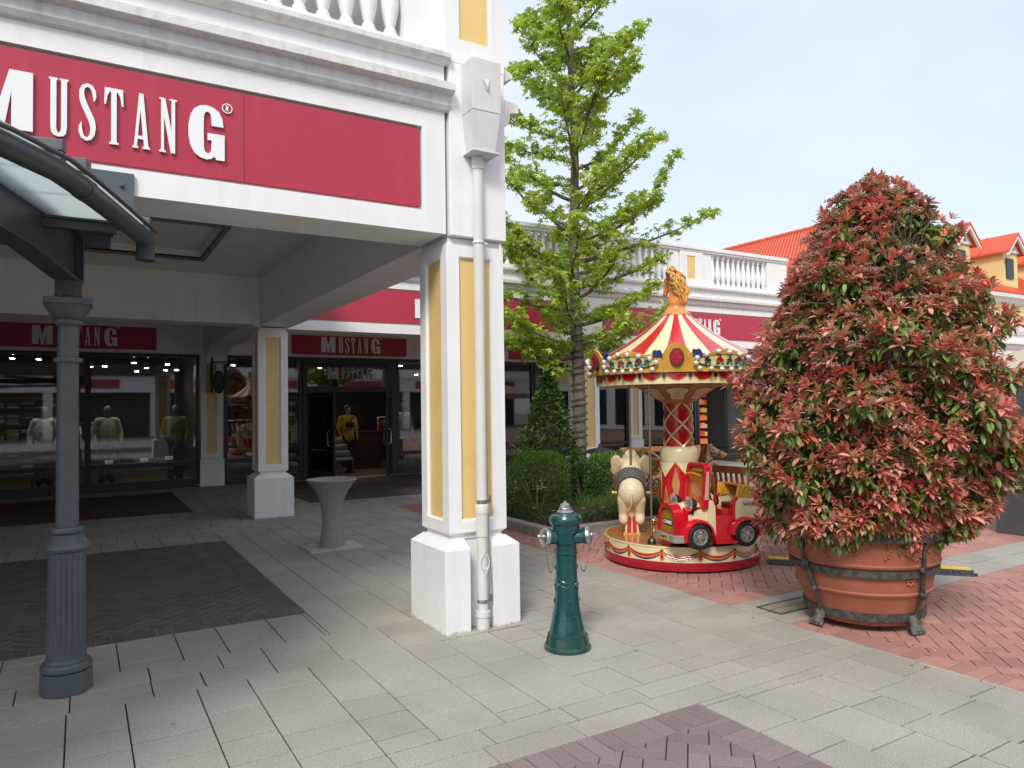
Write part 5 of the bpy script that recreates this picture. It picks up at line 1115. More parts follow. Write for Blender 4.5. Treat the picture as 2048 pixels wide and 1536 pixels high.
for k in range(6):
    a0 = k * pi / 3
    def W2(u, v, e=0, a0=a0):
        rr = VR + .006 + (v - 2.0) * .12 + e; return (rr * cos(a0 + u / VR), rr * sin(a0 + u / VR), v)
    def shape(pts, e, m_, c=None):
        c = c or (sum(p[0] for p in pts) / len(pts), sum(p[1] for p in pts) / len(pts)); n2 = len(pts); cv = b.vert(W2(*c, e)); L1 = [b.vert(W2(c[0] + (p[0] - c[0]) * .5, c[1] + (p[1] - c[1]) * .5, e)) for p in pts]; L2 = [b.vert(W2(*p, e)) for p in pts]; L3 = [b.vert(W2(*p, -.01)) for p in pts]
        for q in range(n2):
            q2 = (q + 1) % n2; b.face([cv, L1[q], L1[q2]], m_); b.face([L1[q], L2[q], L2[q2], L1[q2]], m_); b.face([L2[q], L3[q], L3[q2], L2[q2]], m_)
    # crest medallion
    shape(ell(.066, .088, 24, 0, 2.105), .026, 0); shape(ell(.060, .081, 24, 0, 2.105), .031, 5)
    for (cx_, cz_) in ((0, 2.150), (0, 2.060), (-.027, 2.105), (.027, 2.105)): shape([(cx_, cz_ + .029), (cx_ + .023, cz_), (cx_, cz_ - .029), (cx_ - .023, cz_)], .035, 2)
    # painted picture between crests
    mid = pi / 6 * VR
    shape([(mid + p[0], p[1]) for p in ell(.305, .062, 36, 0, 2.065)], .012, 0); shape([(mid + p[0], p[1]) for p in ell(.292, .053, 36, 0, 2.065)], .017, 4)
    rnd = random.Random(k)
    for (u, w_, h_, m_) in ((-.2, .035, .03, 6), (-.08, .045, .035, 2), (.02, .04, .022, 0), (.12, .05, .04, 5), (.2, .03, .04, 7)):
        cx_ = mid + u; shape([(cx_ + w_ * rnd.uniform(.7, 1) * cos(t), 2.07 + h_ * rnd.uniform(.5, 1) * sin(t)) for t in np.linspace(0, 2 * pi, 11, endpoint=False)], .021, m_)
        shape(ell(w_ * .42, w_ * .42, 12, cx_ - w_ * .5, 2.045), .024, 3); shape(ell(w_ * .25, w_ * .25, 10, cx_ - w_ * .5, 2.045), .028, 6)
        shape(ell(w_ * .36, w_ * .36, 12, cx_ + w_ * .6, 2.042), .025, 3); shape([(cx_ - .01, 2.09), (cx_ + .006, 2.115), (cx_ + .014, 2.075)], .027, (5, 3)[k % 2])
    for (u, v) in [(-.30, 2.095), (-.215, 2.125), (-.10, 2.155), (.01, 2.148), (.125, 2.128), (.235, 2.10), (.295, 2.06), (-.31, 2.045), (-.275, 1.995), (-.165, 1.990), (-.06, 1.985), (.04, 1.985), (.145, 1.988), (.255, 1.995)]:
        bb = MB(); M_ = W2(mid + u, v, .030)
        if k == 0 and u == -.30:
            bb.sphere((0, 0, 0), .026, 12, 8); bulb0 = bb.build('bulb', BULB, val, smooth=60); bulb0.location = M_
        else:
            o = bulb0.copy(); scene.collection.objects.link(o); o.location = M_
b.build('valance_painting', [CK, CYL, CR, CTEAL, CYL, CMAR, CK, GRNP], val, smooth=50)
# lower skirt: cream band with red half discs and blue drops
b = MB(); SR = .875; b.lathe([(SR + .02, 1.975), (SR, 1.965), (SR, 1.855), (SR - .02, 1.852), (SR - .02, 1.96)], 96, cap=False)
b.build('skirt', CC, car, smooth=30)
b = MB(); NQ = 22
for k in range(NQ):
    a0 = 2 * pi * k / NQ; hw = pi * SR / NQ
    for (s_, e, m_) in ((1.0, .003, 0), (.88, .006, 1)): wrap(b, [(-hw * .80 * s_, 0)] + [(hw * .80 * s_ * cos(t), .082 * s_ * sin(t)) for t in np.linspace(pi, 2 * pi, 12)][1:], SR, e, m_, a0=a0, z0=1.964, c=(0, -.02))
    for (s_, e, m_) in ((1.0, .004, 0), (.72, .008, 2)): wrap(b, [(-.021 * s_, 0), (.021 * s_, 0), (.021 * s_, -.05 * s_), (0, -.088 * s_), (-.021 * s_, -.05 * s_)], SR, e, m_, a0=a0 + pi / NQ, z0=1.964)
b.build('skirt_scallops', [CG_, CR, CB], car, smooth=40)
# finial: neck and horse head
b = MB(); b.lathe([(.155, 2.615), (.165, 2.62), (.162, 2.635), (.125, 2.665), (.10, 2.70), (.096, 2.73), (.10, 2.75)], 40); b.build('roof_cap', COR, car, smooth=40)
FM = Matrix.Translation((0, 0, 2.72)) @ Matrix.Rotation(radians(-122), 4, 'Z')      # horse looks to the viewer's left
hp = [('c', (0, 0, .0), (.0, 0, .06), .098, .090), ('c', (-.02, 0, .05), (.01, 0, .26), .085, .066), ('c', (.005, 0, .24), (.045, 0, .335), .066, .058), ('e', (.075, 0, .29), (.062, .052, .068), (0, .5, 0)), ('c', (.085, 0, .28), (.125, 0, .165), .042, .028), ('e', (.130, 0, .150), (.030, .030, .026), (0, 0, 0)),
      ('c', (.02, .038, .36), (.012, .045, .42), .018, .006), ('c', (.02, -.038, .36), (.012, -.045, .42), .018, .006), ('c', (-.05, .02, .16), (-.07, 0, .05), .05, .06)]
fin = organic('horse_head_finial', hp, .009, COR, car, FM, smooth=3)
b = MB(); b.M = FM; rnd = random.Random(3)
for k in range(90):
    y0 = rnd.choice((-1, 1)) * rnd.uniform(.02, .075); sd2 = 1 if y0 > 0 else -1; z0 = rnd.uniform(.20, .40); x0 = -.055 + .10 * (z0 - .2) / .2 * .7 + rnd.uniform(0, .07)
    pts = []; L_ = rnd.uniform(.12, .22); ph_ = rnd.uniform(0, 6.28)
    for t in np.linspace(0, 1, 10): pts.append((x0 - .045 * sin(pi * t * .8) - .05 * t + .010 * sin(9 * t + ph_), y0 * (1 - .2 * t) + sd2 * (.045 * sin(pi * min(1, t * 1.3)) + .010 * sin(11 * t + ph_)), z0 + .02 * sin(pi * t) - L_ * t))
    b.tube(pts, [.017 * (1 - .55 * t) for t in np.linspace(0, 1, 10)], 6, 0 if k % 4 else 1)
for k in range(12):
    a = k / 11; y0 = -.04 + .08 * a; b.tube([(-.0, y0, .39), (.03, y0 * 1.1, .425 + .02 * sin(a * pi)), (.07, y0, .40), (.10, y0 * .8, .34 - .02 * (k % 3))], [.014, .015, .012, .004], 6, 0 if k % 3 else 1)
b.build('mane', [CG_, mat('mane_dark_paint', (.22, .06, .03), .35)], fin, smooth=60)  # some strands in a darker red-brown
b = MB(); b.M = FM
for s1 in (-1, 1): b.sphere((.105, .040 * s1, .295), .009, 10, 8)
b.build('eyes', BLK, fin, smooth=60)
# turned poles
def pole(x, y, z0, z1, nm='pole', ball=False):
    b = MB(); n2 = int((z1 - z0) / .0125); pr2 = []
    for k in range(n2): zz = z0 + (z1 - z0) * k / n2; pr2 += [(.0105, zz), (.0135, zz + .006)]
    b.lathe(pr2, 10, (x, y, 0)); o = b.build(nm, mat('pole_metal', (.42, .36, .28), .3, .9) if 'pole_metal' not in bpy.data.materials else bpy.data.materials['pole_metal'], car, smooth=60)
    if ball:
        b = MB(); b.lathe([(.042, z0 - .0), (.043, z0 + .02), (.036, z0 + .045), (.02, z0 + .06), (.014, z0 + .066), (.014, z0 + .08)], 24, (x, y, 0)); b.build('pole_foot', mat('dark_dome_metal', (.10, .09, .08), .3, .8), o, smooth=40)
    return o
def toloc(wx, wy):     # world xy -> carousel local
    v = Matrix.Rotation(-crz, 3, 'Z') @ Vector((wx - CX, wy - CY, 0)); return v.x, v.y
for (wx, wy, z0, ball) in ((4.93, 5.545, DZ, True),): x, y = toloc(wx, wy); pole(x, y, z0, 1.86, ball=ball)
x, y = toloc(5.74, 6.42); b = MB(); b.sphere((x, y, DZ + .04), .05, 18, 12); b.build('brass_bell', BRASS, car, smooth=60)
# ---- toy car
TH = math.atan2(.257, -.966)
CM = Matrix.Rotation(-crz, 4, 'Z') @ Matrix.Translation((5.385 - CX, 5.185 - CY, DZ)) @ Matrix.Rotation(TH, 4, 'Z')   # origin: centre between wheels
car_t = MB(); bm_ = car_t; bm_.M = CM
def cb(): b = MB(); b.M = CM; return b
WB = .255; HW = .185; WR = .125
# lower tub with wheel arches (profile in x,z extruded in y)
tub = [(-.43, .10), (-.43, .30), (-.40, .33)] + [(-.40, .33)] * 0
arch = lambda cx, r: [(cx + r * cos(t), .125 + r * sin(t)) for t in np.linspace(pi, 0, 15)]
rim_r = .142
lower = [(-.44, .14), (-.44, .33), (-.36, .36), (-.05, .36), (-.05, .10 + .0), (.09, .10), (.09, .40), (.36, .40), (.46, .30), (.465, .06), (WB + rim_r, .06)] + arch(WB, rim_r)[::-1][1:-1] + [(WB - rim_r, .055), (-WB + rim_r, .055)] + arch(-WB, rim_r)[::-1][1:-1] + [(-WB - rim_r, .10)]
b = cb(); b.prism(lower, lambda u, v, w_: (u, w_, v), -HW + .045, HW - .045); tcar = b.build('toy_car', CR, car, bevel=.006); tcar['label'] = 'red and cream ride-on toy car with big silver headlights'
# sides of seat tub
for s1 in (-1, 1):
    b = cb(); sidep = [(-.44, .10), (-.46, .40), (-.44, .50), (-.20, .50), (-.165, .46), (-.15, .38), (-.14, .10), (-.13, .08), (.04, .08), (.05, .14), (.075, .44), (.12, .47), (.34, .42), (.34, .20), (WB + .15, .10)] + [(WB + .145 * cos(t), .125 + .145 * sin(t)) for t in np.linspace(0, pi, 15)][1:-1] + [(WB - .15, .06), (-WB + .15, .06)] + [(-WB + .145 * cos(t), .125 + .145 * sin(t)) for t in np.linspace(0, pi, 15)][1:-1]
    # door sill lower in the middle
    y0, y1 = (HW - .045, HW) if s1 > 0 else (-HW, -HW + .045)
    b.prism([(-.46, .12), (-.465, .36), (-.45, .465), (-.20, .47), (-.165, .435), (-.155, .10)] + [(-WB + .14 * cos(t), .125 + .14 * sin(t)) for t in np.linspace(.15, pi - .1, 13)], lambda u, v, w_: (u, w_, v), y0, y1)
    b.prism([(.055, .12), (.055, .40), (.08, .46), (.13, .46), (.135, .23)] , lambda u, v, w_: (u, w_, v), y0, y1); b.build('cream_side_panel', CC, tcar, bevel=.006)
    b = cb(); b.prism([(-.155, .065), (.055, .065), (.055, .31), (-.155, .31)], lambda u, v, w_: (u, w_, v), y0 - .004 * s1, y1 - .004 * s1); b.prism([(-.20, .465), (-.17, .435), (-.158, .36), (-.158, .07), (-.135, .07), (-.132, .37), (-.15, .455), (-.19, .49)], lambda u, v, w_: (u, w_, v), y0 - .002, y1 + .004); b.prism([(-.17, .045), (.07, .045), (.07, .072), (-.17, .072)], lambda u, v, w_: (u, w_, v), y0, y1 + .045 if s1 > 0 else y1); b.build('door', CR, tcar, bevel=.005)
    # mudguards
    for cx_ in (WB, -WB):
        b = cb(); n2 = 18; t0, t1 = (-.25, pi * 1.0) if cx_ > 0 else (.0, pi * 1.05); rows = []
        for q in range(n2):
            t = t0 + (t1 - t0) * q / (n2 - 1); yy = [(HW - .05) * s1, (HW + .045) * s1, (HW + .06) * s1, (HW + .06) * s1]; rr = [.165, .165, .155, .137]
            rows.append([b.vert((cx_ + r * cos(t), y_, .125 + r * sin(t))) for y_, r in zip(yy, rr)] + [b.vert((cx_ + .137 * cos(t), (HW - .05) * s1, .125 + .137 * sin(t)))])
        for q in range(n2 - 1):
            for p in range(5): b.face([rows[q][p], rows[q + 1][p], rows[q + 1][(p + 1) % 5], rows[q][(p + 1) % 5]])
        b.face(rows[0]); b.face(rows[-1][::-1]); b.build('mudguard', CR, tcar, smooth=45)
        b = cb(); M1 = b.M; b.M = M1 @ Matrix.Translation((cx_, (HW + .005) * s1, .125)) @ Matrix.Rotation(-s1 * pi / 2, 4, 'X')
        b.lathe([(.072, -.045), (.112, -.048), (.122, -.04), (WR, -.02), (WR, .02), (.122, .04), (.112, .048), (.085, .05), (.078, .046), (.074, .02)], 40, cap=False, m=0)
        b.lathe([(.078, .046), (.074, .048), (.066, .036), (.064, .012), (.0001, .012)], 32, cap=False, m=1); b.lathe([(.022, .012), (.022, .04), (.016, .044), (.0001, .044)], 16, m=1, cap=False)
        for q in range(5):
            t = q * 2 * pi / 5 + .3; d_ = Vector((cos(t), sin(t), 0)); n_ = Vector((-sin(t), cos(t), 0)); b.bar(d_ * .015 + n_ * .006 + Vector((0, 0, .034)), d_ * .066 + n_ * .014 + Vector((0, 0, .036)), .010, .012, 1); b.bar(d_ * .015 - n_ * .006 + Vector((0, 0, .034)), d_ * .066 - n_ * .014 + Vector((0, 0, .036)), .010, .012, 1)
            b.lathe([(.005, 0), (.005, .008)], 8, tuple(d_ * .036 + Vector((0, 0, .036))), m=1)
        b.M = M1; b.build('wheel', [TYRE, mat('rim_silver', (.55, .55, .54), .3, .8) if 'rim_silver' not in bpy.data.materials else bpy.data.materials['rim_silver']], tcar, smooth=35)
# hood: rounded arch section, red grille frame at front
def archsec(hw, z0, z1, n2=16): return [(-hw, z0)] + [(-hw * cos(pi * k / n2), z0 + (z1 - z0) * (.35 + .65 * sin(pi * k / n2) ** .75)) for k in range(n2 + 1)] + [(hw, z0)]
b = cb(); S0 = archsec(.135, .26, .415); S1 = archsec(.155, .26, .47)
A = [b.vert((.41, p[0], p[1])) for p in S0]; B = [b.vert((.08, p[0], p[1])) for p in S1]
for k in range(len(S0) - 1): b.face([A[k], A[k + 1], B[k + 1], B[k]])
b.face(A[::-1]); b.face(B); b.build('bonnet', CC, tcar, smooth=40)
b = cb(); So = archsec(.180, .10, .435); Si = [(p[0] * .72, .155 + (p[1] - .10) * .72) for p in So]
b.prism(So, lambda u, v, w_: (w_, u, v), .39, .49, holes=[Si]); b.build('grille_frame', CR, tcar, bevel=.010, seg=3)
b = cb(); b.prism([(p[0] * 1.01, p[1]) for p in Si], lambda u, v, w_: (w_, u, v), .40, .468); gr = b.build('grille', mat('grille_ochre', (.32, .20, .02), .4, nscale=30, namt=.2), tcar)
b = cb(); b.box(.469, .473, -.098, .098, .225, .272); b.build('name_plate', BLK, gr)
# lettering as flat text
def text(s_, size, material, parent, M, depth=.001, name='lettering', bold=.0):
    cu = bpy.data.curves.new(name, 'FONT'); cu.body = s_; cu.size = size; cu.extrude = depth; cu.align_x = 'CENTER'; cu.align_y = 'CENTER'; cu.offset = bold; cu.space_character = .95; cu.resolution_u = 3
    tmp = bpy.data.objects.new(name, cu); scene.collection.objects.link(tmp); dg = bpy.context.evaluated_depsgraph_get(); me = bpy.data.meshes.new_from_object(tmp.evaluated_get(dg)); bpy.data.objects.remove(tmp, do_unlink=True)
    me.transform(M); me.materials.clear(); me.materials.append(material); o = bpy.data.objects.new(name, me); scene.collection.objects.link(o); o.parent = parent; return o
FX = Matrix(((0, 0, 1, 0), (1, 0, 0, 0), (0, 1, 0, 0), (0, 0, 0, 1)))    # text plane facing +x
text('CARMIX', .047, mat('white_print', (.8, .8, .8), .5), gr, CM @ Matrix.Translation((.4745, 0, .248)) @ FX, bold=.001)
b = cb(); pb = [(.41, -.21), (.50, -.195), (.512, -.17), (.512, .17), (.50, .195), (.41, .21), (.41, .195), (.49, .17), (.49, -.17), (.41, -.195)]; b.prism(pb, lambda u, v, w_: (u, v, w_), .075, .145); bp_ = b.build('bumper', mat('bumper_grey', (.28, .27, .27), .4), tcar, bevel=.004)
b = cb(); b.box(.5125, .516, -.075, .075, .083, .133); lp = b.build('number_plate', mat('plate_yellow', (.65, .52, .05), .4), bp_, bevel=.002)
text('PARTY', .042, BLK, lp, CM @ Matrix.Translation((.517, 0, .108)) @ FX, bold=.0008)
for s1 in (-1, 1):
    M1 = CM @ Matrix.Translation((.32, .150 * s1, .435)) @ Matrix.Rotation(pi / 2, 4, 'Y') @ Matrix.Rotation(0, 4, 'Z')
    b = MB(); b.M = M1; b.lathe([(.0001, -.075), (.03, -.07), (.052, -.04), (.066, .0)], 24, cap=False); b.bar((.06, 0, -.03), (.10, 0, -.03), .02, .02); h_ = b.build('headlight', BLK, tcar, smooth=40)
    b = MB(); b.M = M1; b.lathe([(.066, -.002), (.071, .002), (.071, .012), (.064, .016), (.058, .012)], 28, cap=False); b.lathe([(.060, .010), (.04, .022), (.02, .03), (.0001, .032)], 20, cap=False); b.build('headlight_lens', mat('lens_chrome', (.72, .72, .72), .15, .85, nscale=45, namt=.5, bump=.6, bscale=40) if s1 < 0 else bpy.data.materials['lens_chrome'], h_, smooth=40)
# windscreen frame, leaning, with amber glazing
AMB = mat('amber_panel', (.42, .13, .015), .2, coat=.5, nscale=7, namt=.5)
b = cb(); fo_ = [(-.185, .38), (-.185, .73), (-.17, .79), (-.13, .815), (.13, .815), (.17, .79), (.185, .73), (.185, .38)]; fi = [(-.15, .46), (-.15, .73), (-.135, .765), (-.11, .78), (.11, .78), (.135, .765), (.15, .73), (.15, .46)]
b.prism(fo_, lambda u, v, w_: (w_ + (.80 - v) * .10, u, v), .085, .155, holes=[fi]); wsf = b.build('windscreen_frame', CR, tcar, bevel=.010, seg=3)
b = cb(); b.prism([(p[0] * 1.01, p[1]) for p in fi], lambda u, v, w_: (w_ + (.80 - v) * .10, u, v), .11, .123); b.build('windscreen', AMB, wsf)
b = cb(); b.tube([(.185, -.14, .70), (.185, 0, .715), (.185, .14, .70)], .008, 8); b.prism([(-.10, .735), (.10, .735), (.09, .77), (-.09, .77)], lambda u, v, w_: (w_ + (.80 - v) * .10, u, v), .125, .129); b.build('windscreen_trim', CG_, wsf, smooth=40)
for s1 in (-1, 1):
    b = cb(); b.prism([(.10, .47), (.142, .47), (.139, .74), (.112, .74)], lambda u, v, w_: (u + (.80 - v) * .10, w_, v), .1855 * s1, .189 * s1); b.build('side_strip', mat('strip_print', (.35, .40, .42), .3, nscale=90, namt=.9, ncol=(.7, .35, .2)) if s1 < 0 else bpy.data.materials['strip_print'], wsf)
    b = cb(); b.tube([(-.37, .1845 * s1, .42)] * 1 + [(-.25, .1845 * s1, .42)], .018, 10, cap=True); dc = b.build('side_decal', mat('decal_blue', (.12, .25, .38), .35, nscale=60, namt=.9, ncol=(.6, .5, .4)) if s1 < 0 else bpy.data.materials['decal_blue'], tcar, smooth=60)
# seat shell: folded ochre hood behind
b = cb()
for k in range(7):
    t = k / 6; y_ = 1
    for s1 in (-1, 1):
        a0 = Vector((-.20, .150 * s1, .475)); a1 = Vector((-.22 - .24 * sin(t * 1.45), .165 * s1, .48 + .115 * cos(t * 1.45) ** .8 if t < 1 else .49)); b.bar(a0, a1, .05, .020)
b.prism([(-.20, .47), (-.215, .55), (-.245, .595), (-.33, .58), (-.41, .54), (-.45, .49), (-.45, .47)], lambda u, v, w_: (u, w_, v), -.165, -.145); b.prism([(-.20, .47), (-.215, .55), (-.245, .595), (-.33, .58), (-.41, .54), (-.45, .49), (-.45, .47)], lambda u, v, w_: (u, w_, v), .145, .165)
b.prism([(-.45, .34), (-.46, .49), (-.42, .545), (-.34, .585), (-.245, .60), (-.25, .58), (-.33, .565), (-.40, .52), (-.43, .47), (-.42, .34)], lambda u, v, w_: (u, w_, v), -.145, .145); b.build('folded_hood', CG_, tcar, smooth=30)
b = cb(); b.box(-.40, -.20, -.135, .135, .365, .40); b.build('seat', mat('seat_dark_red', (.10, .008, .01), .4), tcar, bevel=.01)
b = cb(); b.tube([(.02 + .065 * cos(t) * .35 - .06, .065 * sin(t), .46 + .065 * cos(t)) for t in np.linspace(0, 2 * pi, 20, endpoint=False)], .009, 8, closed=True); b.build('steering_wheel', BLK, tcar, smooth=60)
# ---- elephant, heading away
E0 = Matrix.Rotation(-crz, 4, 'Z') @ Matrix.Translation((5.16 - CX, 6.12 - CY, 0)) @ Matrix.Rotation(math.atan2(.719, .695) + radians(4), 4, 'Z')   # +x forward
EM = E0 @ Matrix.Translation((-.08, 0, .73)) @ Matrix.Rotation(radians(-27), 4, 'Y') @ Matrix.Translation((.08, 0, -.73))
def eb(): b = MB(); b.M = EM; return b
ep = [('e', (0, 0, .745), (.24, .148, .165), (0, 0, 0)), ('e', (-.12, 0, .72), (.135, .145, .155), (0, 0, 0)), ('e', (.27, 0, .87), (.13, .105, .13), (0, 0, 0)), ('c', (.14, 0, .82), (.25, 0, .86), .12, .11),
      ('e', (.27, 0, .965), (.085, .07, .06), (0, 0, 0)), ('c', (.37, 0, .84), (.45, 0, .68), .055, .042), ('c', (.45, 0, .68), (.47, 0, .56), .042, .032), ('c', (.47, 0, .56), (.54, 0, .52), .032, .028)]
for s1 in (-1, 1):
    ep += [('c', (-.15, .083 * s1, .66), (-.17, .085 * s1, .50), .072, .055), ('c', (-.17, .085 * s1, .50), (-.215, .085 * s1, .445), .056, .055), ('c', (.15, .08 * s1, .66), (.20, .085 * s1, .50), .068, .052), ('c', (.20, .085 * s1, .50), (.24, .085 * s1, .45), .052, .050),
           ('e', (.25, .155 * s1, .86), (.022, .075, .115), (0, 0, radians(-18) * s1)), ('e', (.25, .175 * s1, .80), (.018, .05, .09), (radians(12) * s1, 0, radians(-18) * s1)), ('c', (.36, .05 * s1, .80), (.44, .065 * s1, .76), .014, .006)]
IV = mat('elephant_ivory_gloss', (.74, .64, .44), .24, coat=.5, nscale=4, namt=.4, ncol=(.62, .40, .20))
ele = organic('elephant', ep, .0085, IV, car, EM, smooth=3); ele['label'] = 'cream elephant ride seen from behind with dark blue saddle cloth'
b = eb()   # saddle blanket draped over the back
rows = []; n2 = 26
for i in range(7):
    x = -.10 + .20 * i / 6; row = []
    for q in range(n2 + 1):
        t = radians(-12) + radians(204) * q / n2; row.append(b.vert((x, -.158 * cos(t) * (1 + .012 * sin(9 * t)), .745 + .178 * sin(t) + .004 * sin(20 * t + i))))
    rows.append(row)
for i in range(6):
    for q in range(n2): b.face([rows[i][q], rows[i + 1][q], rows[i + 1][q + 1], rows[i][q + 1]], 1 if (q < 4 or q > n2 - 5) else 0)
bl = b.build('saddle_cloth', [mat('blanket_dark', (.035, .042, .055), .75, nscale=40, namt=.9, ncol=(.16, .16, .16), bump=.5, bscale=30), mat('blanket_blue', (.05, .14, .32), .4)], ele, smooth=50); sm_ = bl.modifiers.new('s', 'SOLIDIFY'); sm_.thickness = .012
b = eb(); b.tube([(-.255, 0, .80), (-.285, .0, .74), (-.285, .005, .67), (-.275, .02, .62)], [.014, .012, .010, .008], 8); b.tube([(-.278, .02, .64), (-.28, .035, .59), (-.27, .045, .54)], [.012, .020, .004], 8, 1); b.build('tail', [IV, CG_], ele, smooth=60)
for s1 in (-1, 1): pass
b = eb(); b.tube([(.04, -.20, .62), (.04, .20, .62)], .014, 10); b.tube([(.04, -.21, .62), (.04, -.19, .62)], .020, 10); b.tube([(.04, .21, .62), (.04, .19, .62)], .020, 10); b.build('foot_rest', CG_, ele, smooth=50)
def e0(): b = MB(); b.M = E0; return b
b = e0(); b.frustum((-.085, .085, -.075, .075), DZ + .018, (-.055, .055, -.05, .05), .60); b.build('pedestal', CC, ele, bevel=.004); b = e0(); b.box(-.10, .10, -.09, .09, DZ, DZ + .02); b.build('pedestal_foot', CG_, ele)
b = e0(); b.prism([(-.055, DZ + .03), (-.008, DZ + .022), (-.008, .44), (-.035, .47), (-.045, .40)], lambda u, v, w_: (w_, u, v), -.093, -.0905 + .0); b.prism([(.055, DZ + .03), (.008, DZ + .022), (.008, .44), (.035, .47), (.045, .40)], lambda u, v, w_: (w_, u, v), -.093, -.0905); b.build('pedestal_panel', CR, ele)
exy = E0 @ Vector((.0, 0, 0)); pole(exy.x, exy.y, .90, 1.88)
# ---- horse, behind, heading to the viewer's right
HM = Matrix.Rotation(-crz, 4, 'Z') @ Matrix.Translation((5.955 - CX, 6.045 - CY, 0)) @ Matrix.Rotation(math.atan2(-.695, .719) - .12, 4, 'Z')
def hb(): b = MB(); b.M = HM; return b
hp = [('e', (-.02, 0, .72), (.22, .10, .125), (0, 0, 0)), ('e', (-.17, 0, .73), (.12, .105, .12), (0, 0, 0)), ('e', (.13, 0, .74), (.11, .09, .13), (0, 0, 0)), ('c', (.15, 0, .80), (.205, 0, 1.02), .090, .060), ('c', (.205, 0, 1.02), (.225, 0, 1.10), .052, .045),
      ('e', (.25, 0, 1.125), (.068, .042, .050), (0, .3, 0)), ('c', (.27, 0, 1.12), (.375, 0, 1.085), .036, .025), ('e', (.392, 0, 1.08), (.026, .024, .024), (0, 0, 0)), ('c', (.27, 0, 1.085), (.37, 0, 1.055), .022, .015)]
for s1 in (-1, 1):
    hp += [('c', (.22, .026 * s1, 1.15), (.215, .034 * s1, 1.20), .013, .004), ('c', (.15, .06 * s1, .68), (.26, .065 * s1, .56), .045, .027), ('c', (.26, .065 * s1, .56), (.20, .065 * s1, .45), .024, .018), ('c', (-.18, .06 * s1, .70), (-.20, .065 * s1, .54), .06, .03), ('c', (-.20, .065 * s1, .54), (-.27, .065 * s1, .42), .027, .018), ('e', (.20, .065 * s1, .43), (.026, .022, .02), (0, 0, 0)), ('e', (-.28, .065 * s1, .40), (.026, .022, .02), (0, 0, 0))]
hrs = organic('horse', hp, .0085, mat('horse_cream_gloss', (.66, .48, .26), .22, coat=.5, nscale=5, namt=.12, ncol=(.62, .36, .16)), car, HM, smooth=3); hrs['label'] = 'cream carousel horse with red bridle behind the toy car'
b = hb(); rnd = random.Random(5)
for k in range(30):
    t0 = k / 29; zz = .82 + .36 * t0; xx = .10 + .09 * t0; s1 = -1 if k % 3 else 1; b.tube([(xx, .0, zz), (xx - .035, s1 * .045, zz - .02), (xx - .03 + .015 * rnd.random(), s1 * .068, zz - .09), (xx + .01, s1 * .06, zz - .15)], [.013, .015, .012, .003], 6)
b.tube([(-.27, 0, .80), (-.34, 0, .74), (-.36, 0, .60), (-.33, 0, .50)], [.02, .03, .025, .006], 8); b.build('mane', mat('mane_brown', (.30, .12, .03), .35, nscale=20, namt=.3), hrs, smooth=60)
b = hb()
for (cx_, cz_, ry, rz_, tl) in ((.345, 1.085, .034, .040, 0), (.245, 1.11, .050, .062, -.25)): b.tube([(cx_ + tl * rz_ * sin(t), ry * cos(t), cz_ + rz_ * sin(t)) for t in np.linspace(0, 2 * pi, 20, endpoint=False)], .006, 6, closed=True)
for s1 in (-1, 1): b.tube([(.345, .035 * s1, 1.085), (.255, .049 * s1, 1.10)], .005, 6); b.tube([(.34, .033 * s1, 1.08), (.20, .075 * s1, .98), (.12, .08 * s1, .87)], .005, 6)
b.build('bridle', CMAR, hrs, smooth=60)
b = hb(); b.lathe([(.025, 0), (.03, .02), (.022, .012)], 12, (.232, 0, 1.175)); 
for k in range(5): b.lathe([(.008, 0), (.0005, .022)], 6, (.232 + .024 * cos(k * 1.257), .024 * sin(k * 1.257), 1.185))
for s1 in (-1, 1): b.sphere((.345, .037 * s1, 1.085), .008, 8, 6)
b.build('crown', BRASS, hrs, smooth=40)
b = hb(); 
for s1 in (-1, 1): b.sphere((.275, .036 * s1, 1.14), .009, 10, 8)
b.build('eyes', BLK, hrs, smooth=60)
b = hb(); b.tube([(.115, .092 * cos(t) , .76 + .15 * sin(t)) for t in np.linspace(0, 2 * pi, 24, endpoint=False)], .014, 8, closed=True); b.sphere((-.03, 0, .80), .10, 16, 10, sq=(1.1, .95, .7)); b.build('saddle', mat('lilac_paint', (.50, .22, .42), .3, coat=.4), hrs, smooth=60)
b = hb(); b.frustum((-.07, .07, -.06, .06), DZ, (-.04, .04, -.04, .04), .63); b.build('pedestal', CR, hrs, bevel=.004)
hxy = HM @ Vector((-.02, 0, 0)); pole(hxy.x, hxy.y, .80, 1.88)
x, y = toloc(6.28, 5.48); pole(x, y, DZ, 1.86); 
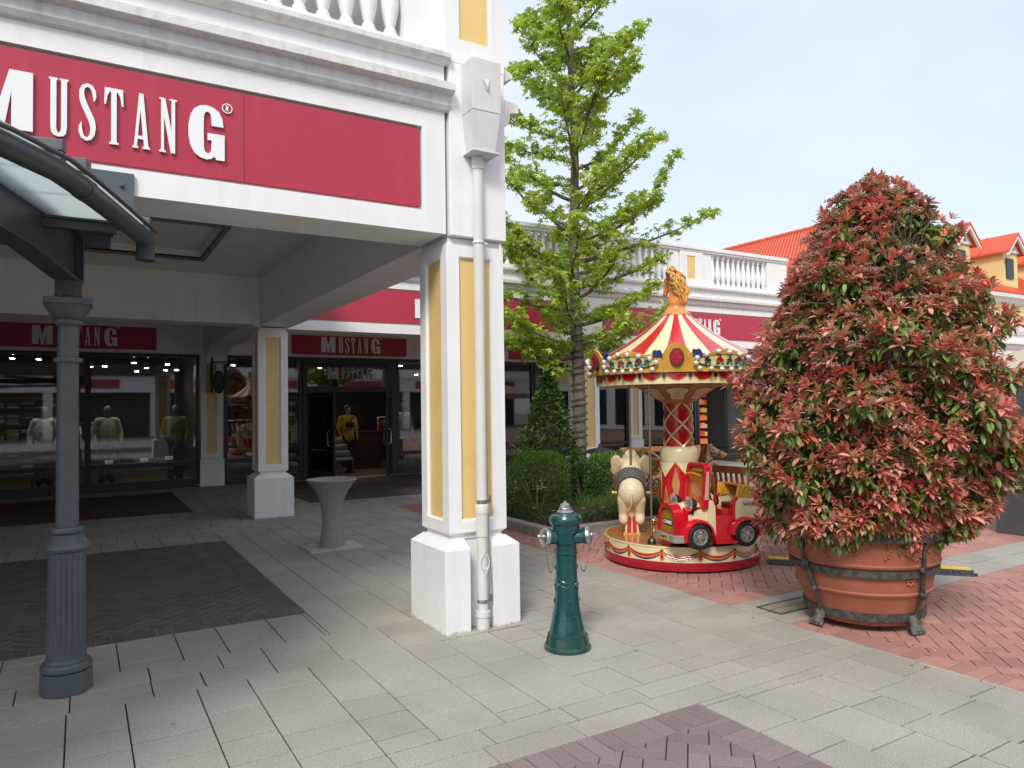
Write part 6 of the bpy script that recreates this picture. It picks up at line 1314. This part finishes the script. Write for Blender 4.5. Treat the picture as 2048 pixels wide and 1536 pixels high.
# ================= TREES AND PLANTING =================
TX, TY = 7.50, 10.27
tree = thing('sweetgum_tree', 'tall young sweetgum tree with bright green star-shaped leaves behind the hydrant', 'tree', (TX, TY, .10))
def trunkp(z): return Vector((-.020 * z + .02 * sin(z * 1.3), -.022 * z + .02 * sin(z * 1.7 + 1), z))
b = MB(); zs = np.linspace(0, 9.6, 50); b.tube([trunkp(z) for z in zs], [.130 * (1 - z / 10.3) ** .75 + .03 * math.exp(-z * 3) + .004 * sin(z * 9) for z in zs], 20)
BR = []; rnd = random.Random(11)
ZL = [2.2, 2.8, 3.2, 3.8, 4.5, 5.1, 5.9, 6.7, 7.6, 8.6, 9.6]; LL = [1.35, 1.9, 1.9, 1.75, 2.25, 1.85, 1.85, 1.55, 1.40, 1.15, .6]
right = Vector((.858, -.513, 0))
def mkbranch(z, az, L_, r0, rise):
    p = trunkp(z); pts = [p]; d = Vector((cos(az), sin(az), rise)).normalized(); n2 = 9
    for k in range(n2):
        d = (d + Vector((rnd.gauss(0, .10), rnd.gauss(0, .10), .055 + rnd.gauss(0, .05)))).normalized(); pts.append(pts[-1] + d * L_ / n2)
    return pts, [max(.004, r0 * (1 - i / n2) ** .9) for i in range(n2 + 1)]
z = 2.15; az = .3
while z < 9.5:
    az += 2.4 + rnd.uniform(-.35, .35); L_ = float(np.interp(z, ZL, LL)) * rnd.uniform(.70, 1.06); BR.append(mkbranch(z, az, L_, .012 + .013 * L_, .12 if z < 3.2 else .30 + rnd.uniform(-.1, .15))); z += rnd.uniform(.09, .19)
rz_ = math.atan2(right.y, right.x)
for zz, L_, da, ri in ((4.05, 2.75, .12, .18), (4.4, 2.5, -.15, .12), (5.1, 2.0, .2, .45), (3.6, 1.75, .0, .12), (2.95, 1.55, -.1, .05), (6.6, 1.65, .1, .7), (2.35, 1.4, pi + .2, .05), (2.6, 1.7, pi - .2, .0), (3.2, 1.6, pi, .15), (3.9, 1.7, pi + .3, .2)): BR.append(mkbranch(zz, rz_ + da, L_, .045, ri))
lp_, ld_, lc_, ls_, lr_ = [], [], [], [], []
pal = np.array([(.46, .60, .075), (.52, .66, .10), (.39, .55, .07), (.58, .70, .15), (.32, .46, .07)])
def leaves_at(p, n2, spread, light):
    for q in range(n2):
        o = Vector((rnd.gauss(0, spread), rnd.gauss(0, spread), rnd.gauss(0, spread * .7))); t = rnd.uniform(0, 6.28); lp_.append(tuple(p + o)); ld_.append((cos(t), sin(t), rnd.uniform(-1.0, .15))); ls_.append(rnd.uniform(.060, .105)); lr_.append(rnd.gauss(0, .5)); lc_.append(np.clip(pal[rnd.randrange(5)] * rnd.uniform(.75, 1.25), 0, 1))
for pts, rs in BR:
    b.tube(pts, rs, 6); Lb = (pts[-1] - pts[0]).length
    for i in range(1, len(pts)):
        t = i / (len(pts) - 1)
        if t < .16: continue
        for s_ in range(2 if t < .75 else 3):
            d = (pts[i] - pts[i - 1]).normalized(); sd3 = Vector((-d.y, d.x, 0)).normalized() * rnd.choice((-1, 1)); tl = rnd.uniform(.12, .36) * (1.15 - .6 * t) * min(1.2, Lb + .3)
            p0 = pts[i - 1].lerp(pts[i], rnd.random()); p1 = p0 + (sd3 * .8 + d * .5 + Vector((0, 0, rnd.uniform(-.35, 1.0)))).normalized() * tl; b.tube([p0, p0.lerp(p1, .5) + Vector((0, 0, .01)), p1], [.007, .005, .003], 4, cap=False)
            for q in range(3 + int(tl * 8)): leaves_at(p0.lerp(p1, rnd.uniform(.25, 1.08)), 2, .06, 1)
            leaves_at(p1, 4, .05, 1)
    leaves_at(pts[-1], 5, .05, 1)
trb = b.build('trunk', TREEB, tree, smooth=60)
st = []; ang = [(0, 1.0), (radians(62), .92), (radians(-62), .92), (radians(128), .62), (radians(-128), .62)]
order = [radians(-128), radians(-62), 0, radians(62), radians(128)]; rad = [.62, .92, 1.0, .92, .62]
tv2 = [(0, 0, 0)]
for k in range(5): tv2.append((rad[k] * cos(order[k]), rad[k] * sin(order[k]), -.22))
for k in range(6):
    a_ = (order[0] - radians(34)) if k == 0 else (order[-1] + radians(34) if k == 5 else (order[k - 1] + order[k]) / 2); tv2.append((.36 * cos(a_), .36 * sin(a_), .03))
tf2 = [(0, 6 + k, 1 + k, 7 + k) for k in range(5)]
Rm = frames(np.array(ld_), np.array(lr_)) * np.array(ls_)[:, None, None]
print('tree leaves', len(lp_))
scatter('crown', tv2, tf2, Rm, np.array(lp_), np.array(lc_), LEAF, tree, smooth=False)
b = MB(); sp = []
for t in np.linspace(0, 1, 420):
    z = .35 + 2.9 * t; c_ = trunkp(z); r = .145 * (1 - z / 10.3) ** .75 + .012; a_ = t * 2 * pi * 21; sp.append((c_.x + r * cos(a_), c_.y + r * sin(a_), z + .02 * sin(a_ * .5)))
b.tube(sp, .008, 5)
for k in range(0, 420, 4):
    p = Vector(sp[k]); c_ = trunkp(p.z); d = Vector((p.x - c_.x, p.y - c_.y, 0)).normalized(); b.tube([p, p + d * rnd.uniform(.01, .035) + Vector((0, 0, rnd.uniform(-.02, .04)))], .004, 4)
cab = b.build('light_string', mat('cable_brown', (.03, .015, .01), .6), smooth=60); cab.location = tree.location; tag(cab, 'dark cable of small fairy lights wound around the tree trunk', 'light string')
# leaf blob plants
def shrub(name, label, cat, loc, n2, shape, size, pal_, tvx, tfx, material=LEAF, droop=0, inner=.0, parts='foliage', up=.3, stems=8, h=1, dark=0):
    t = thing(name, label, cat, loc); P, D, S, Cc = [], [], [], []
    for q in range(n2):
        p, nrm = shape(); P.append(p); d = np.array(nrm) + rng.normal(0, .55, 3); d[2] += up - droop; D.append(d); S.append(size * rng.uniform(.6, 1.25)); Cc.append(np.array(pal_[rng.integers(len(pal_))]) * rng.uniform(.7, 1.3))
    scatter(parts, tvx, tfx, frames(np.array(D), rng.normal(0, .8, n2)) * np.array(S)[:, None, None], np.array(P), np.clip(np.array(Cc), 0, 1), material, t)
    b = MB()
    for q in range(stems):
        p, _ = shape(); p = Vector(p); b.tube([(p.x * .1, p.y * .1, 0), (p.x * .5, p.y * .5, p.z * .55), (p.x * .85, p.y * .85, p.z * .9)], [.012, .008, .003], 5)
    b.build('stem', TWIG, t, smooth=60); return t
oval = [(0, 0, 0), (.5, .22, .04), (.5, 0, -.02), (.5, -.22, .04), (1, 0, -.05)]; ovf = [(0, 2, 1), (0, 3, 2), (1, 2, 4), (2, 3, 4)]
def boxball(rx, ry, rz, pw=3.2):
    def f():
        while True:
            v = rng.normal(0, 1, 3); v /= np.linalg.norm(v); k = (abs(v[0]) ** pw + abs(v[1]) ** pw + abs(v[2]) ** pw) ** (-1 / pw); u = v * k; d = 1 - abs(rng.normal(0, .10)); lump = 1 + .05 * sin(6 * u[0] + 5 * u[2]) + .04 * sin(9 * u[1] - 4 * u[2]); p = u * d * lump * np.array([rx, ry, rz]); p[2] += rz
            if p[2] > .02: return tuple(p), tuple(v)
    return f
shrub('box_hedge_ball', 'clipped dense dark green box shrub at the corner of the planting bed', 'shrub', (5.62, 8.72, .12), 9000, boxball(.40, .44, .44), .032, [(.08, .17, .02), (.11, .22, .025), (.05, .10, .018), (.15, .26, .03)], oval, ovf)
def cone(R0, H_, tiers=0, pw=1.0):
    def f():
        z_ = H_ * rng.uniform(0, 1) ** 1.4; t_ = rng.uniform(0, 2 * pi); fr_ = (1 - z_ / H_) ** pw; tier = 1 + .28 * ((z_ * tiers) % 1 - .5) if tiers else 1
        r_ = R0 * fr_ * tier * (1 + .16 * sin(5 * t_ + 3 * z_)) * (1 - abs(rng.normal(0, .16))); return (r_ * cos(t_), r_ * sin(t_), z_), (cos(t_), sin(t_), -.05)
    return f
spray = [(0, 0, 0), (.3, .12, .0), (.55, .05, .02), (.8, .14, -.03), (1, 0, -.12), (.8, -.14, -.03), (.55, -.05, .02), (.3, -.12, 0)]; spf = [(0, 7, 1), (1, 7, 6, 2), (2, 6, 5, 3), (3, 5, 4)]
cf_ = shrub('hemlock_conifer', 'small feathery dark green conifer behind the clipped box shrub', 'tree', (6.42, 9.62, .14), 4300, cone(.66, 1.98, 3.5, .85), .125, [(.05, .10, .025), (.075, .14, .03), (.10, .18, .035), (.035, .07, .02)], spray, spf, stems=0)
b = MB(); b.tube([(0, 0, 0), (.01, 0, 1.0), (0, .01, 1.95)], [.03, .02, .004], 8)
for k in range(60): z_ = rnd.uniform(.15, 1.7); a_ = rnd.uniform(0, 6.28); r_ = .55 * (1 - z_ / 2.0); b.tube([(0, 0, z_), (r_ * .6 * cos(a_), r_ * .6 * sin(a_), z_ + .04), (r_ * cos(a_), r_ * sin(a_), z_ - .03)], [.008, .005, .002], 4)
b.build('trunk', TWIG, cf_, smooth=60)
shrub('fern_shrub', 'light green ferny shrub right of the tree trunk in the bed', 'shrub', (7.05, 9.02, .12), 2600, boxball(.36, .34, .37, 2.2), .085, [(.15, .27, .05), (.11, .21, .04), (.19, .32, .07)], spray, spf, up=.7)
shrub('privet_shrub', 'loose dark green shrub between the box ball and the tree trunk', 'shrub', (6.55, 8.9, .12), 2600, boxball(.30, .32, .33, 2.2), .045, [(.05, .10, .02), (.08, .15, .03), (.06, .12, .03)], oval, ovf)
shrub('spreading_shrub', 'low green shrub at the back of the bed beside the trunk', 'shrub', (8.2, 9.7, .12), 2200, boxball(.45, .4, .38, 2.2), .06, [(.09, .17, .04), (.12, .21, .05)], oval, ovf)
# grasses (stuff)
NG = 5200; gx = rng.uniform(5.95, 7.9, NG); gy = rng.uniform(7.72, 8.9, NG); clump = (np.sin(gx * 9) * np.sin(gy * 8) > -.55) & (gx > 6.2); gx, gy = gx[clump], gy[clump]; N_ = len(gx)
bl_v = [(0, .035, 0), (0, -.035, 0), (.5, .025, .10), (.5, -.025, .10), (1, 0, 0)]; bl_f = [(0, 1, 3, 2), (2, 3, 4)]
d = np.stack([rng.normal(0, .45, N_), rng.normal(0, .45, N_), np.full(N_, 1.0)], -1); S = rng.uniform(.12, .26, N_); gc = np.array([(.13, .22, .05), (.09, .16, .035), (.20, .26, .08), (.10, .20, .05)])[rng.integers(0, 4, N_)] * rng.uniform(.7, 1.2, (N_, 1))
tag(scatter('ornamental_grass', bl_v, bl_f, frames(d, rng.uniform(0, 6, N_)) * S[:, None, None], np.stack([gx, gy, np.full(N_, .13)], -1), gc, GRASSM, None, smooth=False), kind='stuff')
# bedding plants along the kerb with small pale flowers (stuff)
NG = 1500; gx = np.concatenate([rng.uniform(5.15, 6.3, NG // 2), rng.uniform(5.12, 5.35, NG // 2)]); gy = np.concatenate([rng.uniform(7.62, 7.95, NG // 2), rng.uniform(7.7, 9.6, NG // 2)]); d = rng.normal(0, 1, (NG, 3)); d[:, 2] = np.abs(d[:, 2]) + .3; hh = .13 + rng.uniform(0, .10, NG)
gc = np.array([(.07, .13, .03), (.10, .16, .04), (.05, .09, .02), (.22, .12, .16)])[rng.choice(4, NG, p=[.42, .3, .22, .06])]; S = rng.uniform(.03, .055, NG)
tag(scatter('bedding_plants', oval, ovf, frames(d) * S[:, None, None], np.stack([gx, gy, hh], -1), gc, LEAF, None), kind='stuff')
fl = None
for k, (x, y) in enumerate(((5.45, 7.72), (5.75, 7.80), (6.0, 7.70), (5.30, 7.85), (5.22, 8.2))):
    b = MB(); 
    for q in range(5): a_ = q * 1.257; b.sphere((.014 * cos(a_), .014 * sin(a_), .21), .011, 8, 5, 1, sq=(1, 1, .4))
    b.sphere((0, 0, .212), .006, 6, 5, 2); b.tube([(0, 0, .02), (0, 0, .21)], .002, 4, 0)
    if fl is None:
        fl = b.build('pansy_flower', [GRASSM, mat('petal_peach', (.55, .28, .16), .6), mat('petal_heart', (.15, .04, .08), .6)], smooth=60); tag(fl, 'small peach flower at the kerb edge of the planting bed', 'flower', 'flowers along the kerb of the bed'); fl.location = (x, y, .08)
    else: dup(fl, (x, y, .08))
# ================= BENCHES =================
BW = mat('bench_wood', (.36, .13, .05), .5, nscale=7, namt=.25, coat=.15)
def bench(loc, rz, label):
    t = thing('garden_bench', label, 'bench', loc, rz, 'wooden benches around the carousel'); W2_ = .75     # faces -y locally
    for sx in (-1, 1):
        b = MB(); x = W2_ * sx; b.box(x - .03, x + .03, -.27, -.21, 0, .62); b.bar((x, .22, 0), (x, .22, .44), .06, .05, up=(0, 1, 0)); b.bar((x, .22, .42), (x, .30, .90), .06, .05, up=(0, 1, 0)); b.box(x - .035, x + .035, -.30, .24, .615, .65); b.box(x - .02, x + .02, -.22, .2, .36, .42); b.build('leg', BW, t, bevel=.004)
    b = MB()
    for k in range(6): y = -.24 + k * .078; b.box(-W2_ + .03, W2_ - .03, y, y + .062, .42, .445)
    b.build('seat', BW, t, bevel=.003)
    b = MB()
    def bp2(z): return .22 + (z - .42) / .48 * .08
    b.bar((-W2_ - .04, bp2(.87), .87), (W2_ + .04, bp2(.87), .87), .035, .085); b.bar((-W2_, bp2(.50), .50), (W2_, bp2(.50), .50), .03, .06)
    for k in range(17):
        x = -W2_ + .09 + k * (2 * W2_ - .18) / 16
        if 6 <= k <= 10: continue
        b.bar((x, bp2(.50), .50), (x, bp2(.85), .85), .035, .018, up=(0, 1, 0))
    b.bar((-.22, bp2(.50), .50), (.22, bp2(.85), .85), .03, .016, up=(0, 1, 0)); b.bar((.22, bp2(.5), .50), (-.22, bp2(.85), .85), .03, .016, up=(0, 1, 0))
    b.build('backrest', BW, t, bevel=.003); return t
# backs towards the viewer: local +y (back side) must point to -x world -> rz = +90 deg
bench((6.92, 7.50, 0), radians(90), 'reddish wooden bench with its back to the viewer, just left of the carousel column')
bench((6.90, 5.62, 0), radians(90), 'reddish wooden bench behind the horse at the right of the carousel')
bench((8.75, 9.35, 0), radians(-14), 'reddish wooden bench farther back with its crossed backrest above the near one')
# ================= LITTER BIN =================
lb = thing('litter_bin', 'black domed litter bin behind the ferny shrub by the white pillar', 'litter bin', (7.75, 9.95 + .15, 0))
lb.location = (7.95, 9.62, 0) if False else (7.67, 9.90, .0)
b = MB(); b.lathe([(.17, .0), (.19, .05), (.19, .66), (.20, .68)], 28); b.build('body', BLK, lb, smooth=40)
b = MB(); 
for k in range(4): a_ = k * pi / 2 + .4; b.tube([(.17 * cos(a_), .17 * sin(a_), .66), (.17 * cos(a_), .17 * sin(a_), .85)], .012, 6)
b.build('post', BLK, lb, smooth=40)
b = MB(); b.lathe([(.27, .835), (.275, .845), (.25, .87), (.17, .905), (.06, .925), (.03, .94), (.022, .955), (.03, .97), (.018, .99), (.0001, 1.0)], 36); b.build('domed_lid', mat('black_satin', (.02, .021, .022), .35), lb, smooth=50)
# ================= CABLE RAMP =================
A_ = Vector((6.13, 5.12, 0)); B_ = Vector((7.27, 3.70, 0)); dv = (B_ - A_); Lr = dv.length; az = math.atan2(dv.y, dv.x)
RB = mat('ramp_rubber', (.035, .04, .05), .6, nscale=60, namt=.2, bump=.4, bscale=80); YL = mat('ramp_yellow', (.72, .48, .03), .45, nscale=20, namt=.15)
for i, lbx in enumerate(('yellow-topped black rubber cable ramp between the carousel and the terracotta pot', 'yellow-topped black rubber cable ramp section emerging right of the terracotta pot')):
    t = thing('cable_ramp', lbx, 'cable ramp', tuple(A_ + dv * (.0 if i == 0 else .505)), az, 'cable ramps on the paving'); Ls = Lr * .495
    b = MB(); b.prism([(-.13, 0), (-.125, .012), (-.062, .045), (.062, .045), (.125, .012), (.13, 0)], lambda u, v, w_: (w_, u, v), 0, Ls)
    for k in range(int(Ls / .05)):
        for s1 in (-1, 1):
            x = .03 + k * .05; b.bar((x, .075 * s1, .040), (x + .018, .11 * s1, .023), .012, .006); b.bar((x + .022, .075 * s1, .040), (x + .004, .11 * s1, .023), .010, .006)
    b.build('body', RB, t, bevel=.002)
    b = MB(); b.box(.004, Ls - .004, -.058, .058, .045, .053); 
    for k in range(int(Ls / .045)): x = .02 + k * .045; b.bar((x, -.045, .054), (x + .02, .045, .054), .008, .005)
    b.build('lid', YL, t, bevel=.002)
    b = MB()
    for y in (-.08, .08): b.box(Ls, Ls + .035, y - .02, y + .02, .004, .022)
    b.build('connector', RB, t)
# access cover in the slabs by the pot
ac = thing('access_cover', 'slab-filled rectangular access cover in the paving left of the pot', 'cover', (5.02, 3.93, .004), 0)
b = MB(); b.box(-.30, .30, -.10, .10, -.006, .0015); b.build('infill', mat('infill_slab', (.26, .235, .18), .85, nscale=90, namt=.2, bump=.3, bscale=200), ac)
b = MB()
for (x0, x1, y0, y1) in ((-.325, .325, -.122, -.110), (-.325, .325, .110, .122), (-.325, -.313, -.11, .11), (.313, .325, -.11, .11), (-.3, .3, -.003, .003)): b.box(x0, x1, y0, y1, -.006, .003)
b.build('metal_frame', mat('cover_frame', (.09, .08, .06), .6, .3), ac)
# dark box planter with hedge, far right
bp = thing('box_planter', 'dark grey square planter box at the right edge behind the big bush', 'planter', (10.45, 4.05, 0))
b = MB(); b.box(-.66, .75, -.75, .62, 0, .50); b.box(-.64, .73, -.73, .60, .50, .502, 1); b.build('box', [mat('planter_grey', (.065, .07, .08), .55, nscale=6, namt=.1), SOIL], bp, bevel=.008)
def hedgef():
    p, v = boxball(.66, .64, .27, 5)(); return (p[0], p[1], p[2] - .0), v
shrub('hedge_plant', 'green clipped hedge plant growing in the dark grey planter box', 'shrub', (10.48, 4.0, .49), 11000, boxball(.66, .64, .27, 5), .042, [(.09, .17, .03), (.13, .23, .045), (.06, .11, .02)], oval, ovf)
# fallen petals
pp = rng.uniform((4.4, 1.6), (7.8, 4.0), (70, 2)); d = rng.normal(0, 1, (70, 3)); d[:, 2] *= .08
tag(scatter('fallen_petals', oval, ovf, frames(d) * rng.uniform(.015, .05, 70)[:, None, None], np.concatenate([pp, np.full((70, 1), .006)], 1), np.array([(.45, .14, .11), (.55, .40, .30), (.6, .5, .42)])[rng.integers(0, 3, 70)], LEAFR, None), kind='stuff')
# ================= FAR BUILDING WITH RED ROOF AND DORMERS =================
RT = None
def rooftile():
    m = bpy.data.materials.new('red_roof_tile'); m.use_nodes = True; t = m.node_tree; k = t.links.new; p = t.nodes['Principled BSDF']; p.inputs['Roughness'].default_value = .6
    a = t.nodes.new('ShaderNodeTexNoise'); a.inputs['Scale'].default_value = 1.5; r = t.nodes.new('ShaderNodeMix'); r.data_type = 'RGBA'; r.inputs[6].default_value = (.60, .115, .05, 1); r.inputs[7].default_value = (.52, .09, .04, 1); k(a.outputs[0], r.inputs[0]); k(r.outputs[2], p.inputs['Base Color']); return m
RT = rooftile(); YW = mat('yellow_render', (.70, .60, .28), .7, nscale=3, namt=.05)
fb = thing('gabled_shop_building', 'far yellow and white building with red tiled roof and gabled dormers', 'building', (24, 14, 0))
def F_(): b = MB(); b.M = Matrix.Translation((-24, -14, 0)); return b
b = F_(); b.box(20.8, 62, 12.4, 30, 0, 3.35); b.box(19.6, 62, 12.4, 30, 4.2, 4.95, 1); b.box(20.8, 62, 12.402, 30, 3.35, 4.2); b.build('wall', [W, YW], fb)
b = F_()
for pr_ in ([(0, 3.36), (.05, 3.4), (.08, 3.5), (.16, 3.55), (.16, 3.65), (0, 3.7)], [(0, 3.86), (.06, 3.9), (.10, 4.0), (.10, 4.12), (0, 4.2)], [(0, 4.92), (.08, 4.98), (.10, 5.08), (.22, 5.12), (.24, 5.24), (0, 5.26)]):
    profx(b, pr_, 19.5, 62, 12.398); profy(b, [(p, z) for p, z in pr_], 12.4, 30, 19.598, sgn=-1)
b.build('cornice', W, fb)
FWM = mat('far_window', (.03, .04, .05), .1)
for x in range(22, 60, 4):
    b = F_(); b.box(x, x + 2.2, 12.34, 12.397, .4, 2.9); b.build('window', FWM, fb)
# main roof with ribs of tiles: rows of rolls running down the slope
def roofplane(b, A, B, C, D, n2, r=.05):
    """A,B eave ends; D,C ridge ends above A,B; adds plane and n2 rolls"""
    A, B, C, D = map(Vector, (A, B, C, D)); nrm = (B - A).cross(D - A).normalized(); nrm = -nrm if nrm.z < 0 else nrm
    b.poly([A, B, C, D]); b.poly([A - nrm * .08, B - nrm * .08, C - nrm * .08, D - nrm * .08])
    for k in range(n2):
        t = (k + .5) / n2; p = A.lerp(B, t); q = D.lerp(C, t)
        if (q - p).length > .2: b.bar(p + nrm * .01, q + nrm * .01, r, r * .9, up=nrm)
b = F_()
roofplane(b, (24.2, 12.2, 5.27), (62, 12.2, 5.27), (62, 16.8, 8.75), (26.4, 16.8, 8.75), 150, .05); roofplane(b, (62, 21.4, 5.27), (24.2, 21.4, 5.27), (26.4, 16.8, 8.75), (62, 16.8, 8.75), 1)
# west wing: ridge along y
roofplane(b, (19.4, 31, 5.27), (19.4, 12.2, 5.27), (23.9, 15.6, 8.25), (23.9, 31, 8.25), 110, .07); roofplane(b, (28.4, 12.2, 5.27), (28.4, 31, 5.27), (23.9, 31, 8.25), (23.9, 15.6, 8.25), 1)
b.poly([(19.4, 12.2, 5.27), (28.4, 12.2, 5.27), (23.9, 15.6, 8.25)])
for p, q in (((23.9, 15.6, 8.29), (23.9, 31, 8.29)), ((19.4, 12.2, 5.32), (23.9, 15.6, 8.29)), ((26.4, 16.8, 8.79), (62, 16.8, 8.79))):
    P = Vector(p); Q = Vector(q); n2 = int((Q - P).length / .35); 
    for k in range(n2): b.tube([P.lerp(Q, k / n2), P.lerp(Q, (k + 1.05) / n2)], [.10, .085], 8)
b.build('roof', RT, fb, smooth=30)
SH = mat('window_shutter', (.035, .04, .045), .5)
for k in range(5):
    x = 24.85 + k * 3.15; y0 = 12.6
    b = F_(); b.prism([(x - .5, 5.3), (x + .5, 5.3), (x + .5, 6.80), (x, 7.30), (x - .5, 6.80)], lambda u, v, w_: (u, w_, v), y0, y0 + 3.2, 0); dm = b.build('dormer', YW, fb)
    b = F_(); hw, zr, ze = .68, 7.47, 6.80
    for s1 in (-1, 1):
        P = [(x, zr), (x + hw * s1, ze), (x + hw * s1, ze - .07), (x, zr - .08)]; b.prism(P, lambda u, v, w_: (u, w_, v), y0 - .30, y0 + 3.6)
        for q in range(1, 4): yy = y0 - .3 + q * 1.0; b.bar((x, yy, zr + .01), (x + hw * s1, yy, ze + .01), .03, .03)
    b.build('dormer_roof', RT, dm)
    b = F_(); b.prism([(x - .58, 6.80), (x + .58, 6.80), (x, 7.37)], lambda u, v, w_: (u, w_, v), y0 - .06, y0 - .02, holes=[[(x - .26, 6.88), (x + .26, 6.88), (x, 7.15)]])
    for s1 in (-1, 1): b.prism([(x, zr - .085), (x + (hw - .02) * s1, ze - .075), (x + (hw - .02) * s1, ze - .17), (x, zr - .20)], lambda u, v, w_: (u, w_, v), y0 - .28, y0 - .20)
    b.build('gable_trim', W, dm)
    b = F_(); b.box(x - .34, x + .14, y0 - .05, y0 - .02, 5.88, 6.58); wn = b.build('dormer_window', SH, dm)
# ================= PARASOL =================
ps = thing('parasol', 'large beige parasol at the right edge beyond the bush', 'parasol', (15.9, 6.55, 0))
b = MB(); b.tube([(0, 0, 0), (0, 0, 2.75)], .035, 12); b.box(-.35, .35, -.35, .35, 0, .08); b.build('pole', STD, ps, smooth=40)
b = MB(); b.lathe([(1.6, 2.02), (1.6, 2.22), (.9, 2.48), (.0001, 2.74)], 8, cap=False, a0=pi / 8, a1=2 * pi + pi / 8); o = b.build('canopy', mat('parasol_cloth', (.62, .55, .42), .9, transl=.3), ps); sm2 = o.modifiers.new('s', 'SOLIDIFY'); sm2.thickness = .008
# building across the right side, behind the parasol
rb = thing('yellow_shop_building', 'low white and yellow shop building glimpsed at the right edge beyond the parasol', 'building', (40, 0, 0))
b = MB(); b.box(-8, 8, -14, 8, 0, 3.3); b.box(-8, 8, -14, 8, 3.3, 4.6, 1); b.box(-8.1, 8.1, -14.1, 8.1, 4.6, 4.9); b.build('wall', [W, YW], rb)
for y in range(-13, 7, 4): b = MB(); b.box(-8.03, -8.001, y, y + 3, .3, 2.8); b.build('window', FWM, rb)
# opposite side of the mall (behind the camera, seen in the shop glass)
ob = thing('opposite_arcade_building', 'white shopping arcade across the square, mirrored in the shop windows', 'building', (0, -19, 0))
b = MB(); b.box(-22, 34, -8, 0, 3.0, 5.2); b.box(-22, 34, -8, -3, 0, 3.0, 1); 
for x in range(-20, 34, 6): b.box(x, x + .5, -.5, 0, 0, 3.0)
b.build('wall', [W, FR], ob)
b = MB(); b.box(-22.1, 34.1, -.05, .18, 4.0, 4.15); b.box(-22.1, 34.1, -.05, .12, 5.0, 5.25); b.box(-22.1, 34.1, 0, .10, 2.95, 3.1); b.build('cornice', W, ob)
b = MB(); 
for x in range(-19, 33, 6): b.box(x, x + 3.2, 0.001, .04, 3.2, 3.8)
b.build('sign_panel', RD, ob)
b = MB(); b.box(-22.3, 34.3, -8.2, .2, 5.26, 5.4); b.build('roof', W, ob)
